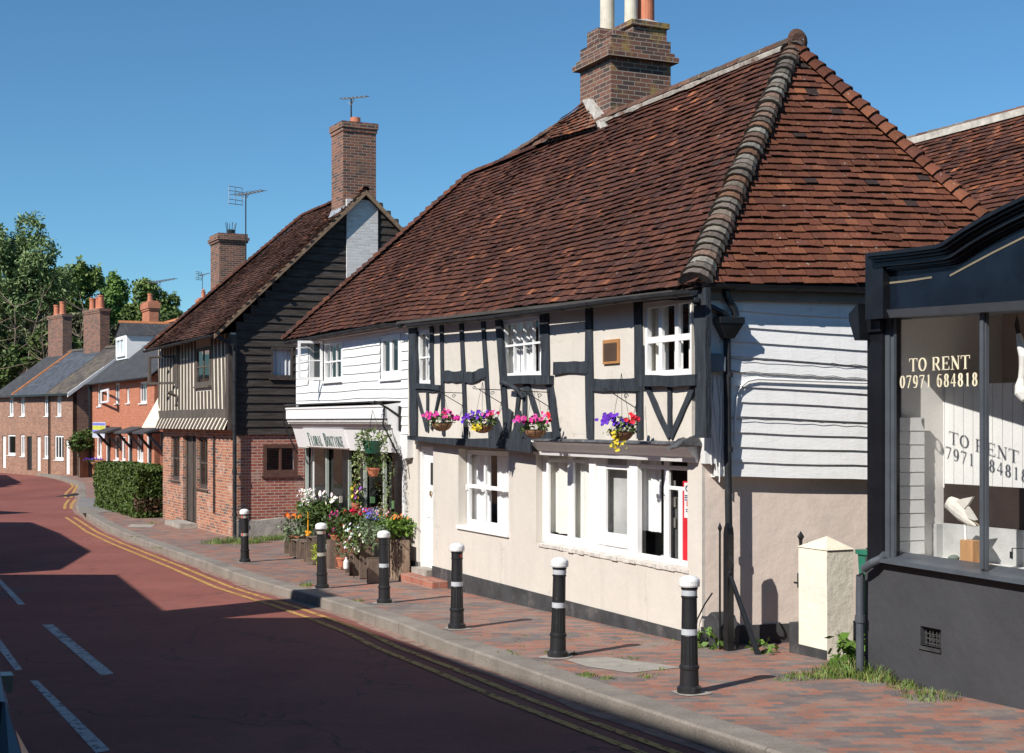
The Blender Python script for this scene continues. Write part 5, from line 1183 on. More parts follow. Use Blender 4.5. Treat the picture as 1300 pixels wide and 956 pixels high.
for i in range(3):
    xa, xb = divs[i + 1], divs[i]; W = wins[i]
    h = thing('brick_cottage', names[i], 'house', RF.w((xa + xb) / 2, 4, G(70)), 'orange brick cottages in a row')
    if i == 1: xb = xb
    hs = []
    for k, p in enumerate(W['up']): hs.append(rect(RF, 0, *p[:4]))
    for k, p in enumerate(W['lo']): hs.append(rect(RF, 0, *p[:4]))
    dr_ = rect(RF, 0, *W['door'])
    hs2 = [x for x in hs if x[0] > xa + .05 and x[1] < xb - .05]
    b = MB(RF); b.wall([(xa, -.9), (xb, -.9), (xb, rez), (xa, rez)], [rpoly(x) for x in hs2] + [rpoly(dr_)], 0, .25)
    b.box(xa, xb, DR - .2, DR, -.9, rez)
    if i == 0: b.extx([(0.002, -.9), (DR, -.9), (DR, rez), (DR / 2, rrz - .1), (0.002, rez)], -.25, .0)
    if i == 2: b.extx([(0.002, -.9), (DR, -.9), (DR, rez), (DR / 2, rrz - .1), (0.002, rez)], LR, LR + .25)
    b.build('wall', M_['orbrick'], h)
    for k, x in enumerate(hs2):
        nb = (W['up'] + W['lo'])[k][4]
        window(h, RF, x[0], x[1], x[2], x[3], .06, cols=nb, rows=1, fw=.09, bw=.09, sill=.12, curtain=[(0, 1, 'net', 0)] if k % 2 else None)
    b = MB(RF); b.box(dr_[0], dr_[0] + .15, .03, .2, dr_[2], dr_[3]); b.build('door_frame', M_['white'], h)
    b = MB(RF); b.box(dr_[0] + .15, dr_[1], .06, .2, dr_[2], dr_[3]); b.build('door', M_['black'], h)
    ca, cb_ = RF.x(W['can'][0], -.75), RF.x(W['can'][1], -.5); zc_ = RF.z((W['can'][0] + W['can'][1]) / 2, 548, -.6)
    b = MB(RF); b.hexa([(ca, -.85, zc_ - .1), (cb_, -.85, zc_ - .1), (cb_, 0, zc_ + .12), (ca, 0, zc_ + .12)], [(ca, -.85, zc_ - .02), (cb_, -.85, zc_ - .02), (cb_, 0, zc_ + .24), (ca, 0, zc_ + .24)]); cn = b.build('door_canopy', M_['slate'], h)
    for xx in (ca + .1, cb_ - .15):
        b = MB(RF); b.box(xx, xx + .08, -.75, 0, zc_ - .08, zc_ - .0); b.tube([(xx + .04, -.7, zc_ - .05), (xx + .04, -.45, zc_ - .35), (xx + .04, -.05, zc_ - .8)], .07, 6); b.box(xx, xx + .08, -.08, 0, zc_ - .95, zc_ - .08); b.build('canopy_bracket', M_['black'], cn)
    # roof
    e0, e1 = (xa if i < 2 else xa - .15), (xb if i else xb + .15)
    b = MB(RF)
    b.poly([(e0, -.3, rez - .06), (e1, -.3, rez - .06), (e1, DR / 2, rrz), (e0, DR / 2, rrz)]); b.poly([(e1, DR + .3, rez - .06), (e0, DR + .3, rez - .06), (e0, DR / 2, rrz), (e1, DR / 2, rrz)])
    b.poly([(e0, -.3, rez - .12), (e0, DR / 2, rrz - .06), (e1, DR / 2, rrz - .06), (e1, -.3, rez - .12)]); b.poly([(e1, -.3, rez - .12), (e1, -.3, rez - .06), (e0, -.3, rez - .06), (e0, -.3, rez - .12)][::-1])
    b.poly([(e1, -.3, rez - .12), (e1, DR / 2, rrz - .06), (e1, DR / 2, rrz), (e1, -.3, rez - .06)]); b.poly([(e0, -.3, rez - .12), (e0, -.3, rez - .06), (e0, DR / 2, rrz), (e0, DR / 2, rrz - .06)])
    rr_ = b.build('roof', M_['slate'], h)
    b = MB(RF); b.extx([(DR / 2 - .16, rrz - .05), (DR / 2, rrz + .12), (DR / 2 + .16, rrz - .05)], e0, e1); b.build('ridge_tiles', M_['ridgeor'], rr_)
    gutter(RF, [(e0, -.36, rez - .1), (e1, -.36, rez - .1)], .07, parent=h)
    if i == 1:
        x, z = RF.q(170, 430, 1.6)
    if i == 0:
        b = MB(RF); x, z = RF.q(160, 452, 1.4)
for px_, py_, hi in ((185, 443, 0), (203.5, 430, 0)):
    pass
hs_ = [o for o in bpy.data.objects if o.name.startswith('brick_cottage')]
# dormer of the middle cottage
vd = 1.15; dw = rect(RF, vd, 148, 158, 428.5, 453); zd = RF.z(153, 453, vd); xdm = (dw[0] + dw[1]) / 2
b = MB(RF); x0, x1 = dw[0] - .3, dw[1] + .35; zt = dw[3] + .1
b.extx([(vd + .05, zd - .15), (vd + .05, zt), (3.2, zt), (3.2, zt + .2)][:3] + [(3.2, zd - .15)], x0, x1)
dm = b.build('dormer', M_['wboard'], hs_[2])
b = MB(RF)
ym = 3.9; zrd = zt + .75; xm = (x0 + x1) / 2
b.poly([(x0 - .15, vd - .1, zt - .02), (xm, vd - .1, zrd), (xm, ym, zrd), (x0 - .15, ym, zt - .02)][::-1]); b.poly([(xm, vd - .1, zrd), (x1 + .15, vd - .1, zt - .02), (x1 + .15, ym, zt - .02), (xm, ym, zrd)][::-1]); b.poly([(x0 - .1, vd, zt), (x1 + .1, vd, zt), (xm, vd, zrd - .05)])
b.build('dormer_roof', M_['slate'], dm)
b = MB(RF); b.ext([(xm - .1, zrd - .05), (xm, zrd + .08), (xm + .1, zrd - .05)], vd - .1, ym); b.build('dormer_ridge', M_['ridgeor'], dm)
window(dm, RF, dw[0], dw[1], dw[2], dw[3], vd - .05, cols=2, rows=1, fw=.14, bw=.12, dep=.09)
# open casement on far cottage, sale board, drainpipe
b = MB(RF); q0, q1 = RF.x(128, -.02), RF.x(138.6, -.55); z0, z1 = RF.z(133, 511.5, -.3), RF.z(133, 494.5, -.3)
def ocw(u): return (q0 + (q1 - q0) * u, -.05 - .55 * u)
for (u0, u1, za, zc_) in ((0, 1, z0, z0 + .1), (0, 1, z1 - .1, z1), (0, .13, z0 + .1, z1 - .1), (.87, 1, z0 + .1, z1 - .1)):
    (ax, ay), (cx_, cy) = ocw(u0), ocw(u1); b.hexa([(ax, ay, za), (cx_, cy, za), (cx_, cy + .05, za), (ax, ay + .05, za)], [(ax, ay, zc_), (cx_, cy, zc_), (cx_, cy + .05, zc_), (ax, ay + .05, zc_)])
b.build('open_casement', M_['white'], hs_[2])
sbx = RF.x(117.5, -.5); st_ = thing('estate_sign', 'blue and yellow sale board fixed on the far orange cottage front', 'sign', RF.w(sbx, -.3, RF.z(125, 549, -.4)))
x0, x1 = RF.x(117.5, -.25), RF.x(133.5, -.25); 
def zz_(y): return RF.z(125, y, -.25)
b = MB(RF); b.box(x0, x1, -.25, -.21, zz_(556), zz_(536)); b.box(x0, x0 + .06, -.2, -.0, zz_(556), zz_(536)); b.build('panel', tintm('pale_lilac', (.62, .64, .75)), st_)
b = MB(RF); b.box(x0 + .05, x1 - .05, -.256, -.25, zz_(545.5), zz_(540.5)); b.build('yellow_band', tintm('yellow_print', (.60, .58, .06)), st_)
b = MB(RF); b.box(x0 + .05, x1 - .05, -.256, -.25, zz_(540), zz_(537)); b.box(x0 + .05, x1 - .05, -.256, -.25, zz_(549), zz_(546)); b.build('blue_band', tintm('blue_print', (.20, .20, .60)), st_)
b = MB(RF); x = RF.x(114.3, -.12); b.tube([(x, -.12, -.6), (x, -.12, rez - .1)], .09, 8); b.build('downpipe', M_['black'], hs_[2])
for px_, py_ in ((185, 443), (203.5, 430)):
    pass
def roofvent(px_, py_):
    # find point on front slope
    best = None
    for k in range(200):
        v_ = -.3 + 4.2 * k / 200; x, z = RF.q(px_, py_, v_); zz = rez - .06 + (rrz - rez + .06) * (v_ + .3) / (DR / 2 + .3)
        if best is None or abs(zz - z) < best[0]: best = (abs(zz - z), x, v_, zz)
    _, x, v_, z = best
    b = MB(RF); b.lathe([(.10, z - .1), (.10, z + .12), (.2, z + .15), (.2, z + .26), (.05, z + .3)], (x, v_, 0), 10); b.build('roof_vent', M_['metal'], hs_[0] if px_ > 190 else hs_[1])
roofvent(185, 445); roofvent(203.5, 432)
# hanging basket and wall lamp of the far cottage
pb = RF.w(RF.x(119.5, -.5), -.5, RF.z(119.5, 588, -.5))
x, z = RF.q(123.5, 582, -.45)

# chimneys seen over the slate roofs
def stack_px(parent, fr, v, pl, pr, ytop, zb_, dpt, m, pots, **k):
    x0, x1 = fr.x(pl, v), fr.x(pr, v); zt = fr.z((pl + pr) / 2, ytop, v)
    return chimney(parent, fr, x0, x1, v, v + dpt, zb_, zt, m, pots=[(x0 + (x1 - x0) * a, v + dpt / 2, r, h, M_['terracotta'], cap) for a, r, h, cap in pots], **k)
x_, z_ = RF.q(188, 385, 4.2)
chA = stack_px(hs_[1], RF, 4.3, 180.5, 189.5, 383, 6.5, .55, M_['orbrick'], [(.5, .16, .5, False)], bands=((.1, .1, .35), (.45, .05, .12)))
NB = thing('cottage_behind', 'orange brick chimney with capped pot behind the striped house', 'house', RF.w(6, 12, -.5))
b = MB(RF); b.box(1, 9, 10, 15, -.9, 4.5); b.extx([(9.8, 4.5), (12.5, 6.6), (15.2, 4.5)], 1, 9); b.build('wall', M_['orbrick'], NB)
x0 = RF.x(250.5, 12)
chimney(NB, RF, x0, x0 + .75, 12, 12.7, 6, RF.z(257, 377, 12), M_['orbrick'], pots=[(x0 + .4, 12.35, .16, .5, M_['terracotta'], True)], bands=((.1, .12, .4), (.5, .05, .12)))
x, z = RF.q(203, 405, 9); aerial('tv_aerial', 'thin television aerial rising behind the slate roof near the trees', RF, (x, 9, 5.5), RF.z(206, 356, 9) - 5.5, 9, 2.6, math.radians(25), .05, r=.02, el0=.9, refl=False)
bpy.data.objects[-1] if 0 else None
x, z = RF.q(257, 349, 13); aerial('tv_aerial', 'small television aerial beside the capped orange chimney pot', RF, (x, 13, 6.0), z - 6.0, 6, 1.1, math.radians(25), .1, r=.02, el0=.4)

# ================================================================== brown brick terrace (B)
BF = Fr(-25, 80.7, math.degrees(math.atan2(-.785, .6194)))
LB_ = -12.3; bez, brz = 4.2, 6.95; DB = 7.0
bd = [0, BF.x(64.3), BF.x(22.5), LB_ - .3]
bw = {0: dict(up=[(72, 77.7, 502, 528.5)], lo=[(69.3, 80.7, 552.5, 584, 3)], door=(83, 88.3, 558, 602), dm='white'),
      1: dict(up=[(26, 31.4, 503, 528.5), (56.2, 61.5, 502, 528.5)], lo=[(26, 31.4, 552, 579.5, 2), (55.7, 61.5, 552.5, 582, 2)], door=(46.3, 51.5, 554, 598), dm='white', door2=(34, 40.5, 554, 597)),
      2: dict(up=[(11.5, 17, 503.6, 528.3)], lo=[(9.7, 19.6, 551.5, 578, 1)], door=(2.5, 7.3, 553, 594), dm='white')}
bn = ['brown brick terraced cottage at the right end, beside the wooden fence', 'middle brown brick terraced cottage with two upper windows', 'leftmost brown brick terraced cottage, cut by the photo edge']
bm = ['slatebrown', 'slateblue', 'slate']
for i in range(3):
    xa, xb = bd[i + 1], bd[i]; W = bw[i]
    h = thing('terraced_cottage', bn[i], 'house', BF.w((xa + xb) / 2, 3.5, G(85)), 'brown brick terraced cottages')
    ws = [(rect(BF, 0, *p[:4]), 2) for p in W['up']] + [(rect(BF, 0, *p[:4]), p[4]) for p in W['lo']]
    dd = [rect(BF, 0, *W['door'])] + ([rect(BF, 0, *W['door2'])] if 'door2' in W else [])
    b = MB(BF); b.wall([(xa, -1), (xb, -1), (xb, bez), (xa, bez)], [rpoly(w[0]) for w in ws] + [rpoly(d) for d in dd], 0, .25); b.box(xa, xb, DB - .2, DB, -1, bez)
    if i == 0: b.extx([(0.002, -1), (DB, -1), (DB, bez), (DB / 2, brz - .1), (0.002, bez)], -.25, 0)
    if i == 2: b.extx([(0.002, -1), (DB, -1), (DB, bez), (DB / 2, brz - .1), (0.002, bez)], xa, xa + .25)
    b.build('wall', M_['brbrick'], h)
    for w_, nb in ws: window(h, BF, w_[0], w_[1], w_[2], w_[3], .05, cols=nb, rows=1, fw=.12, bw=.1, sill=.1, curtain=[(0, 1, 'net', 0)] if nb == 2 else None)
    for k, d in enumerate(dd):
        b = MB(BF); b.box(d[0], d[1], .08, .2, d[2], d[3]); b.build('door', M_['white'] if k == 0 else M_['black'], h)
    e0, e1 = (xa if i < 2 else xa - .2), (xb if i else xb + .25)
    b = MB(BF); lf = .02 * i
    b.poly([(e0, -.35, bez - .1 + lf), (e1, -.35, bez - .1 + lf), (e1, DB / 2, brz + lf), (e0, DB / 2, brz + lf)]); b.poly([(e1, DB + .3, bez - .1), (e0, DB + .3, bez - .1), (e0, DB / 2, brz), (e1, DB / 2, brz)])
    b.poly([(e1, -.35, bez - .2), (e1, -.35, bez - .1 + lf), (e0, -.35, bez - .1 + lf), (e0, -.35, bez - .2)][::-1]); b.poly([(e0, -.35, bez - .2), (e0, DB / 2, brz - .1), (e1, DB / 2, brz - .1), (e1, -.35, bez - .2)])
    ro = b.build('roof', M_[bm[i]], h)
    b = MB(BF); b.extx([(DB / 2 - .18, brz - .05), (DB / 2, brz + .12), (DB / 2 + .18, brz - .05)], e0, e1); b.build('ridge_tiles', M_['slatebrown'], ro)
    if i == 0:
        b = MB(BF); b.hexa([(e1 - .05, -.4, bez - .32), (e1 + .04, -.4, bez - .32), (e1 + .04, DB / 2, brz - .25), (e1 - .05, DB / 2, brz - .25)], [(e1 - .05, -.4, bez - .1), (e1 + .04, -.4, bez - .1), (e1 + .04, DB / 2, brz - .03), (e1 - .05, DB / 2, brz - .03)]); b.build('bargeboard', M_['white'], ro)
    if i == 1:
        for sgn, xx in ((0, xa), ):
            b = MB(BF); b.hexa([(xx - .12, -.35, bez - .1), (xx + .12, -.35, bez - .1), (xx + .12, DB / 2, brz), (xx - .12, DB / 2, brz)], [(xx - .1, -.35, bez + .02), (xx + .1, -.35, bez + .02), (xx + .1, DB / 2, brz + .1), (xx - .1, DB / 2, brz + .1)]); b.build('party_tiles', M_['ridgeor'], ro)
    if i == 0:
        b = MB(BF); b.tube([(xa, -.1, -.6), (xa, -.1, bez - .1)], .05, 6); b.build('downpipe', M_['black'], h)
    if i < 2: b = MB(BF); b.box(e0, e1, -.42, -.33, bez - .22, bez - .1); b.build('gutter', M_['black'], h)
    if i == 0: stack_px(h, BF, 3.1, 106, 127, 393, 5.4, .6, M_['chbrick2'], [(.27, .19, .75, False), (.62, .17, .75, False), (.78, .19, .85, False)], bands=((.0, .06, .15), (.15, .03, .1)))
    if i == 2: 
        q = stack_px(h, BF, 3.1, 61, 79.5, 400, 5.4, .6, M_['chbrick2'], [(.3, .2, .7, False), (.7, .2, .85, False)], bands=((.0, .06, .15), (.15, .03, .1)))
# fence with ivy between the rows
fa, fb_ = gp(97, 607), gp(111, 606.5)
FF = Fr(fa.x, fa.y + .6, math.degrees(math.atan2(fb_.y - fa.y, fb_.x - fa.x)), G(80))
wdt = (fb_ - fa).length; ht = 1.85
fn = thing('wooden_fence', 'tall brown wooden boarded gate fence between the two brick rows', 'fence', FF.w(wdt / 2, 0, 0))
b = MB(FF)
for k in range(9): x = wdt * k / 9; b.box(x, x + wdt / 9 - .015, 0, .03, -.1, ht + .03 * (k % 2))
b.build('boards', mat('brown_fence', (.22, .13, .085), .85, .25, 5, .5, 12, stretch=(2, 2, .4)), fn)
b = MB(FF); b.box(0, .1, .03, .13, -.1, ht + .1); b.build('post', M_['darkwood'], fn)
b = MB(FF); b.box(wdt - .1, wdt, .03, .13, -.1, ht + .1); b.build('post', M_['darkwood'], fn)

# ================================================================== foliage
def blobleaves(b, blobs, n, size, pal, up=.3, shell=.55, asp=.6):
    tot = sum(r[3] * r[4] * r[5] for r in blobs)
    for (x, y, z, rx, ry, rz_) in blobs:
        k = int(n * rx * ry * rz_ / tot)
        base = R.choice(pal)
        for _ in range(k):
            while True:
                d = V((R.uniform(-1, 1), R.uniform(-1, 1), R.uniform(-1, 1)))
                if .05 < d.length < 1: break
            d = d.normalized() * (shell + (1 - shell) * R.random() ** .6) * (1 + .38 * noise.noise(d * 3.2 + V((x, y, z))) + .22 * noise.noise(d * 8 + V((z, x, y))) + (R.random() ** 6) * .35)
            if noise.noise(V((x + d.x * rx, y + d.y * ry, z + d.z * rz_)) * (1.1 / max(size * 2.2, .05) * .35)) < -.28: continue
            c = R.choice(pal) if R.random() < .5 else base; f = R.uniform(.75, 1.3); b.col = tuple(q * f for q in c)
            b.leaf((x + d.x * rx, y + d.y * ry, z + d.z * rz_), size * R.uniform(.6, 1.3), up=up, asp=asp)
    b.col = (1, 1, 1)
GRN = [(.14, .22, .05), (.11, .18, .045), (.17, .25, .065), (.09, .15, .04), (.20, .27, .08)]
WIL = [(.16, .24, .085), (.135, .21, .075), (.20, .28, .11), (.11, .17, .06), (.22, .30, .12)]
DRK = [(.08, .125, .035), (.10, .15, .04), (.065, .10, .03), (.13, .175, .05)]
def tree(label, Y, blobs, pal, n, size, trunk, cat='tree', name='tree', asp=.6, bare=0, grp='trees behind the terraced cottages'):
    """blobs: (px, py, rx_px, ry_px) seen at distance Y"""
    s = Y / FL; tx = (trunk - CX) * s; t = thing(name, label, cat, (tx, Y, G(Y)), grp)
    bl = []
    for (px_, py_, rx, ry) in blobs:
        for k in range(9):
            a, rr = R.uniform(0, 6.28), R.uniform(.2, .8)
            bl.append(((px_ - CX + math.cos(a) * rx * rr) * s, Y + R.uniform(-.6, .6) * rx * s, CZ + (HY - py_ + math.sin(a) * ry * rr) * s, rx * s * R.uniform(.38, .62), rx * s * R.uniform(.4, .6), ry * s * R.uniform(.35, .6)))
    b = MB(); blobleaves(b, bl, n, size, pal, asp=asp); b.build('crown', M_['leaf'], t)
    b = MB(); top = max(q[2] for q in bl); b.tube([(tx, Y, G(Y) - .3), (tx + .3, Y, top * .35), (tx + .1, Y + .3, top * .7)], [.5, .32, .12], 8)
    for q in bl:
        if R.random() < .8: b.tube([(tx + .2, Y + .1, top * R.uniform(.25, .55)), ((tx + q[0]) / 2, (Y + q[1]) / 2, (top * .4 + q[2]) / 2 - .3), (q[0], q[1], q[2])], [.16, .10, .03], 5, cap=False)
    b.build('trunk', M_['bark'], t)
    if bare:
        b = MB()
        for q in range(bare):
            px_ = R.uniform(min(x[0] - x[2] for x in blobs), max(x[0] + x[2] for x in blobs)); X0 = (px_ - CX) * s; z = G(Y)
            pts = [(X0, Y - 2, CZ + 2 * s * 10)]; hh = R.uniform(4, 9)
            p = V((X0, Y - 3 - R.random() * 2, 2.5)); path = [p.copy()]
            for k in range(5): p = p + V((R.gauss(0, .35), R.gauss(0, .3), hh / 5)); path.append(p.copy())
            b.tube(path, [.09, .08, .06, .05, .04, .02], 5, cap=False)
            for w in path[1:]:
                for _ in range(3):
                    d = V((R.gauss(0, 1), R.gauss(0, .6), R.uniform(.2, 1.2))); b.tube([w, w + d * .5, w + d * 1.1 + V((0, 0, .2))], [.035, .025, .01], 4, cap=False)
        b.build('bare_branches', mat('pale_twigs', (.24, .18, .13), .9, .3), t)
    return t
tree('tall grey-green willow at the left edge, highest of the trees', 118, [(28, 325, 38, 42), (-12, 330, 30, 45), (55, 345, 26, 30), (8, 385, 42, 36), (45, 395, 32, 34), (75, 360, 18, 26)], WIL, 34000, .20, 20, asp=.4)
tree('round green tree right of the willow with bare twigs below', 126, [(86, 355, 26, 30), (112, 365, 22, 32), (70, 385, 26, 26), (100, 400, 34, 30)], GRN, 22000, .20, 92)
tree('green tree with upright leafy top behind the tall chimney pots', 122, [(146, 372, 14, 30), (138, 400, 22, 26), (158, 408, 14, 26), (125, 420, 28, 24)], [(.14, .24, .05), (.11, .20, .045), (.18, .28, .065)], 18000, .19, 142)
tree('small dark tree behind the orange chimney, right of the gap', 112, [(188, 378, 17, 22), (205, 392, 20, 22), (222, 402, 14, 14), (176, 398, 18, 20), (198, 412, 40, 16)], [(.12, .18, .05), (.10, .15, .045), (.16, .22, .06)], 18000, .18, 196)
tree('leafless brown shrubby tree in front of the willow', 106, [(20, 440, 38, 26), (55, 425, 28, 24)], [(.15, .16, .08), (.13, .15, .07), (.11, .15, .055)], 15000, .16, 40, bare=12)
tree('dark green bushy tree low at the left edge', 103, [(5, 465, 30, 32), (38, 462, 28, 22), (-15, 440, 20, 34), (60, 445, 24, 26), (90, 450, 26, 22)], DRK, 26000, .19, 0)
tree('twiggy tree filling the space between the two tall stacks', 108, [(95, 440, 26, 28), (140, 436, 26, 24), (115, 415, 30, 20)], [(.13, .14, .07), (.10, .12, .06), (.15, .14, .08)], 16000, .17, 118, bare=6)
# clipped hedge
c0 = gp(174, 658); HF = Fr(c0.x, c0.y, -63.7, G(44)); LH_, DH, HH = 7.2, 1.0, 1.5
hg = thing('clipped_hedge', 'box clipped green hedge beside the pavement, before the striped house', 'hedge', HF.w(-LH_ / 2, DH / 2, 0))
b = MB(HF)
pal = [(.085, .13, .025), (.07, .11, .022), (.10, .155, .03), (.055, .085, .018)]
for k in range(17000):
    f = R.random()
    x, y, z = -R.random() * LH_, R.random() * (DH + .2), R.random() * HH
    if f < .45: y = R.uniform(-.06, .08)
    elif f < .7: x = R.uniform(-.08, .06)
    elif f < .95: z = HH + R.uniform(-.08, .06)
    else: x = -LH_ + R.uniform(-.06, .08)
    cr_ = .14
    for _ in range(1):
        dy = max(0, cr_ - y) + max(0, z - (HH - cr_)); 
        if y < cr_ and z > HH - cr_ and math.hypot(cr_ - y, z - HH + cr_) > cr_ + .04: z -= .08; y += .06
    o_ = .07 * noise.noise(V((x * 1.3, y * 1.3, z * 1.5)))
    cc = R.choice(pal); g_ = R.uniform(.75, 1.3)
    if noise.noise(V((x * .9 + 4, 2, z * 1.1))) > .30 and x > -2.0: cc = R.choice([(.10, .055, .035), (.06, .07, .02), (.12, .07, .04)])
    b.col = tuple(q * g_ for q in cc); b.leaf((x + o_, y + o_, z + o_), R.uniform(.035, .07), asp=.6)
b.build('foliage', M_['leaf'], hg)
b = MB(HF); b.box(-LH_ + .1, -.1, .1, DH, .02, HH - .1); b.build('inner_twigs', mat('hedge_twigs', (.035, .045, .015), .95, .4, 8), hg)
# ivy shrub over the fence
iv = thing('climbing_shrub', 'leafy climber spilling over the wooden fence between the brick rows', 'climber', FF.w(.5, 0, 0))
b = MB(FF); blobleaves(b, [(.4, -.2, 2.1, .9, .5, .55), (-.25, -.1, 1.9, .5, .4, .5), (1.1, 0, 2.4, .6, .4, .5)], 1400, .11, [(.08, .14, .03), (.06, .11, .025), (.10, .17, .04)]); b.build('leaves', M_['leaf'], iv)
b = MB(FF); b.tube([(.3, .2, 0), (.35, .1, 1), (.4, -.1, 2)], .05, 6); b.build('stem', M_['bark'], iv)
# ================================================================== empty shop with black front (K)
K = Fr(3.5, 14.0, -65.25)
ks = thing('black_fronted_shop', 'empty shop with black painted curved fascia, big panes and dark grey stall riser', 'shop', K.w(2.5, 2.5, .05))
KW_ = 5.6
M_['navy'] = mat('blue_black_gloss', (.006, .010, .018), .25, .3, 3, .15, 12, .004, dirt=(.010, .018, .030), dscale=2, dlo=.5, dhi=.8)
M_['kblack'] = mat('flaking_black_gloss', (.010, .011, .014), .3, .3, 5, .25, 25, .004, dirt=(.25, .26, .28), dscale=9, dlo=.71, dhi=.76)
M_['kgrey'] = mat('charcoal_render', (.046, .047, .053), .75, .12, 2, .7, 9, .012, dirt=(.12, .12, .12), dscale=1.2, dlo=.62, dhi=.85, fine=.1)
M_['kframe'] = mat('slate_grey_frame', (.075, .085, .10), .45, .15, 5, .2, 25)
zs0, zs1 = K.z(1118, 711, -.03), K.z(1300, 739, -.03)
xs_a, xs_b = K.x(1118, -.03), K.x(1300, -.03)
def zs(x): return zs0 + (zs1 - zs0) * (x - xs_a) / (xs_b - xs_a) - .0
vent = rect(K, 0, 1168.5, 1194.5, 797, 822)
b = MB(K); b.wall([(-.02, -.4), (KW_, -.4), (KW_, zs(KW_)), (-.02, zs(-.02))], [rpoly(vent)], 0, .2); b.box(-.02, .2, .2, 5, -.4, 3.84); b.box(-.02, KW_, 4.9, 5, -.4, 3.84); b.box(KW_ - .2, KW_, .2, 4.9, -.4, 3.84)
b.build('stall_riser', M_['kgrey'], ks)
b = MB(K); r = vent
b.box(r[0], r[1], .10, .14, r[2], r[3]); 
b.build('vent_back', M_['darkroom'], ks)
b = MB(K)
for k in range(6): x = r[0] + (r[1] - r[0]) * (k + .5) / 6; b.tube([(x, .05, r[2]), (x + .01 * (k % 2), .05, r[3])], .006, 5)
for k in range(4): z = r[2] + (r[3] - r[2]) * (k + .5) / 4; b.tube([(r[0], .055, z), (r[1], .055, z)], .005, 5)
b.box(r[0] - .01, r[1] + .01, -.02, .05, r[2] - .03, r[2]); b.build('air_brick', M_['blackmatt'], ks)
# sill, pilaster, frames
b = MB(K); n = 8
for k in range(n):
    x0, x1 = K.x(1112, -.06) + (KW_ - K.x(1112, -.06)) * k / n, K.x(1112, -.06) + (KW_ - K.x(1112, -.06)) * (k + 1) / n
    b.hexa([(x0, -.09, zs(x0) - .015), (x1, -.09, zs(x1) - .015), (x1, .2, zs(x1) - .01), (x0, .2, zs(x0) - .01)], [(x0, -.085, zs(x0) + .025), (x1, -.085, zs(x1) + .025), (x1, .2, zs(x1) + .075), (x0, .2, zs(x0) + .075)])
b.build('sill', M_['kframe'], ks)
zt_ = lambda x: K.z(1120, 397, -.1) + (K.z(1300, 385, -.1) - K.z(1120, 397, -.1)) * (x - K.x(1120, -.1)) / (K.x(1300, -.1) - K.x(1120, -.1))
xp0, xp1 = K.x(1101, -.07), K.x(1119.5, -.07)
b = MB(K); b.box(xp0, xp1, -.07, .15, K.z(1110, 715, -.07), K.z(1110, 420, -.07)); b.box(xp0 - .0, xp1 + .01, -.10, .15, K.z(1110, 420, -.1) - .01, K.z(1110, 392, -.1))
zc0 = K.z(1100, 322, -.2)
b.box(K.x(1098.5, -.2), K.x(1121, -.2), -.20, .15, K.z(1110, 405, -.2), zc0)
b.ext([(xp0 - .03, K.z(1100, 432, -.12)), (xp0 - .12, K.z(1100, 405, -.12)), (xp0 - .12, K.z(1100, 397, -.12)), (xp0 + .02, K.z(1100, 385, -.12)), (xp0 + .05, K.z(1100, 432, -.12))], -.20, .1)
b.build('pilaster', M_['kblack'], ks)
gx0 = K.x(1137, .06); mx0, mx1 = K.x(1243.5, -.02), K.x(1254, -.02)
b = MB(K); b.box(xp1 - .01, K.x(1129, -.03), -.03, .012, zs(xp1) + .02, zt_(xp1) + .05); b.box(K.x(1129, -.03), K.x(1135, -.01), -.01, .02, zs(xp1) + .02, zt_(xp1) + .05)
MU = [MB(K), MB(K)]; b.box(mx0, mx1 - .02, -.02, .014, zs(mx0) + .05, zt_(mx0) + .02); b.box((mx0 + mx1) / 2 - .02, (mx0 + mx1) / 2 + .02, -.045, .0, zs(mx0) + .06, zt_(mx0) + .02)
MU[0].box(mx0 + 1.45, mx1 + 1.45, -.02, .014, zs(mx0) + .0, zt_(mx0) + .2); MU[1].box(mx0 + 2.9, mx1 + 2.9, -.02, .014, zs(mx0) - .1, zt_(mx0) + .3)
kf = b.build('window_frame', M_['kframe'], ks)
for q_ in MU: q_.build('mullion', M_['kframe'], ks)
b = MB(K); b.poly([(xp1, .018, zs(xp1)), (KW_, .018, zs(xp1) - .2), (KW_, .018, zt_(xp1) + .5), (xp1, .018, zt_(xp1) + .1)]); b.build('pane', M_['glass'], kf)
b = MB(K); n = 8; 
for k in range(n):
    x0, x1 = xp1 - .02 + (KW_ - xp1) * k / n, xp1 - .02 + (KW_ - xp1) * (k + 1) / n
    b.hexa([(x0, -.12, zt_(x0) - .055), (x1, -.12, zt_(x1) - .055), (x1, .2, zt_(x1) - .055), (x0, .2, zt_(x0) - .055)], [(x0, -.16, zt_(x0) + .02), (x1, -.16, zt_(x1) + .02), (x1, .2, zt_(x1) + .02), (x0, .2, zt_(x0) + .02)])
b.build('transom_moulding', M_['kframe'], ks)
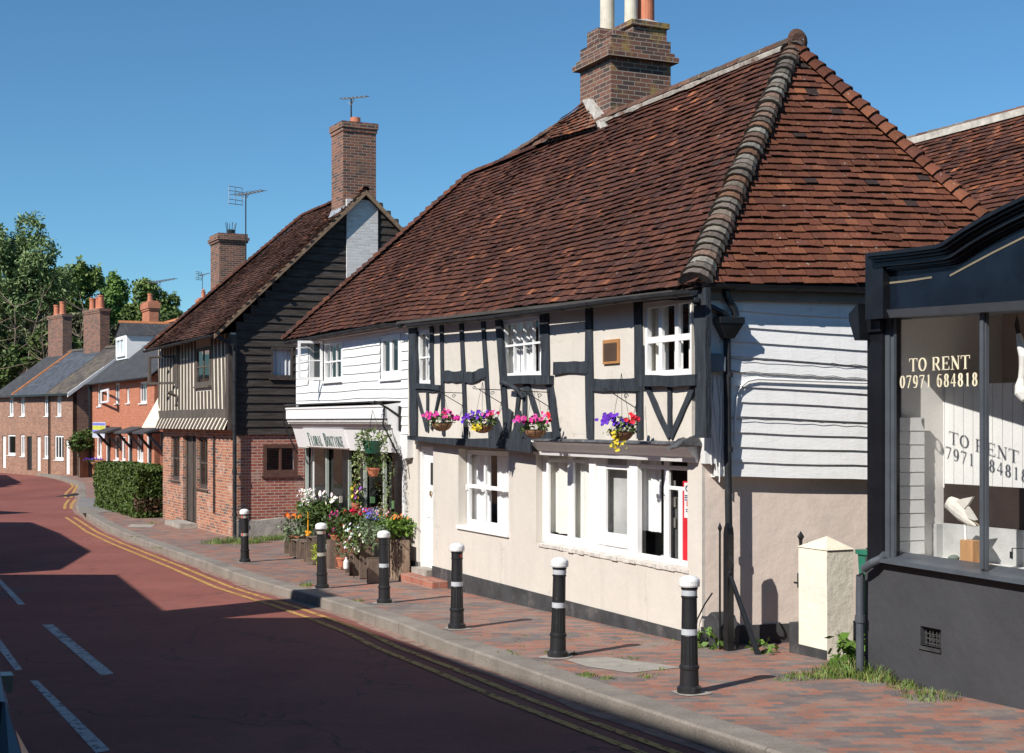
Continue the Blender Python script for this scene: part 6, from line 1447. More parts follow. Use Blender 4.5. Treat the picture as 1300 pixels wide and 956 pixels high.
# fascia and swept cornice
TP = [K.q(x, y, -.3) for x, y in [(1101, 321.5), (1150, 316), (1190, 310.5), (1198, 307.5), (1222, 291), (1247, 276), (1275, 261), (1300, 249), (1340, 232), (1390, 216), (1450, 205), (1540, 200)]]
TP = [(p[0], p[1]) for p in TP]; xe_ = TP[-1][0]
TP = TP + [(xe_ + .6, TP[-1][1] - .02)]
def layer(b, dz0, dz1, v0, v1):
    for p, q in zip(TP, TP[1:]):
        b.hexa([(p[0], v0, p[1] - dz1), (q[0], v0, q[1] - dz1), (q[0], v1, q[1] - dz1), (p[0], v1, p[1] - dz1)], [(p[0], v0, p[1] - dz0), (q[0], v0, q[1] - dz0), (q[0], v1, q[1] - dz0), (p[0], v1, p[1] - dz0)])
b = MB(K); layer(b, 0, .035, -.32, .1); layer(b, .035, .06, -.29, .1); layer(b, .06, .085, -.25, .1); layer(b, .085, .13, -.22, .1); layer(b, .13, .155, -.18, .1); layer(b, .155, .17, -.15, .1); b.build('cornice', M_['kblack'], ks)
b = MB(K); b.ext([(p[0], p[1] - .15) for p in TP] + [(TP[-1][0], zt_(TP[-1][0]) + .0), (xp0, zt_(xp0) + .0)], -.115, .1); fs = b.build('fascia', M_['navy'], ks)
b = MB(K)
def gl(pts):
    P = [K.q(x, y, -.118) for x, y in pts]
    for p, q in zip(P, P[1:]): b.hexa([(p[0], -.121, p[1] - .009), (q[0], -.121, q[1] - .009), (q[0], -.116, q[1] - .009), (p[0], -.116, p[1] - .009)], [(p[0], -.121, p[1] + .009), (q[0], -.121, q[1] + .009), (q[0], -.116, q[1] + .009), (p[0], -.116, p[1] + .009)])
gl([(1122, 360), (1150, 357), (1183, 352)]); 
b.build('pinstripe', tintm('gold_line', (.22, .19, .13), .5), fs)
b = MB(K); gl([(1206, 350), (1230, 337), (1260, 321), (1300, 301), (1350, 283)]); b.build('pinstripe', tintm('gold_line', (.22, .19, .13), .5), fs)
b = MB(K); b.box(-.02, KW_, .12, 5, 3.85, 3.95); b.build('flat_roof', M_['blackmatt'], ks)
b = MB(K); b.box(.2, KW_ - .2, .15, 4.9, 3.66, 3.7); b.box(.2, .22, .25, 1.55, -.3, 3.66); b.box(KW_ - .24, KW_ - .2, .25, 1.55, -.3, 3.66); b.box(.24, KW_ - .24, .25, 1.55, .5, .55); b.build('inner_lining', mat('white_lining', (.78, .75, .70), .8, .04, 3, 0), ks)
# shop window interior
M_['kwhite'] = mat('white_boarding', (.70, .69, .66), .6, .05, 4, .2, 20)
b = MB(K); z = zs(gx0) + .05; ztp = K.z(1158, 541, .3)
xw = K.x(1139, .12)
while z < ztp - .02:
    b.hexa([(xw - .03, .12, z), (xw, .12, z), (xw, .46, z), (xw - .03, .46, z)], [(xw - .03, .12, z + .128), (xw - .006, .12, z + .128), (xw - .006, .46, z + .128), (xw - .03, .46, z + .128)]); z += .134
b.build('side_boarding', M_['kwhite'], ks)
vb = .72; bx0_, bx1_ = K.x(1176, vb), KW_ - .2
zbt, zb1, zb2 = K.z(1210, 487, vb), K.z(1240, 622, vb), K.z(1240, 668, vb)
b = MB(K); x = bx0_
while x < 3.6:
    ya, yb = vb + .30 * (x - bx0_), vb + .30 * (x + .094 - bx0_); b.hexa([(x, ya, zb1), (x + .094, yb, zb1), (x + .094, yb + .02, zb1), (x, ya + .02, zb1)], [(x, ya, zbt), (x + .094, yb, zbt), (x + .094, yb + .02, zbt), (x, ya + .02, zbt)])
    b.box(x + .092, x + .102, yb + .012, yb + .02, zb1, zbt); x += .1
b.build('panelled_back', M_['kwhite'], ks)
b = MB(K); b.box(bx0_, 4.6, vb + .06, vb + .08, zb2 - .05, zb1 + .04); b.build('slot_shade', mat('slot_shade_brown', (.035, .022, .018), .6, .2, 5, 0), ks)  # dark sheet stands in for the shade inside the slot opening
b = MB(K); b.box(bx0_, 4.6, vb, vb + .03, zs(bx0_) - .3, zb2); b.box(K.x(1176, vb), K.x(1197, vb), vb - .08, vb + .0, zs(bx0_) - .3, K.z(1185, 664, vb)); b.build('display_back', tintm('pale_grey_board', (.47, .47, .45), .6), ks)
b = MB(K); b.box(gx0 - .1, 4.6, .08, vb, zs(bx0_) - .2, zs(bx0_) - .0 + .0); b.build('display_floor', M_['kwhite'], ks)
b = MB(K); b.box(.2, KW_ - .2, 1.55, 1.6, -.3, 3.66); b.build('back_wall', mat('brown_grey_wall', (.66, .57, .50), .9, .08, 2, 0), ks)
b = MB(K); ln = [(1154, 462, 79, 19, 'TO RENT', 1153.5), (1141, 482, 101, 17.5, '07971684818', 1141)]
vl = .006
xa_, xb_ = K.x(1153.5, vl), K.x(1231, vl); za_ = K.z(1192, 470, vl); hh_ = K.z(1192, 453, vl) - za_
cw = (xb_ - xa_) / 6.4
def lett_w(text, x, cw_, z, h):
    lettering(b, K, text, x, z, cw_ * len(text), h, vl, .005, bold=1.25)
lett_w('TO', xa_, cw, za_, hh_); lett_w('RENT', xa_ + cw * 2.45, cw, za_, hh_)
xa2, xb2 = K.x(1141.5, vl), K.x(1242, vl); za2 = K.z(1192, 491.5, vl); hh2 = K.z(1192, 475, vl) - za2; cw2 = (xb2 - xa2) / 11.6
lett_w('07971', xa2, cw2, za2, hh2); lett_w('684818', xa2 + cw2 * 5.6, cw2, za2, hh2)
b.build('window_lettering', tintm('cream_lettering', (.80, .72, .52), .5), kf)
# bird carving on its block
def tocam(pts, v): return [K.q(x, y, v) for x, y in pts]
vbird = .26; bd_ = thing('bird_carving', 'white carved wading bird on a wood block in the shop window', 'sculpture', K.w(K.x(1226, vbird), vbird, K.z(1226, 712, vbird)))
b = MB(K); x0, x1 = K.x(1218.5, vbird - .05), K.x(1234.5, vbird - .05); zb_k = zs(1.5) + .03
b.box(x0, x1, vbird - .05, vbird + .05, zb_k + .03, K.z(1226, 685, vbird)); b.build('block', mat('pine_block', (.50, .27, .12), .6, .15, 8, .2, 20, stretch=(3, 3, .4)), bd_, .004)
b = MB(K); b.box(K.x(1193, .2), K.x(1245, .2), .14, .34, zb_k, zb_k + .03); b.build('base_board', mat('pine_board', (.50, .28, .14), .6, .15, 8), bd_)
b = MB(K); p0, p1 = K.q(1226, 685, vbird), K.q(1225, 655, vbird); b.tube([(p0[0], vbird, p0[1] - .02), (p1[0], vbird, p1[1])], .013, 8); b.build('leg', M_['white'], bd_)
b = MB(K)
sec = [(1201, 643, .8), (1203, 642, 5), (1208, 640, 9), (1214, 644, 11), (1221, 650, 11), (1227, 655, 9.5), (1232, 660, 7.5), (1236, 664, 4), (1239, 668, .8)]
rings = []
for (x, y, r) in sec:
    q = K.q(x, y, vbird); rr_ = r * 14.3 / 1800; rings.append([(q[0] + .5 * rr_ * math.cos(a) * .5, vbird + rr_ * .75 * math.cos(a), q[1] + rr_ * math.sin(a)) for a in [k * math.pi / 6 for k in range(12)]])
for r0, r1 in zip(rings, rings[1:]):
    for k in range(12): b.poly([r0[k], r0[(k + 1) % 12], r1[(k + 1) % 12], r1[k]], smooth=True)
b.px([(1213, 636), (1222, 633), (1235, 630.5), (1229, 640), (1224, 646), (1216, 645)], vbird - .03, vbird - .005); b.px([(1228, 643), (1233, 650), (1239, 660), (1237, 661), (1229, 658), (1224, 650)], vbird - .035, vbird - .01)
b.build('body', mat('whitewashed_wood', (.66, .62, .54), .7, .15, 6, .6, 15), bd_)
b = MB(K); q0, q1 = K.q(1232, 658, vbird), K.q(1245, 669, vbird - .02); b.tube([(q0[0], vbird, q0[1]), (q1[0], vbird - .02, q1[1])], [.009, .004], 6); b.build('beak', tintm('ochre_beak', (.45, .38, .24)), bd_)
b = MB(K); q = K.q(1211, 710, .25); b.lathe([(.02, 0), (.05, .01), (.055, .03), (.03, .05), (.005, .055)], (q[0], .25, zb_k + .03), 12); tag(b.build('pebble', tintm('grey_green_stone', (.16, .19, .16))), 'smooth grey-green pebble beside the bird carving block', 'stone')
hz_ = thing('hanging_carving', 'white carved figure with dark tip hanging behind the right shop pane', 'ornament', K.w(K.x(1297, .25), .25, K.z(1297, 400, .25)))
b = MB(K); P = [K.q(x, y, .25) for x, y in [(1293, 424), (1297, 440), (1301, 452), (1299, 466), (1297, 480), (1296, 490), (1297, 499), (1301, 508)]]
b.tube([(p[0], .25, p[1]) for p in P], [.02, .04, .05, .035, .03, .05, .06, .03], 10); b.build('body', M_['curtain'], hz_)
b = MB(K); P = [K.q(x, y, .25) for x, y in [(1291, 400), (1291, 412), (1293, 424)]]; b.tube([(p[0], .25, p[1]) for p in P], [.003, .022, .02], 8); b.build('tip', M_['black'], hz_)
b = MB(K); p = K.q(1291, 400, .25); b.tube([(p[0], .25, p[1]), (p[0], .25, 3.66)], .003, 4); b.build('cord', M_['black'], hz_)
b = MB(K); p = K.q(1285, 710, .3); p2 = K.q(1285, 696, .3); b.tube([(p[0], .3, p[1] + .0), (p[0], .3, p2[1])], .006, 6); b.tube([(p[0], .3, p2[1]), (p[0] + .3, .3, p2[1] + .02)], .004, 5); b.box(p[0] - .01, p[0] + .01, .28, .3, p2[1] - .09, p2[1] - .03)
b.build('display_wire', M_['gutter'], ks)
# shop rainwater pipe
b = MB(K); P = [(1124, 704, -.05), (1119, 709, -.06), (1108, 714, -.10), (1097, 722, -.10), (1092, 731, -.10), (1091.5, 760, -.10), (1092, 860, -.10)]
b.tube([(K.q(x, y, v_)[0], v_, K.q(x, y, v_)[1]) for x, y, v_ in P], .04, 12); x, z = K.q(1091.7, 790, -.1); b.tube([(x, -.1, z), (x, -.1, z + .07)], .05, 12); b.build('downpipe', M_['kframe'], ks)

# ================================================================== gateway between cottage and shop
pc = gp(1050, 838); PF = Fr(pc.x, pc.y, -65.25, pc.z)
gpil = thing('gate_pillar', 'cream painted square gate pillar with shallow pyramid cap beside the black shop', 'gate pillar', PF.w(-.25, .17, 0))
pw, pd, phh = .5, .345, 1.165
b = MB(PF)
def wob(x, y, z): return (x + .008 * noise.noise(V((z * 3, x, 1))), y + .008 * noise.noise(V((z * 3, y, 5))), z)
lv = [0, .3, .6, .9, phh]
for z0, z1 in zip(lv, lv[1:]):
    ring = [(-pw, 0), (0, 0), (0, pd), (-pw, pd)]
    for k in range(4): (a, c), (d, e) = ring[k], ring[(k + 1) % 4]; b.poly([wob(a, c, z0 - .02), wob(d, e, z0 - .02), wob(d, e, z1), wob(a, c, z1)])
b.build('shaft', mat('cream_pillar_paint', (.80, .75, .63), .8, .07, 2, .8, 8, .015, dirt=(.86, .86, .85), dscale=3, dlo=.66, dhi=.74), gpil)
b = MB(PF); o_ = .012; ap = (-pw / 2 + .02, pd / 2, phh + .13)
cr_ = [(-pw - o_, -o_, phh), (o_, -o_, phh), (o_, pd + o_, phh), (-pw - o_, pd + o_, phh)]
for k in range(4): b.poly([wob(*cr_[k]), wob(*cr_[(k + 1) % 4]), ap])
b.poly(cr_[::-1]); b.build('cap', mat('cream_cap', (.74, .68, .53), .85, .1, 4, .9, 9, .015), gpil)
b = MB(PF); b.box(-pw - .012, .0, -.012, .0, -.1, .10); b.box(-pw - .16, -pw + .0, -.01, pd * .6, -.1, .32); b.build('base', M_['blackmatt'], gpil)
def spear(b, x, y, z0, z1, r=.012):
    b.tube([(x, y, z0), (x, y, z1 - .08)], r, 8); b.tube([(x, y, z1 - .10), (x, y, z1 - .06), (x, y, z1)], [r, r * 2.2, .002], 8)
gt = thing('iron_gate', 'black iron gate with spear tops, standing open beside the pillar', 'gate', PF.w(-.6, .2, 0))
gxp = -pw - .10
b = MB(PF); spear(b, gxp, .1, .0, phh + .16, .018)
for k in range(1, 7): spear(b, gxp - .11 * k, .1 + .08 * k, .08, phh + .09, .010)
b.build('bars', M_['black'], gt)
b = MB(PF); b.tube([(gxp, .1, .14), (gxp - .7, .61, .14)], .014, 6); b.tube([(gxp, .1, phh - .22), (gxp - .7, .61, phh - .22)], .014, 6); b.build('rails', M_['black'], gt)
b = MB(PF); b.tube([(gxp - .09, .08, .75), (gxp + .02, .08, .75)], .012, 6); b.tube([(gxp - .02, .08, .86), (gxp - .02, .08, .70)], .012, 6); b.build('latch', M_['black'], gt)
gq = gp(924, 826); GFr = Fr(gq.x, gq.y, -65.25, gq.z)
gpst = thing('gate_post', 'black iron gate post with sloping brace against the cottage corner', 'gate post', GFr.w(0, 0, 0))
b = MB(GFr); b.box(-.045, .045, -.03, .05, -.1, 1.30)
b.ext([(-.045, 1.30), (.045, 1.30), (.03, 1.37), (0, 1.42), (-.03, 1.37)], -.03, .05); b.build('post', M_['black'], gpst)
b = MB(GFr); spear(b, -.13, -.02, .0, 1.42, .012); b.build('side_rod', M_['black'], gpst)
b = MB(GFr); p1 = gp(963, 831); l = p1 - GFr.o; lx, ly = l.dot(GFr.ex), l.dot(GFr.ey)
b.tube([(.04, -.02, .90), (lx, ly, l.z - .02)], [.026, .032], 8); b.build('brace', M_['black'], gpst)
b = MB(GFr); b.tube([(.05 + .10 * math.sin(t), -.03, 1.02 - .10 * math.cos(t) - .06) for t in [k * .35 for k in range(9)]], .012, 6); b.build('scroll', M_['black'], gpst)
kb = gp(910, 822); KF = Fr(kb.x, kb.y, -65.25, kb.z)
b = MB(KF); b.ext([(-.24, -.1), (.12, -.1), (.14, .22), (.05, .36), (-.06, .40), (-.22, .28)], -.05, .22); tag(b.build('kerb_block', M_['blackmatt'], None, .02, org=KF.w(0, 0, 0)), 'rough black painted stone block at the foot of the cottage corner', 'stone block')
b = MB(KF); b.tube([(.0, -.06, .62), (-.1, -.1, .48), (-.22, -.12, .30), (-.28, -.1, .12)], .009, 6); tag(b.build('loose_cable', M_['black'], None, org=KF.w(0, 0, .1)), 'thin black cable drooping by the black stone block', 'cable')
bnx = thing('green_planter', 'green plastic planter behind the gate pillar and downpipe', 'planter', PF.w(.3, .8, 0))
xg0, xg1 = PF.x(1089, .7), PF.x(1101, .7); zg_ = PF.z(1095, 704, .7)
b = MB(PF); b.hexa([(xg0 + .03, .75, 0), (xg1 + .3, .75, 0), (xg1 + .3, 1.1, 0), (xg0 + .03, 1.1, 0)], [(xg0, .7, zg_), (xg1 + .35, .7, zg_), (xg1 + .35, 1.15, zg_), (xg0, 1.15, zg_)]); b.box(xg0 - .02, xg1 + .37, .68, 1.17, zg_, zg_ + .05); b.build('tub', tintm('green_plastic', (.02, .17, .11), .4), bnx)
b = MB(PF); blobleaves(b, [(xg0 + .25, .9, zg_ + .12, .28, .18, .14)], 260, .03, [(.12, .22, .04), (.10, .18, .03)]); b.build('plant', M_['leaf'], bnx)

# ================================================================== bollards
BS = [(875, 880, 150, 1), (708, 832, 127, 1), (580, 795, 109, 0), (488, 766, 93, 0), (409, 745, 84, 0), (311, 714, 68, 1)]
BL = ['nearest black bollard with two silver bands, cut by the photo bottom', 'black bollard with two silver bands in front of the long window', 'black bollard with one silver band in front of the sash window', 'black bollard with one white band in front of the slatted crate and brick step', 'black bollard with two dull bands standing before the white lilies', 'farthest black bollard with two dull bands, by the striped house corner']
M_['bolblack'] = mat('satin_black_paint', (.015, .015, .017), .48, .35, 5, .35, 28, .003, dirt=(.10, .095, .085), dscale=9, dlo=.62, dhi=.72)
M_['reflect'] = mat('silver_reflective', (.50, .52, .55), .4, .08, 6, 0)
M_['reflectold'] = mat('dull_reflective', (.36, .34, .28), .5, .15, 6, 0)
M_['bolwhite'] = mat('bollard_white', (.80, .80, .79), .5, .05, 5, .2, 20, dirt=(.50, .48, .44), dscale=12, dlo=.60, dhi=.72)
def bollard(kind):
    t = thing('bollard', 'black bollard', 'bollard', (0, 0, 0), 'black and white bollards along the kerb')
    F8 = 16
    b = MB(); b.lathe([(.112, 0), (.112, .055), (.088, .075), (.084, .215), (.092, .228), (.092, .252), (.082, .262)], n=24); b.build('base', M_['bolblack'], t)
    b = MB()
    for k in range(F8):
        a0, a1 = 2 * math.pi * k / F8, 2 * math.pi * (k + 1) / F8; am = (a0 + a1) / 2
        for (za, ra, zb_, rb) in ((.26, .080, .52, .0745),):
            P = lambda a, r, z, m=1: (math.cos(a) * r * m, math.sin(a) * r * m, z)
            b.poly([P(a0, ra, za), P(am, ra, za, .95), P(am, rb, zb_, .95), P(a0, rb, zb_)]); b.poly([P(am, ra, za, .95), P(a1, ra, za), P(a1, rb, zb_), P(am, rb, zb_, .95)])
    b.lathe([(.0745, .52), (.076, .525), (.0735, .53), (.069, .868), (.076, .872), (.076, .884), (.070, .888), (.070, .945), (.077, .95), (.077, .965), (.06, .968)], n=24)
    b.build('shaft', M_['bolblack'], t)
    mt = M_['reflect'] if kind else M_['reflect']
    b = MB(); b.lathe([(.0745, .535), (.0732, .59)], n=24); b.build('reflective_band', mt, t)
    b = MB(); b.lathe([(.0715, .893), (.0715, .942)], n=24)
    b.build('reflective_band', mt if kind else M_['bolblack'], t)
    b = MB(); b.lathe([(.062, .966), (.090, .972), (.096, .985), (.096, 1.025), (.090, 1.045), (.06, 1.068), (.02, 1.076), (.001, 1.077)], n=28); b.build('cap', M_['bolwhite'], t)
    return t
protos = {1: bollard(1), 0: bollard(0)}; used = set()
for (px_, py_, h, k), lb in zip(BS, BL):
    Y = FL * 1.08 / h; X = (px_ - CX) / FL * Y; z = G(Y) 
    o = protos[k] if k not in used else dup(protos[k], (X, Y, z), lb)
    used.add(k); o.location = (X, Y, z); o['label'] = lb; o.rotation_euler = (math.radians(R.uniform(-1, 1)), math.radians(R.uniform(-1, 1)), R.uniform(0, 6))
    if px_ in (409, 311):
        for c in list(o.children):
            if c.name.startswith('reflective'):
                c.data = c.data.copy(); c.data.materials[0] = M_['reflectold']
    if px_ == 488:
        pass
    # red reflector chips
    b = MB(Fr(X, Y, 0, z)); 
    if px_ in (580, 488, 708, 875):
        for zz in ((.90, .94), (.54, .585)) if k else ((.90, .93),):
            a = math.radians(222); b2 = MB()
            P = lambda a, z_: (X + .0748 * math.cos(a), Y + .0748 * math.sin(a), z + z_)
            for s_ in range(3): aa = math.radians(205 + 9 * s_); ab = math.radians(205 + 9 * (s_ + 1)); b2.poly([P(aa, zz[0]), P(ab, zz[0]), P(ab, zz[1]), P(aa, zz[1])])
            ORG[o.name] = V((X, Y, z)); ob = b2.build('red_reflector', tintm('red_chip', (.55, .02, .03), .4), o)
            ob.matrix_parent_inverse = Matrix.Identity(4)
    b = MB(); p = V((X, Y, z)); K_ = 14
    b.poly([(p.x + .17 * math.cos(6.283 * k / K_) * (1 + .5 * noise.noise(V((k * .7, X, 0)))), p.y + .19 * math.sin(6.283 * k / K_) * (1 + .4 * noise.noise(V((k * .7, X, 3)))), G(p.y + .19 * math.sin(6.283 * k / K_)) + .006) for k in range(K_)])
    tag(b.build('mortar_ring', M_['stone']), kind='structure')
# ================================================================== hanging baskets
MAG, PNK, PUR, RED_, WHT, YEL, ORG_, BLU = (.62, .03, .28), (.70, .10, .36), (.13, .03, .42), (.55, .02, .04), (.78, .76, .74), (.75, .55, .04), (.75, .20, .02), (.12, .14, .60)
M_['coir'] = mat('coir_liner', (.24, .12, .06), .95, .35, 14, .9, 30, .01, dirt=(.42, .24, .13), dscale=12, dlo=.5, dhi=.6)
def basket(name, label, c, r, fl, trail=0, grp='hanging baskets on the timbered cottage', hang=.5, tc=(.45, .42, .03), spread=1.0):
    t = thing(name, label, 'hanging basket', c, grp); x, y, z = c
    b = MB()
    prof = [(r * math.sin(a), -r * .82 * math.cos(a)) for a in [math.pi / 2 * k / 6 for k in range(7)]]
    b.lathe([(max(q[0], .01), q[1] + 0) for q in prof], c, 18); b.build('bowl', M_['coir'], t)
    b = MB()
    for k in range(8):
        a = k * math.pi / 4; b.tube([(x + (q[0] + .004) * math.cos(a), y + (q[0] + .004) * math.sin(a), z + q[1]) for q in prof], .003, 4, cap=False)
    b.tube([(x + r * 1.02 * math.cos(k * .524), y + r * 1.02 * math.sin(k * .524), z) for k in range(13)], .005, 5, cap=False); b.build('wire_frame', M_['black'], t)
    for k in range(3):
        b = MB(); a = k * 2.094 + .5; b.tube([(x + r * math.cos(a), y + r * math.sin(a), z), (x, y, z + hang)], .0025, 4); b.build('chain', M_['black'], t)
    b = MB(); blobleaves(b, [(x, y, z + .05, r * 1.35 * spread, r * 1.1, .11), (x - r * .7, y, z + .06, r * .6, r * .6, .09), (x + r * .7, y, z + .04, r * .6, r * .6, .09)], 420, .026, [(.10, .17, .03), (.13, .2, .04), (.08, .13, .03)])
    if trail:
        for k in range(60): a = R.uniform(-1, 1); b.col = (.30, .32, .03); b.leaf((x - r * .5 + .05 * R.gauss(0, 1), y - r * .9 + .03 * R.gauss(0, 1), z + .02 - trail * R.random()), .018)
    b.col = (1, 1, 1); b.build('foliage', M_['leaf'], t)
    b = MB()
    for (dx, dz, n, sx, colr) in fl:
        for k in range(n):
            b.col = tuple(q * R.uniform(.75, 1.2) for q in (colr if isinstance(colr[0], float) else R.choice(colr)))
            px_, pz = x + dx * r + R.gauss(0, sx * r), z + .09 + dz + R.gauss(0, .032); py_ = y + R.uniform(-1.1, .6) * r
            b.disc((px_, py_, pz), R.uniform(.026, .036), (R.gauss(-.4, .35), R.gauss(-.9, .3), R.gauss(.35, .3)))
    if trail:
        for k in range(26): b.col = YEL; b.disc((x - r * .5 + .04 * R.gauss(0, 1), y - r * .95 + .03 * R.gauss(0, 1), z + .0 - trail * R.random()), .02, (-.3, -1, .2))
    b.col = (1, 1, 1); b.build('flowers', M_['petal'], t); return t
vh = -.15 - .03 - .40
BSK = [(560.7, 541, 'bark-lined basket of pink and magenta petunias, leftmost of the four on the cottage', [(-.9, .03, 26, .5, [MAG, PNK]), (.4, .04, 18, .5, [MAG, PNK, (.5, .02, .12)]), (1.3, -.02, 12, .3, MAG)], 0),
       (612.5, 543, 'bark-lined basket of purple and red petunias above the sash window', [(-1.2, .0, 16, .35, PUR), (-.3, .05, 18, .5, PUR), (.6, .05, 14, .4, [RED_, PUR, PNK])], .08),
       (679, 549.5, 'bark-lined basket of magenta petunias with yellow flower, below the middle upper window', [(-1.1, .06, 24, .45, [MAG, PNK]), (.3, .04, 22, .45, [MAG, PNK]), (1.2, .06, 6, .2, RED_)], 0),
       (789, 552, 'bark-lined basket of purple petunias and red flowers with yellow trailing flowers, rightmost on the cottage', [(-1.1, .06, 26, .4, PUR), (.0, .03, 16, .4, PUR), (1.0, .05, 16, .3, RED_)], .22)]
for px_, py_, lb, fl, tr in BSK:
    x, z = M.q(px_, py_ - 4, vh); c = M.w(x, vh, z); basket('hanging_basket', lb, c, .145 * (c.y / 19) ** .5, fl, tr, hang=max(.2, 3.07 - c.z))
# shop's green basket with trailing ivy
x, z = M.q(473, 561, -.62); c = M.w(x, -.62, z); r = .2
sbk = thing('ivy_basket', 'green hanging pot with long trailing variegated ivy in front of the flower shop fascia', 'hanging basket', c)
b = MB(); b.lathe([(.12, -.2), (.19, -.0), (.2, .02), (.17, .02), (.16, 0)], c, 18); b.build('pot', tintm('dark_green_pot', (.02, .10, .06), .4), sbk)
b = MB(); IV = [(.22, .27, .10), (.16, .22, .07), (.32, .36, .18), (.12, .18, .05)]
blobleaves(b, [(c.x, c.y, c.z + .1, .30, .25, .14)], 420, .03, IV)
for k in range(26):
    a = R.uniform(0, 6.28); L = R.choice([.5, .7, 1.0, 1.25, 1.5]) if math.cos(a) > .1 else R.uniform(.3, .95); p = V((c.x + .26 * math.cos(a), c.y + .2 * math.sin(a), c.z + .02)); 
    n = int(L * 32)
    for j in range(n):
        q = p + V((.045 * math.sin(j * .3 + k) + .03 * R.gauss(0, 1) + (.10 if math.cos(a) > .1 else -.06) * (j / n), .03 * R.gauss(0, 1), -L * j / n)); cc = R.choice(IV); b.col = cc; b.leaf(q, .026 * R.uniform(.7, 1.3))
b.col = (1, 1, 1); b.build('ivy', M_['leaf'], sbk)
for k in range(3):
    b = MB(); a = k * 2.094; b.tube([(c.x + .19 * math.cos(a), c.y + .19 * math.sin(a), c.z), (c.x, c.y, c.z + .55)], .003, 4); b.build('chain', M_['black'], sbk)
x, z = M.q(474, 596, -.58); c = M.w(x, -.58, z); tpt = thing('terracotta_hanging_pot', 'small orange pot with green plant hanging below the ivy basket', 'plant pot', c)
b = MB(); b.lathe([(.07, -.12), (.11, 0), (.12, .0), (.12, .03), (.10, .03)], c, 16); b.build('pot', M_['terracotta'], tpt)
b = MB(); blobleaves(b, [(c.x, c.y, c.z + .13, .17, .14, .12)], 260, .028, [(.12, .2, .04), (.09, .15, .03)]); b.build('plant', M_['leaf'], tpt)
# wall basket of the far orange cottage
c = RF.w(RF.x(122.5, -.45), -.45, RF.z(122.5, 586, -.45)); basket('hanging_basket', 'small dark hanging pot with violet flowers on the far orange cottage', c, .3, [(-.6, .05, 30, .8, (.13, .03, .5)), (.5, .05, 16, .6, (.13, .03, .5))], 0, grp=None, hang=.6, spread=1.4)

# ================================================================== crates and flowers outside the shop
def crate(label, x0, x1, v, dep, z0, z1, ori='up', tint=(1, 1, 1)):
    """old slatted fruit crate; ori 'up': stood on end, open to the street; 'slat': slatted side to the street"""
    t = thing('wooden_crate', label, 'crate', M.w((x0 + x1) / 2, v + dep / 2, z0), 'old wooden fruit crates outside the flower shop')
    w = x1 - x0; th_ = .018
    def pc(nm, *a):
        b = MB(M); g_ = R.uniform(.8, 1.25); b.col = tuple(q * g_ for q in tint); b.box(*a); b.build(nm, M_['cratewood'], t, 0)
    if ori == 'up':
        pc('side_panel', x0, x0 + th_, v, v + dep, z0, z1); pc('side_panel', x1 - th_, x1, v, v + dep, z0, z1)
        pc('top_panel', x0 + th_, x1 - th_, v + .003, v + dep, z1 - th_, z1 - .001); pc('bottom_panel', x0 + th_, x1 - th_, v + .003, v + dep, z0 + .001, z0 + th_)
        n = 3
        for k in range(n): pc('slat', x0 + th_ + (w - 2 * th_) * k / n + .02, x0 + th_ + (w - 2 * th_) * (k + 1) / n - .02, v + dep - .03, v + dep - .012, z0 + th_, z1 - th_)
    else:
        n = max(3, int(w / .13))
        for k in range(n): pc('slat', x0 + w * k / n + .018, x0 + w * (k + 1) / n - .018, v, v + .014, z0 + .002 * (k % 3), z1 - .003 * (k % 2))
        for k in range(3): pc('end_slat', x0, x1, v + dep - .014, v + dep, z0 + (z1 - z0) * k / 3 + .01, z0 + (z1 - z0) * (k + 1) / 3 - .01)
        pc('side_panel', x0 - .004, x0 + th_, v + .015, v + dep - .015, z0, z1 + .002); pc('side_panel', x1 - th_, x1 + .004, v + .015, v + dep - .015, z0, z1 + .002)
        pc('top_panel', x0 + th_, x1 - th_, v + .015, v + dep - .015, z1 - .03, z1 - .012)
    return t
CR = [(367, 375.5, 684, 706, -.45, 'up', 'leftmost crate, small and open, under the orange flowers'), (376.5, 385, 685, 708.5, -.5, 'up', 'second open crate from the left end of the crate row'),
      (386, 396, 686, 711, -.55, 'up', 'third open crate from the left, beside the taller crate'), (396, 404.5, 678, 713, -.65, 'up', 'tall open crate left of the bollard, with trailing plant inside'),
      (414, 427, 678, 714, -.62, 'slat', 'tall closed slatted crate just right of the bollard under the steel bucket'), (432.5, 442, 684, 716, -.50, 'up', 'reddish crate behind the little milk bottle'),
      (443.5, 455.5, 697, 722, -.72, 'up', 'low open crate below the white begonias'), (456.5, 466, 678.5, 728, -.80, 'up', 'tall narrow crate between the two low ones'),
      (466.5, 484, 698, 731, -.95, 'up', 'low crate under the lavender, left of the white-banded bollard'), (495, 519.5, 680.5, 733, -.30, 'slat', 'largest pale slatted crate beside the white door, marigolds on top')]
tops = {}
for i, (a, c, yt, yb, v_, ori, lb) in enumerate(CR):
    x0, x1 = M.x(a, v_), M.x(c, v_); m_ = (a + c) / 2
    zg2 = G(M.w((x0 + x1) / 2, v_, 0).y); z1 = zg2 + (M.z(m_, yt, v_) - M.z(m_, yb, v_))
    dp_ = .27 if i not in (4, 9) else .16; x1 = M.x(c + 1, v_ + dp_)
    crate(lb, x0, x1, v_, dp_, zg2 + .002, z1, ori, (1.25, 1.2, 1.1) if i == 9 else ((1.5, .9, .75) if i == 5 else (1, 1, 1)))
    tops[i] = ((x0 + x1) / 2, v_ + .16, z1)
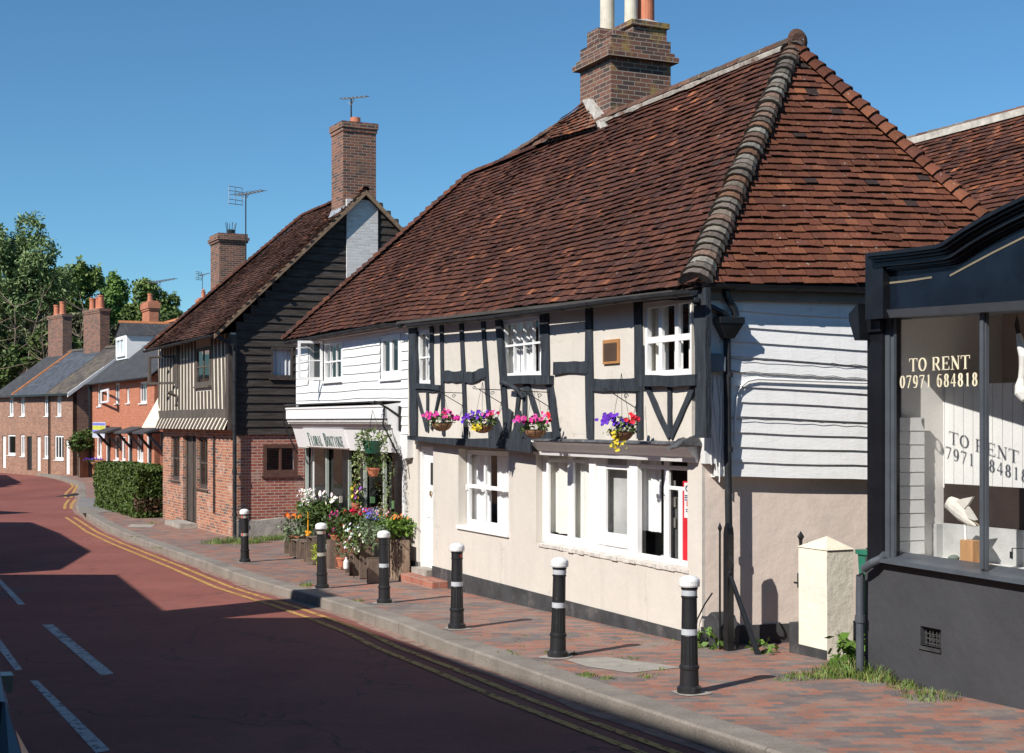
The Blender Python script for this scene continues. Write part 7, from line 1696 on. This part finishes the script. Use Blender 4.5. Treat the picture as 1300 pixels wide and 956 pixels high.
def potplant(name, label, cat, px_, py_, v_, w, h, pal, n, ls, fl=None, nf=0, fr_=.03, pot=None, up=.4, fbox=None, zpot=None):
    """px,py = centre of the foliage; fl flower colours"""
    x, z = M.q(px_, py_, v_); t = thing(name, label, cat, M.w(x, v_, z - h))
    b = MB(M); blobleaves(b, [(x, v_, z, w, w * .8, h)] + [(x + R.uniform(-.6, .6) * w, v_ + R.uniform(-.3, .3) * w, z + R.uniform(-.4, .5) * h, w * .5, w * .5, h * .6) for _ in range(4)], n, ls, pal, up=up)
    for k in range(12): xx = x + R.uniform(-.5, .5) * w; b.col = pal[0]; b.tube([(x + R.uniform(-.1, .1) * w, v_, z - h * 1.2), (xx, v_, z + h * R.uniform(.2, .8))], .005, 4, cap=False)
    b.col = (1, 1, 1); b.build('foliage', M_['leaf'], t)
    if fl:
        b = MB(M); fb2 = fbox or (0, .5, .9, .6)
        for k in range(nf):
            b.col = tuple(q * R.uniform(.8, 1.15) for q in R.choice(fl))
            b.disc((x + fb2[0] * w + R.uniform(-1, 1) * fb2[2] * w, v_ - w * R.uniform(-.3, .5), z + h * fb2[1] + R.uniform(-1, 1) * fb2[3] * h), fr_ * R.uniform(.7, 1.2), (R.gauss(-.2, .4), R.gauss(-1, .3), R.gauss(.5, .3)), k=7)
        b.col = (1, 1, 1); b.build('flowers', M_['petal'], t)
    if pot:
        b = MB(M); zt2 = z - h * .6; pr = w * .42; b.lathe([(pr * .75, zt2 - pot[1]), (pr, zt2), (pr * 1.1, zt2), (pr * 1.1, zt2 + .03), (pr * .9, zt2 + .03)], (x, v_, 0), 16)
        b.build('pot', M_[pot[0]], t)
    return t
GG = [(.11, .18, .04), (.09, .145, .035), (.14, .22, .05)]; GD = [(.06, .10, .025), (.08, .13, .03), (.045, .08, .02)]; SIL = [(.16, .22, .12), (.20, .26, .15), (.12, .18, .09)]
M_['bucket'] = mat('zinc_bucket', (.30, .32, .34), .35, .15, 6, 0, metal=.8)
potplant('geranium', 'variegated plant with orange blooms on the leftmost crates', 'plant', 378, 672, -.30, .42, .28, SIL, 900, .04, [ORG_, (.8, .25, .03)], 26, .05, ('terracotta', .16), fbox=(-.1, .9, .9, .2))
potplant('lily_plant', 'tall white astilbes and lilies with dark green leaves, tallest plant of the display', 'plant', 410, 657, -.2, .52, .38, GG + GD, 2600, .05, [WHT, (.85, .83, .80), (.75, .72, .62)], 34, .055, ('bucket', .3), fbox=(.2, 1.1, .9, .25))
t_ = potplant('astilbe', 'feathery white astilbe plumes at the left of the lilies', 'plant', 392, 650, -.32, .35, .25, GG, 500, .04, [(.80, .76, .72), (.72, .68, .62)], 160, .03, None, fbox=(-.1, 1.2, .8, .7))
potplant('pink_penstemon', 'magenta pink flowers spilling left of the white pane post', 'plant', 428, 668, -.35, .30, .32, GD, 600, .035, [MAG, (.5, .03, .22)], 70, .03, ('terracotta', .15), fbox=(.1, .1, .8, .8))
potplant('red_pelargonium', 'bright red pelargoniums with dark leaves in the middle of the display', 'plant', 450, 663, -.25, .46, .24, GD, 1100, .045, [(.60, .01, .05), (.5, .01, .10)], 0, .03, ('terracotta', .15))
for hx_, hy_ in ((440, 651), (450.5, 647), (458, 650.5), (464.5, 649), (447, 650), (469, 649)):
    x, z = M.q(hx_, hy_, -.35); b = MB(M)
    for k in range(26): b.col = tuple(q * R.uniform(.8, 1.2) for q in (.60, .01, .06)); d = V((R.gauss(0, 1), R.gauss(0, 1), R.gauss(0, 1))).normalized(); b.disc((x + d.x * .055, -.35 + d.y * .05, z + d.z * .05), .024, d)
    b.col = (1, 1, 1); par = [o for o in bpy.data.objects if o.name == 'red_pelargonium'][0]; b.build('flower_head', M_['petal'], par)
potplant('white_begonia', 'white begonias hanging over the low crate', 'plant', 452, 683, -.85, .30, .24, GG, 500, .03, [WHT], 85, .034, None, fbox=(0, .1, .9, .9))
potplant('lavender', 'silvery lavender clump with blue flowers', 'plant', 474, 674, -.80, .27, .30, SIL, 1000, .03, [BLU, (.2, .16, .55)], 80, .024, None, up=.1, fbox=(-.2, .95, .8, .3))
potplant('pale_pink_alyssum', 'pale pink and cream small flowers beside the red pelargoniums', 'plant', 481, 662, -.4, .50, .22, GG, 900, .03, [(.65, .45, .45), (.72, .65, .55), (.5, .25, .3)], 90, .024, ('terracotta', .15), fbox=(0, .8, .9, .3))
potplant('marigold', 'leafy bright green marigolds with orange flowers on the largest crate', 'plant', 504, 668, -.2, .46, .17, [(.14, .26, .04), (.11, .2, .03), (.18, .3, .05)], 1700, .04, [ORG_, (.7, .25, .1)], 26, .04, None, fbox=(-.1, 1.0, .9, .15))
potplant('yellow_pansy', 'yellow and purple pansies standing high beside the doorway post', 'plant', 452, 632, -.1, .20, .22, GG, 260, .03, [YEL, (.3, .08, .35), (.7, .5, .3)], 34, .045, ('terracotta', .4), fbox=(0, .4, .8, .8))
potplant('lime_foliage', 'yellow-green foliage plant inside the tall open crate', 'plant', 402, 701, -.62, .14, .2, [(.35, .42, .05), (.25, .34, .05)], 160, .035)
potplant('orange_begonia', 'small orange-red flowers between the red and white plants', 'plant', 441, 677, -.45, .22, .14, GD, 300, .03, [(.7, .1, .03)], 16, .04, ('terracotta', .12))
bt = thing('milk_bottle', 'small white bottle standing on the paving before the crates', 'bottle', M.w(M.x(439.5, -.95), -.95, G(28)))
x, z = M.q(439.5, 722, -.95); b = MB(M); b.lathe([(.045, z), (.05, z + .02), (.05, z + .12), (.02, z + .17), (.022, z + .2)], (x, -.95, 0), 14); b.build('body', M_['white'], bt)
x, z = M.q(434.5, 719, -.9); gpz = thing('small_herb_pot', 'little pot of grey-green herbs beside the white bottle', 'plant pot', M.w(x, -.9, z))
b = MB(M); b.lathe([(.07, z), (.1, z + .13), (.11, z + .13), (.11, z + .16), (.09, z + .16)], (x, -.9, 0), 14); b.build('pot', M_['terracotta'], gpz); b = MB(M); blobleaves(b, [(x, -.9, z + .3, .15, .14, .14)], 200, .025, SIL); b.build('plant', M_['leaf'], gpz)
x, z = M.q(396, 667, -.5); dk = thing('orange_watering_tag', 'bright orange hook-shaped price stand rising among the left plants', 'sign', M.w(x, -.55, z - .3))
b = MB(M); b.tube([(x, -.58, z - .3), (x, -.58, z + .28)], .014, 6); b.tube([(x - .13, -.58, z - .12), (x - .08, -.58, z - .2), (x + .02, -.58, z - .21), (x + .14, -.58, z - .12)], .028, 6); b.build('hook', tintm('orange_plastic', (.75, .33, .02), .5), dk)
# ================================================================== weeds and grass tufts
GRS = [(.13, .20, .04), (.10, .16, .03), (.17, .24, .06), (.22, .24, .09)]
def tuft(b, p, n, h, rad, pal=GRS):
    for _ in range(n):
        a, r = R.uniform(0, 6.28), rad * math.sqrt(R.random()); x, y = p[0] + r * math.cos(a), p[1] + r * math.sin(a); z = G(y); hh = h * R.uniform(.35, 1.1) * (1 - .5 * r / max(rad, .01))
        dx, dy = R.gauss(0, .4) * hh, R.gauss(0, .4) * hh; w = R.uniform(.003, .007); ca, sa = math.cos(a + 1.5) * w, math.sin(a + 1.5) * w
        c = R.choice(pal); b.col = tuple(q * R.uniform(.75, 1.2) for q in c)
        b.poly([(x - ca, y - sa, z), (x + ca, y + sa, z), (x + dx * .5 + ca * .8, y + dy * .5 + sa * .8, z + hh * .65), (x + dx * .5 - ca * .8, y + dy * .5 - sa * .8, z + hh * .65)])
        b.poly([(x + dx * .5 - ca * .8, y + dy * .5 - sa * .8, z + hh * .65), (x + dx * .5 + ca * .8, y + dy * .5 + sa * .8, z + hh * .65), (x + dx, y + dy, z + hh * .92)])
b = MB()
for px_, py_, n, h, r in [(1080, 856, 500, .24, .30), (1050, 858, 260, .14, .25), (1115, 862, 420, .20, .28), (1150, 872, 220, .10, .2), (1020, 860, 120, .09, .2), (1180, 885, 200, .10, .3), (1000, 862, 70, .06, .2), (1095, 850, 260, .26, .15)]: tuft(b, gp(px_, py_), n, h, r)
b.col = (1, 1, 1); tag(b.build('grass', M_['leaf']), 'long grass growing at the foot of the pillar and black shop', 'grass', kind='stuff')
b = MB()
for px_, py_ in [(275, 690), (290, 688), (304, 690), (322, 689), (335, 686), (350, 685), (362, 684)]: tuft(b, gp(px_, py_), 260, .20, .42)
b.col = (1, 1, 1); tag(b.build('grass', M_['leaf']), 'green grass strip along the side wall of the striped house', 'grass', kind='stuff')
b = MB()
for px_, py_, n, h, r in [(389, 744, 90, .12, .14), (455, 763, 60, .05, .15), (646, 828, 30, .04, .05), (634, 829, 20, .03, .05), (655, 832, 25, .05, .06), (728, 831, 40, .05, .06), (695, 829, 25, .05, .05), (745, 858, 120, .06, .12), (770, 862, 60, .05, .1), (820, 860, 50, .04, .1), (800, 836, 40, .03, .15), (840, 850, 30, .03, .12), (860, 812, 50, .05, .1), (815, 806, 30, .03, .2), (200, 696, 40, .06, .2), (170, 682, 40, .06, .2), (195, 665, 60, .1, .3), (885, 822, 60, .08, .1)]: tuft(b, gp(px_, py_), n, h, r)
for k in range(60):
    px_ = R.uniform(560, 900); py_ = R.uniform(800, 866); g_ = gp(px_, py_)
    if g_.x > XI(g_.y) + .02: tuft(b, g_, 6, .025, .05)
b.col = (1, 1, 1); tag(b.build('weeds', M_['leaf']), 'small weeds sprouting in the paving joints and by the kerb', 'weeds', kind='stuff')
def weed(px_, py_, label, n, h, w, ls=.05):
    g_ = gp(px_, py_); t = thing('weed', label, 'weed', g_); b = MB(); blobleaves(b, [(g_.x, g_.y, g_.z + h * .5, w, w, h * .55)], n, ls, [(.13, .24, .04), (.10, .18, .03), (.16, .28, .05)]); b.build('leaves', M_['leaf'], t)
weed(902, 822, 'broad-leaved green weed in front of the black stone block', 120, .2, .2, .05); weed(970, 830, 'small dandelion-like weed by the foot of the black brace', 70, .2, .15, .05); weed(1068, 852, 'bright broad-leaved weed taller than the grass at the pillar foot', 90, .35, .16, .07); weed(1098, 850, 'leafy weed beside the shop downpipe in the long grass', 80, .36, .14, .07)
# ================================================================== parked car at the left edge
cp = V((-3.42, 9.3, 0)); CF = Fr(cp.x, cp.y, -65.25 + 180, G(9.3) - KH)
# local x forward (away from camera along the street), y left
car = thing('parked_car', 'silver-beige parked car, only its front corner showing at the left edge', 'car', CF.w(-2, .85, 0))
M_['carpaint'] = mat('silver_beige_paint', (.24, .19, .15), .3, .05, 3, 0, metal=.35)
def lo(b, secs, smooth=True):
    for s0, s1 in zip(secs, secs[1:]):
        for k in range(len(s0) - 1): b.poly([s0[k], s0[k + 1], s1[k + 1], s1[k]], smooth=smooth)
W2 = .86
prof = [(-4.1, .55, .75, .78), (-4.0, .3, .95, .80), (-3.5, .22, 1.0, .84), (-2.6, .2, 1.0, .86), (-1.5, .2, .98, .86), (-.8, .2, .93, .86), (-.35, .22, .84, .80), (-.1, .3, .70, .66), (0, .42, .55, .5)]
b = MB(CF); secs = []
for x, z0, z1, hw in prof:
    c = W2; secs.append([(x, c - hw * .96, z0), (x, c - hw, z0 + .15), (x, c - hw, (z0 + z1) / 2), (x, c - hw * .97, z1 - .08), (x, c - hw * .86, z1), (x, c, z1 + .03), (x, c + hw * .86, z1), (x, c + hw * .97, z1 - .08), (x, c + hw, (z0 + z1) / 2), (x, c + hw, z0 + .15), (x, c + hw * .96, z0)])
lo(b, secs); b.poly(secs[0]); b.poly(secs[-1][::-1]); b.poly([(x, W2 - hw * .9, z0) for x, z0, z1, hw in prof] + [(x, W2 + hw * .9, z0) for x, z0, z1, hw in prof[::-1]]); b.build('body', M_['carpaint'], car)
b = MB(CF); secs = [[(x, W2 - hw, zb), (x, W2 - hw * .85, zt), (x, W2, zt + .03), (x, W2 + hw * .85, zt), (x, W2 + hw, zb)] for x, zb, zt, hw in [(-4.0, .95, .97, .74), (-3.6, .98, 1.38, .74), (-3.0, .99, 1.47, .76), (-2.2, .98, 1.47, .76), (-1.6, .97, 1.30, .75), (-1.0, .93, .96, .74)]]
lo(b, secs); b.build('windows', mat('car_glass', (.02, .025, .03), .05, .1, 3, 0, spec=.8), car)
b = MB(CF); secs = [[(x, W2 - hw, z), (x, W2, z + .035), (x, W2 + hw, z)] for x, z, hw in [(-3.7, 1.40, .62), (-3.0, 1.49, .65), (-2.2, 1.49, .65), (-1.75, 1.39, .63)]]; lo(b, secs); b.build('roof', M_['carpaint'], car)
for i, (x, y) in enumerate(((-.85, .02), (-.85, W2 * 2 - .2), (-3.35, .02), (-3.35, W2 * 2 - .2))):
    b = MB(CF); K_ = 20
    b.tube([(x, y, .31), (x, y + .19, .31)], .31, K_); wv2 = b.build('wheel', tintm('tyre', (.02, .02, .02), .8), car)
    b = MB(CF); yy = y - .006 if y < 1 else y + .19; b.tube([(x, yy, .31), (x, yy + .006, .31)], .19, 16); b.build('rim', M_['metal'], wv2)
for y in (.12, 1.32):
    b = MB(CF); b.hexa([(-.18, y, .55), (.0, y + .03, .55), (.0, y + .25, .55), (-.1, y + .3, .55)][::-1], [(-.26, y, .72), (-.08, y + .03, .68), (-.06, y + .25, .68), (-.16, y + .3, .72)][::-1]); b.build('headlight', mat('lamp_glass', (.5, .52, .55), .1, .05, 3, 0), car)
b = MB(CF); b.hexa([(-1.2, -.02, .98), (-1.05, -.02, .98), (-1.02, .06, .98), (-1.18, .06, .98)], [(-1.2, -.03, 1.08), (-1.06, -.03, 1.08), (-1.04, .06, 1.08), (-1.18, .06, 1.08)]); b.build('door_mirror', M_['carpaint'], car)
# ================================================================== houses on the sunny side of the street (outside the frame, they shade the road)
def sh(px_, py_, h):
    g_ = gp(px_, py_, -KH); return V((g_.x - h * .94 * SX, g_.y - h * .94 * SY, 0))
SL_ = 1 / math.tan(EL)
def src(px_, py_, h, lift=0):
    g_ = gp(px_, py_, -KH); hh = h - g_.z; return V((g_.x - math.cos(TH) * SL_ * hh, g_.y - math.sin(TH) * SL_ * hh, 0))
def blockh(label, pts, h, m='orbrick', rh=1.2, grp='houses on the opposite side of the street', name='opposite_house'):
    cx_ = sum(p.x for p in pts) / len(pts); cy = sum(p.y for p in pts) / len(pts); t = thing(name, label, 'house', (cx_, cy, G(cy)), grp)
    b = MB(); n = len(pts)
    for i in range(n): p, q = pts[i], pts[(i + 1) % n]; b.poly([(p.x, p.y, -1.2), (q.x, q.y, -1.2), (q.x, q.y, h), (p.x, p.y, h)])
    b.build('wall', M_[m], t)
    b = MB()
    for i in range(n): p, q = pts[i], pts[(i + 1) % n]; b.poly([(p.x, p.y, h), (q.x, q.y, h), (cx_, cy, h + rh)])
    b.poly([(p.x, p.y, h - .01) for p in pts]); b.build('roof', M_['slate'], t)
    # windows on the street front
    p, q = pts[0], pts[1]; d = (q - p); L = d.length; fr = Fr(p.x, p.y, math.degrees(math.atan2(d.y, d.x)))
    k = 0; s_ = 1.0
    while s_ + 1.1 < L and k < 14:
        for zz in (.9, 3.6):
            b = MB(fr); b.box(s_, s_ + 1.0, -.03, .02, zz, zz + 1.35); b.build('window', M_['white'], t)
            b = MB(fr); b.box(s_ + .07, s_ + .93, -.04, .0, zz + .07, zz + 1.28); b.build('pane', M_['darkroom'], t)
        s_ += 2.6; k += 1
    return t
hA = 7.6
a1 = src(418, 784, hA); a0_ = src(268, 787, hA); a2 = src(622, 852, hA); dA = (a2 - a1).normalized(); a3 = a1 + dA * 34
back = V((-.9081, -.4186, 0)) * 8
blockh('tall terraced house opposite, casting the broad near shadow', [a3, a1, V((a0_.x - 6, a0_.y, 0)), a3 + back], hA, 'brbrick')
hB = 5.6
b1, b2_, b3 = src(197, 766.5, hB), src(149, 729.5, hB), src(0, 729.5, hB)
b0 = b1 + (b1 - b2_).normalized() * 1.2
blockh('lower opposite house casting the middle shadow', [b0, b2_, V((b3.x - 4, b3.y, 0)), V((b0.x - 8, b0.y - .3, 0))], hB, 'orbrick')
hC = 8.6; c1_ = src(424, 762, hC); 
ct = thing('opposite_chimney_house', 'narrow brick chimney breast of the opposite side, casting the thin shadow finger', 'chimney', (c1_.x, c1_.y, 0))
b = MB(Fr(c1_.x, c1_.y, -65)); b.box(-.45, .75, -.9, 0, -1, hC); b.build('stack', M_['brbrick'], ct)
b = MB(Fr(c1_.x, c1_.y, -65)); b.box(-.5, .8, -.95, .05, hC - .2, hC - .02); b.build('cap', M_['stone'], ct)
hD = 5.4
d1_, d2_, d3_, d4_, d5_ = src(-5, 722.5, hD), src(77, 723.5, hD), src(116, 700, hD), src(76, 677, hD), src(40, 663, hD)
blockh('far opposite house casting the pointed shadow', [d2_, d3_, d4_, d5_, V((d5_.x - 8, d5_.y, 0)), V((d1_.x - 6, d1_.y, 0))], hD, 'orbrick', .6)
hE = 4.6
e1_, e2_, e3_ = src(-5, 620, hE), src(28, 613, hE), src(8, 603, hE)
blockh('most distant opposite house at the bend', [e1_, e2_, e3_, V((e3_.x - 8, e3_.y, 0)), V((e1_.x - 8, e1_.y, 0))], hE, 'brbrick', .6)
e1_, e2_, e3_ = src(-5, 652, 4), src(44, 651, 4), src(-5, 648.5, 4)
blockh('low garage opposite casting the thin far shadow', [e1_, e2_, V((e3_.x, e3_.y, 0)), V((e3_.x - 5, e3_.y, 0)), V((e1_.x - 5, e1_.y, 0))], 4, 'brbrick', .3)
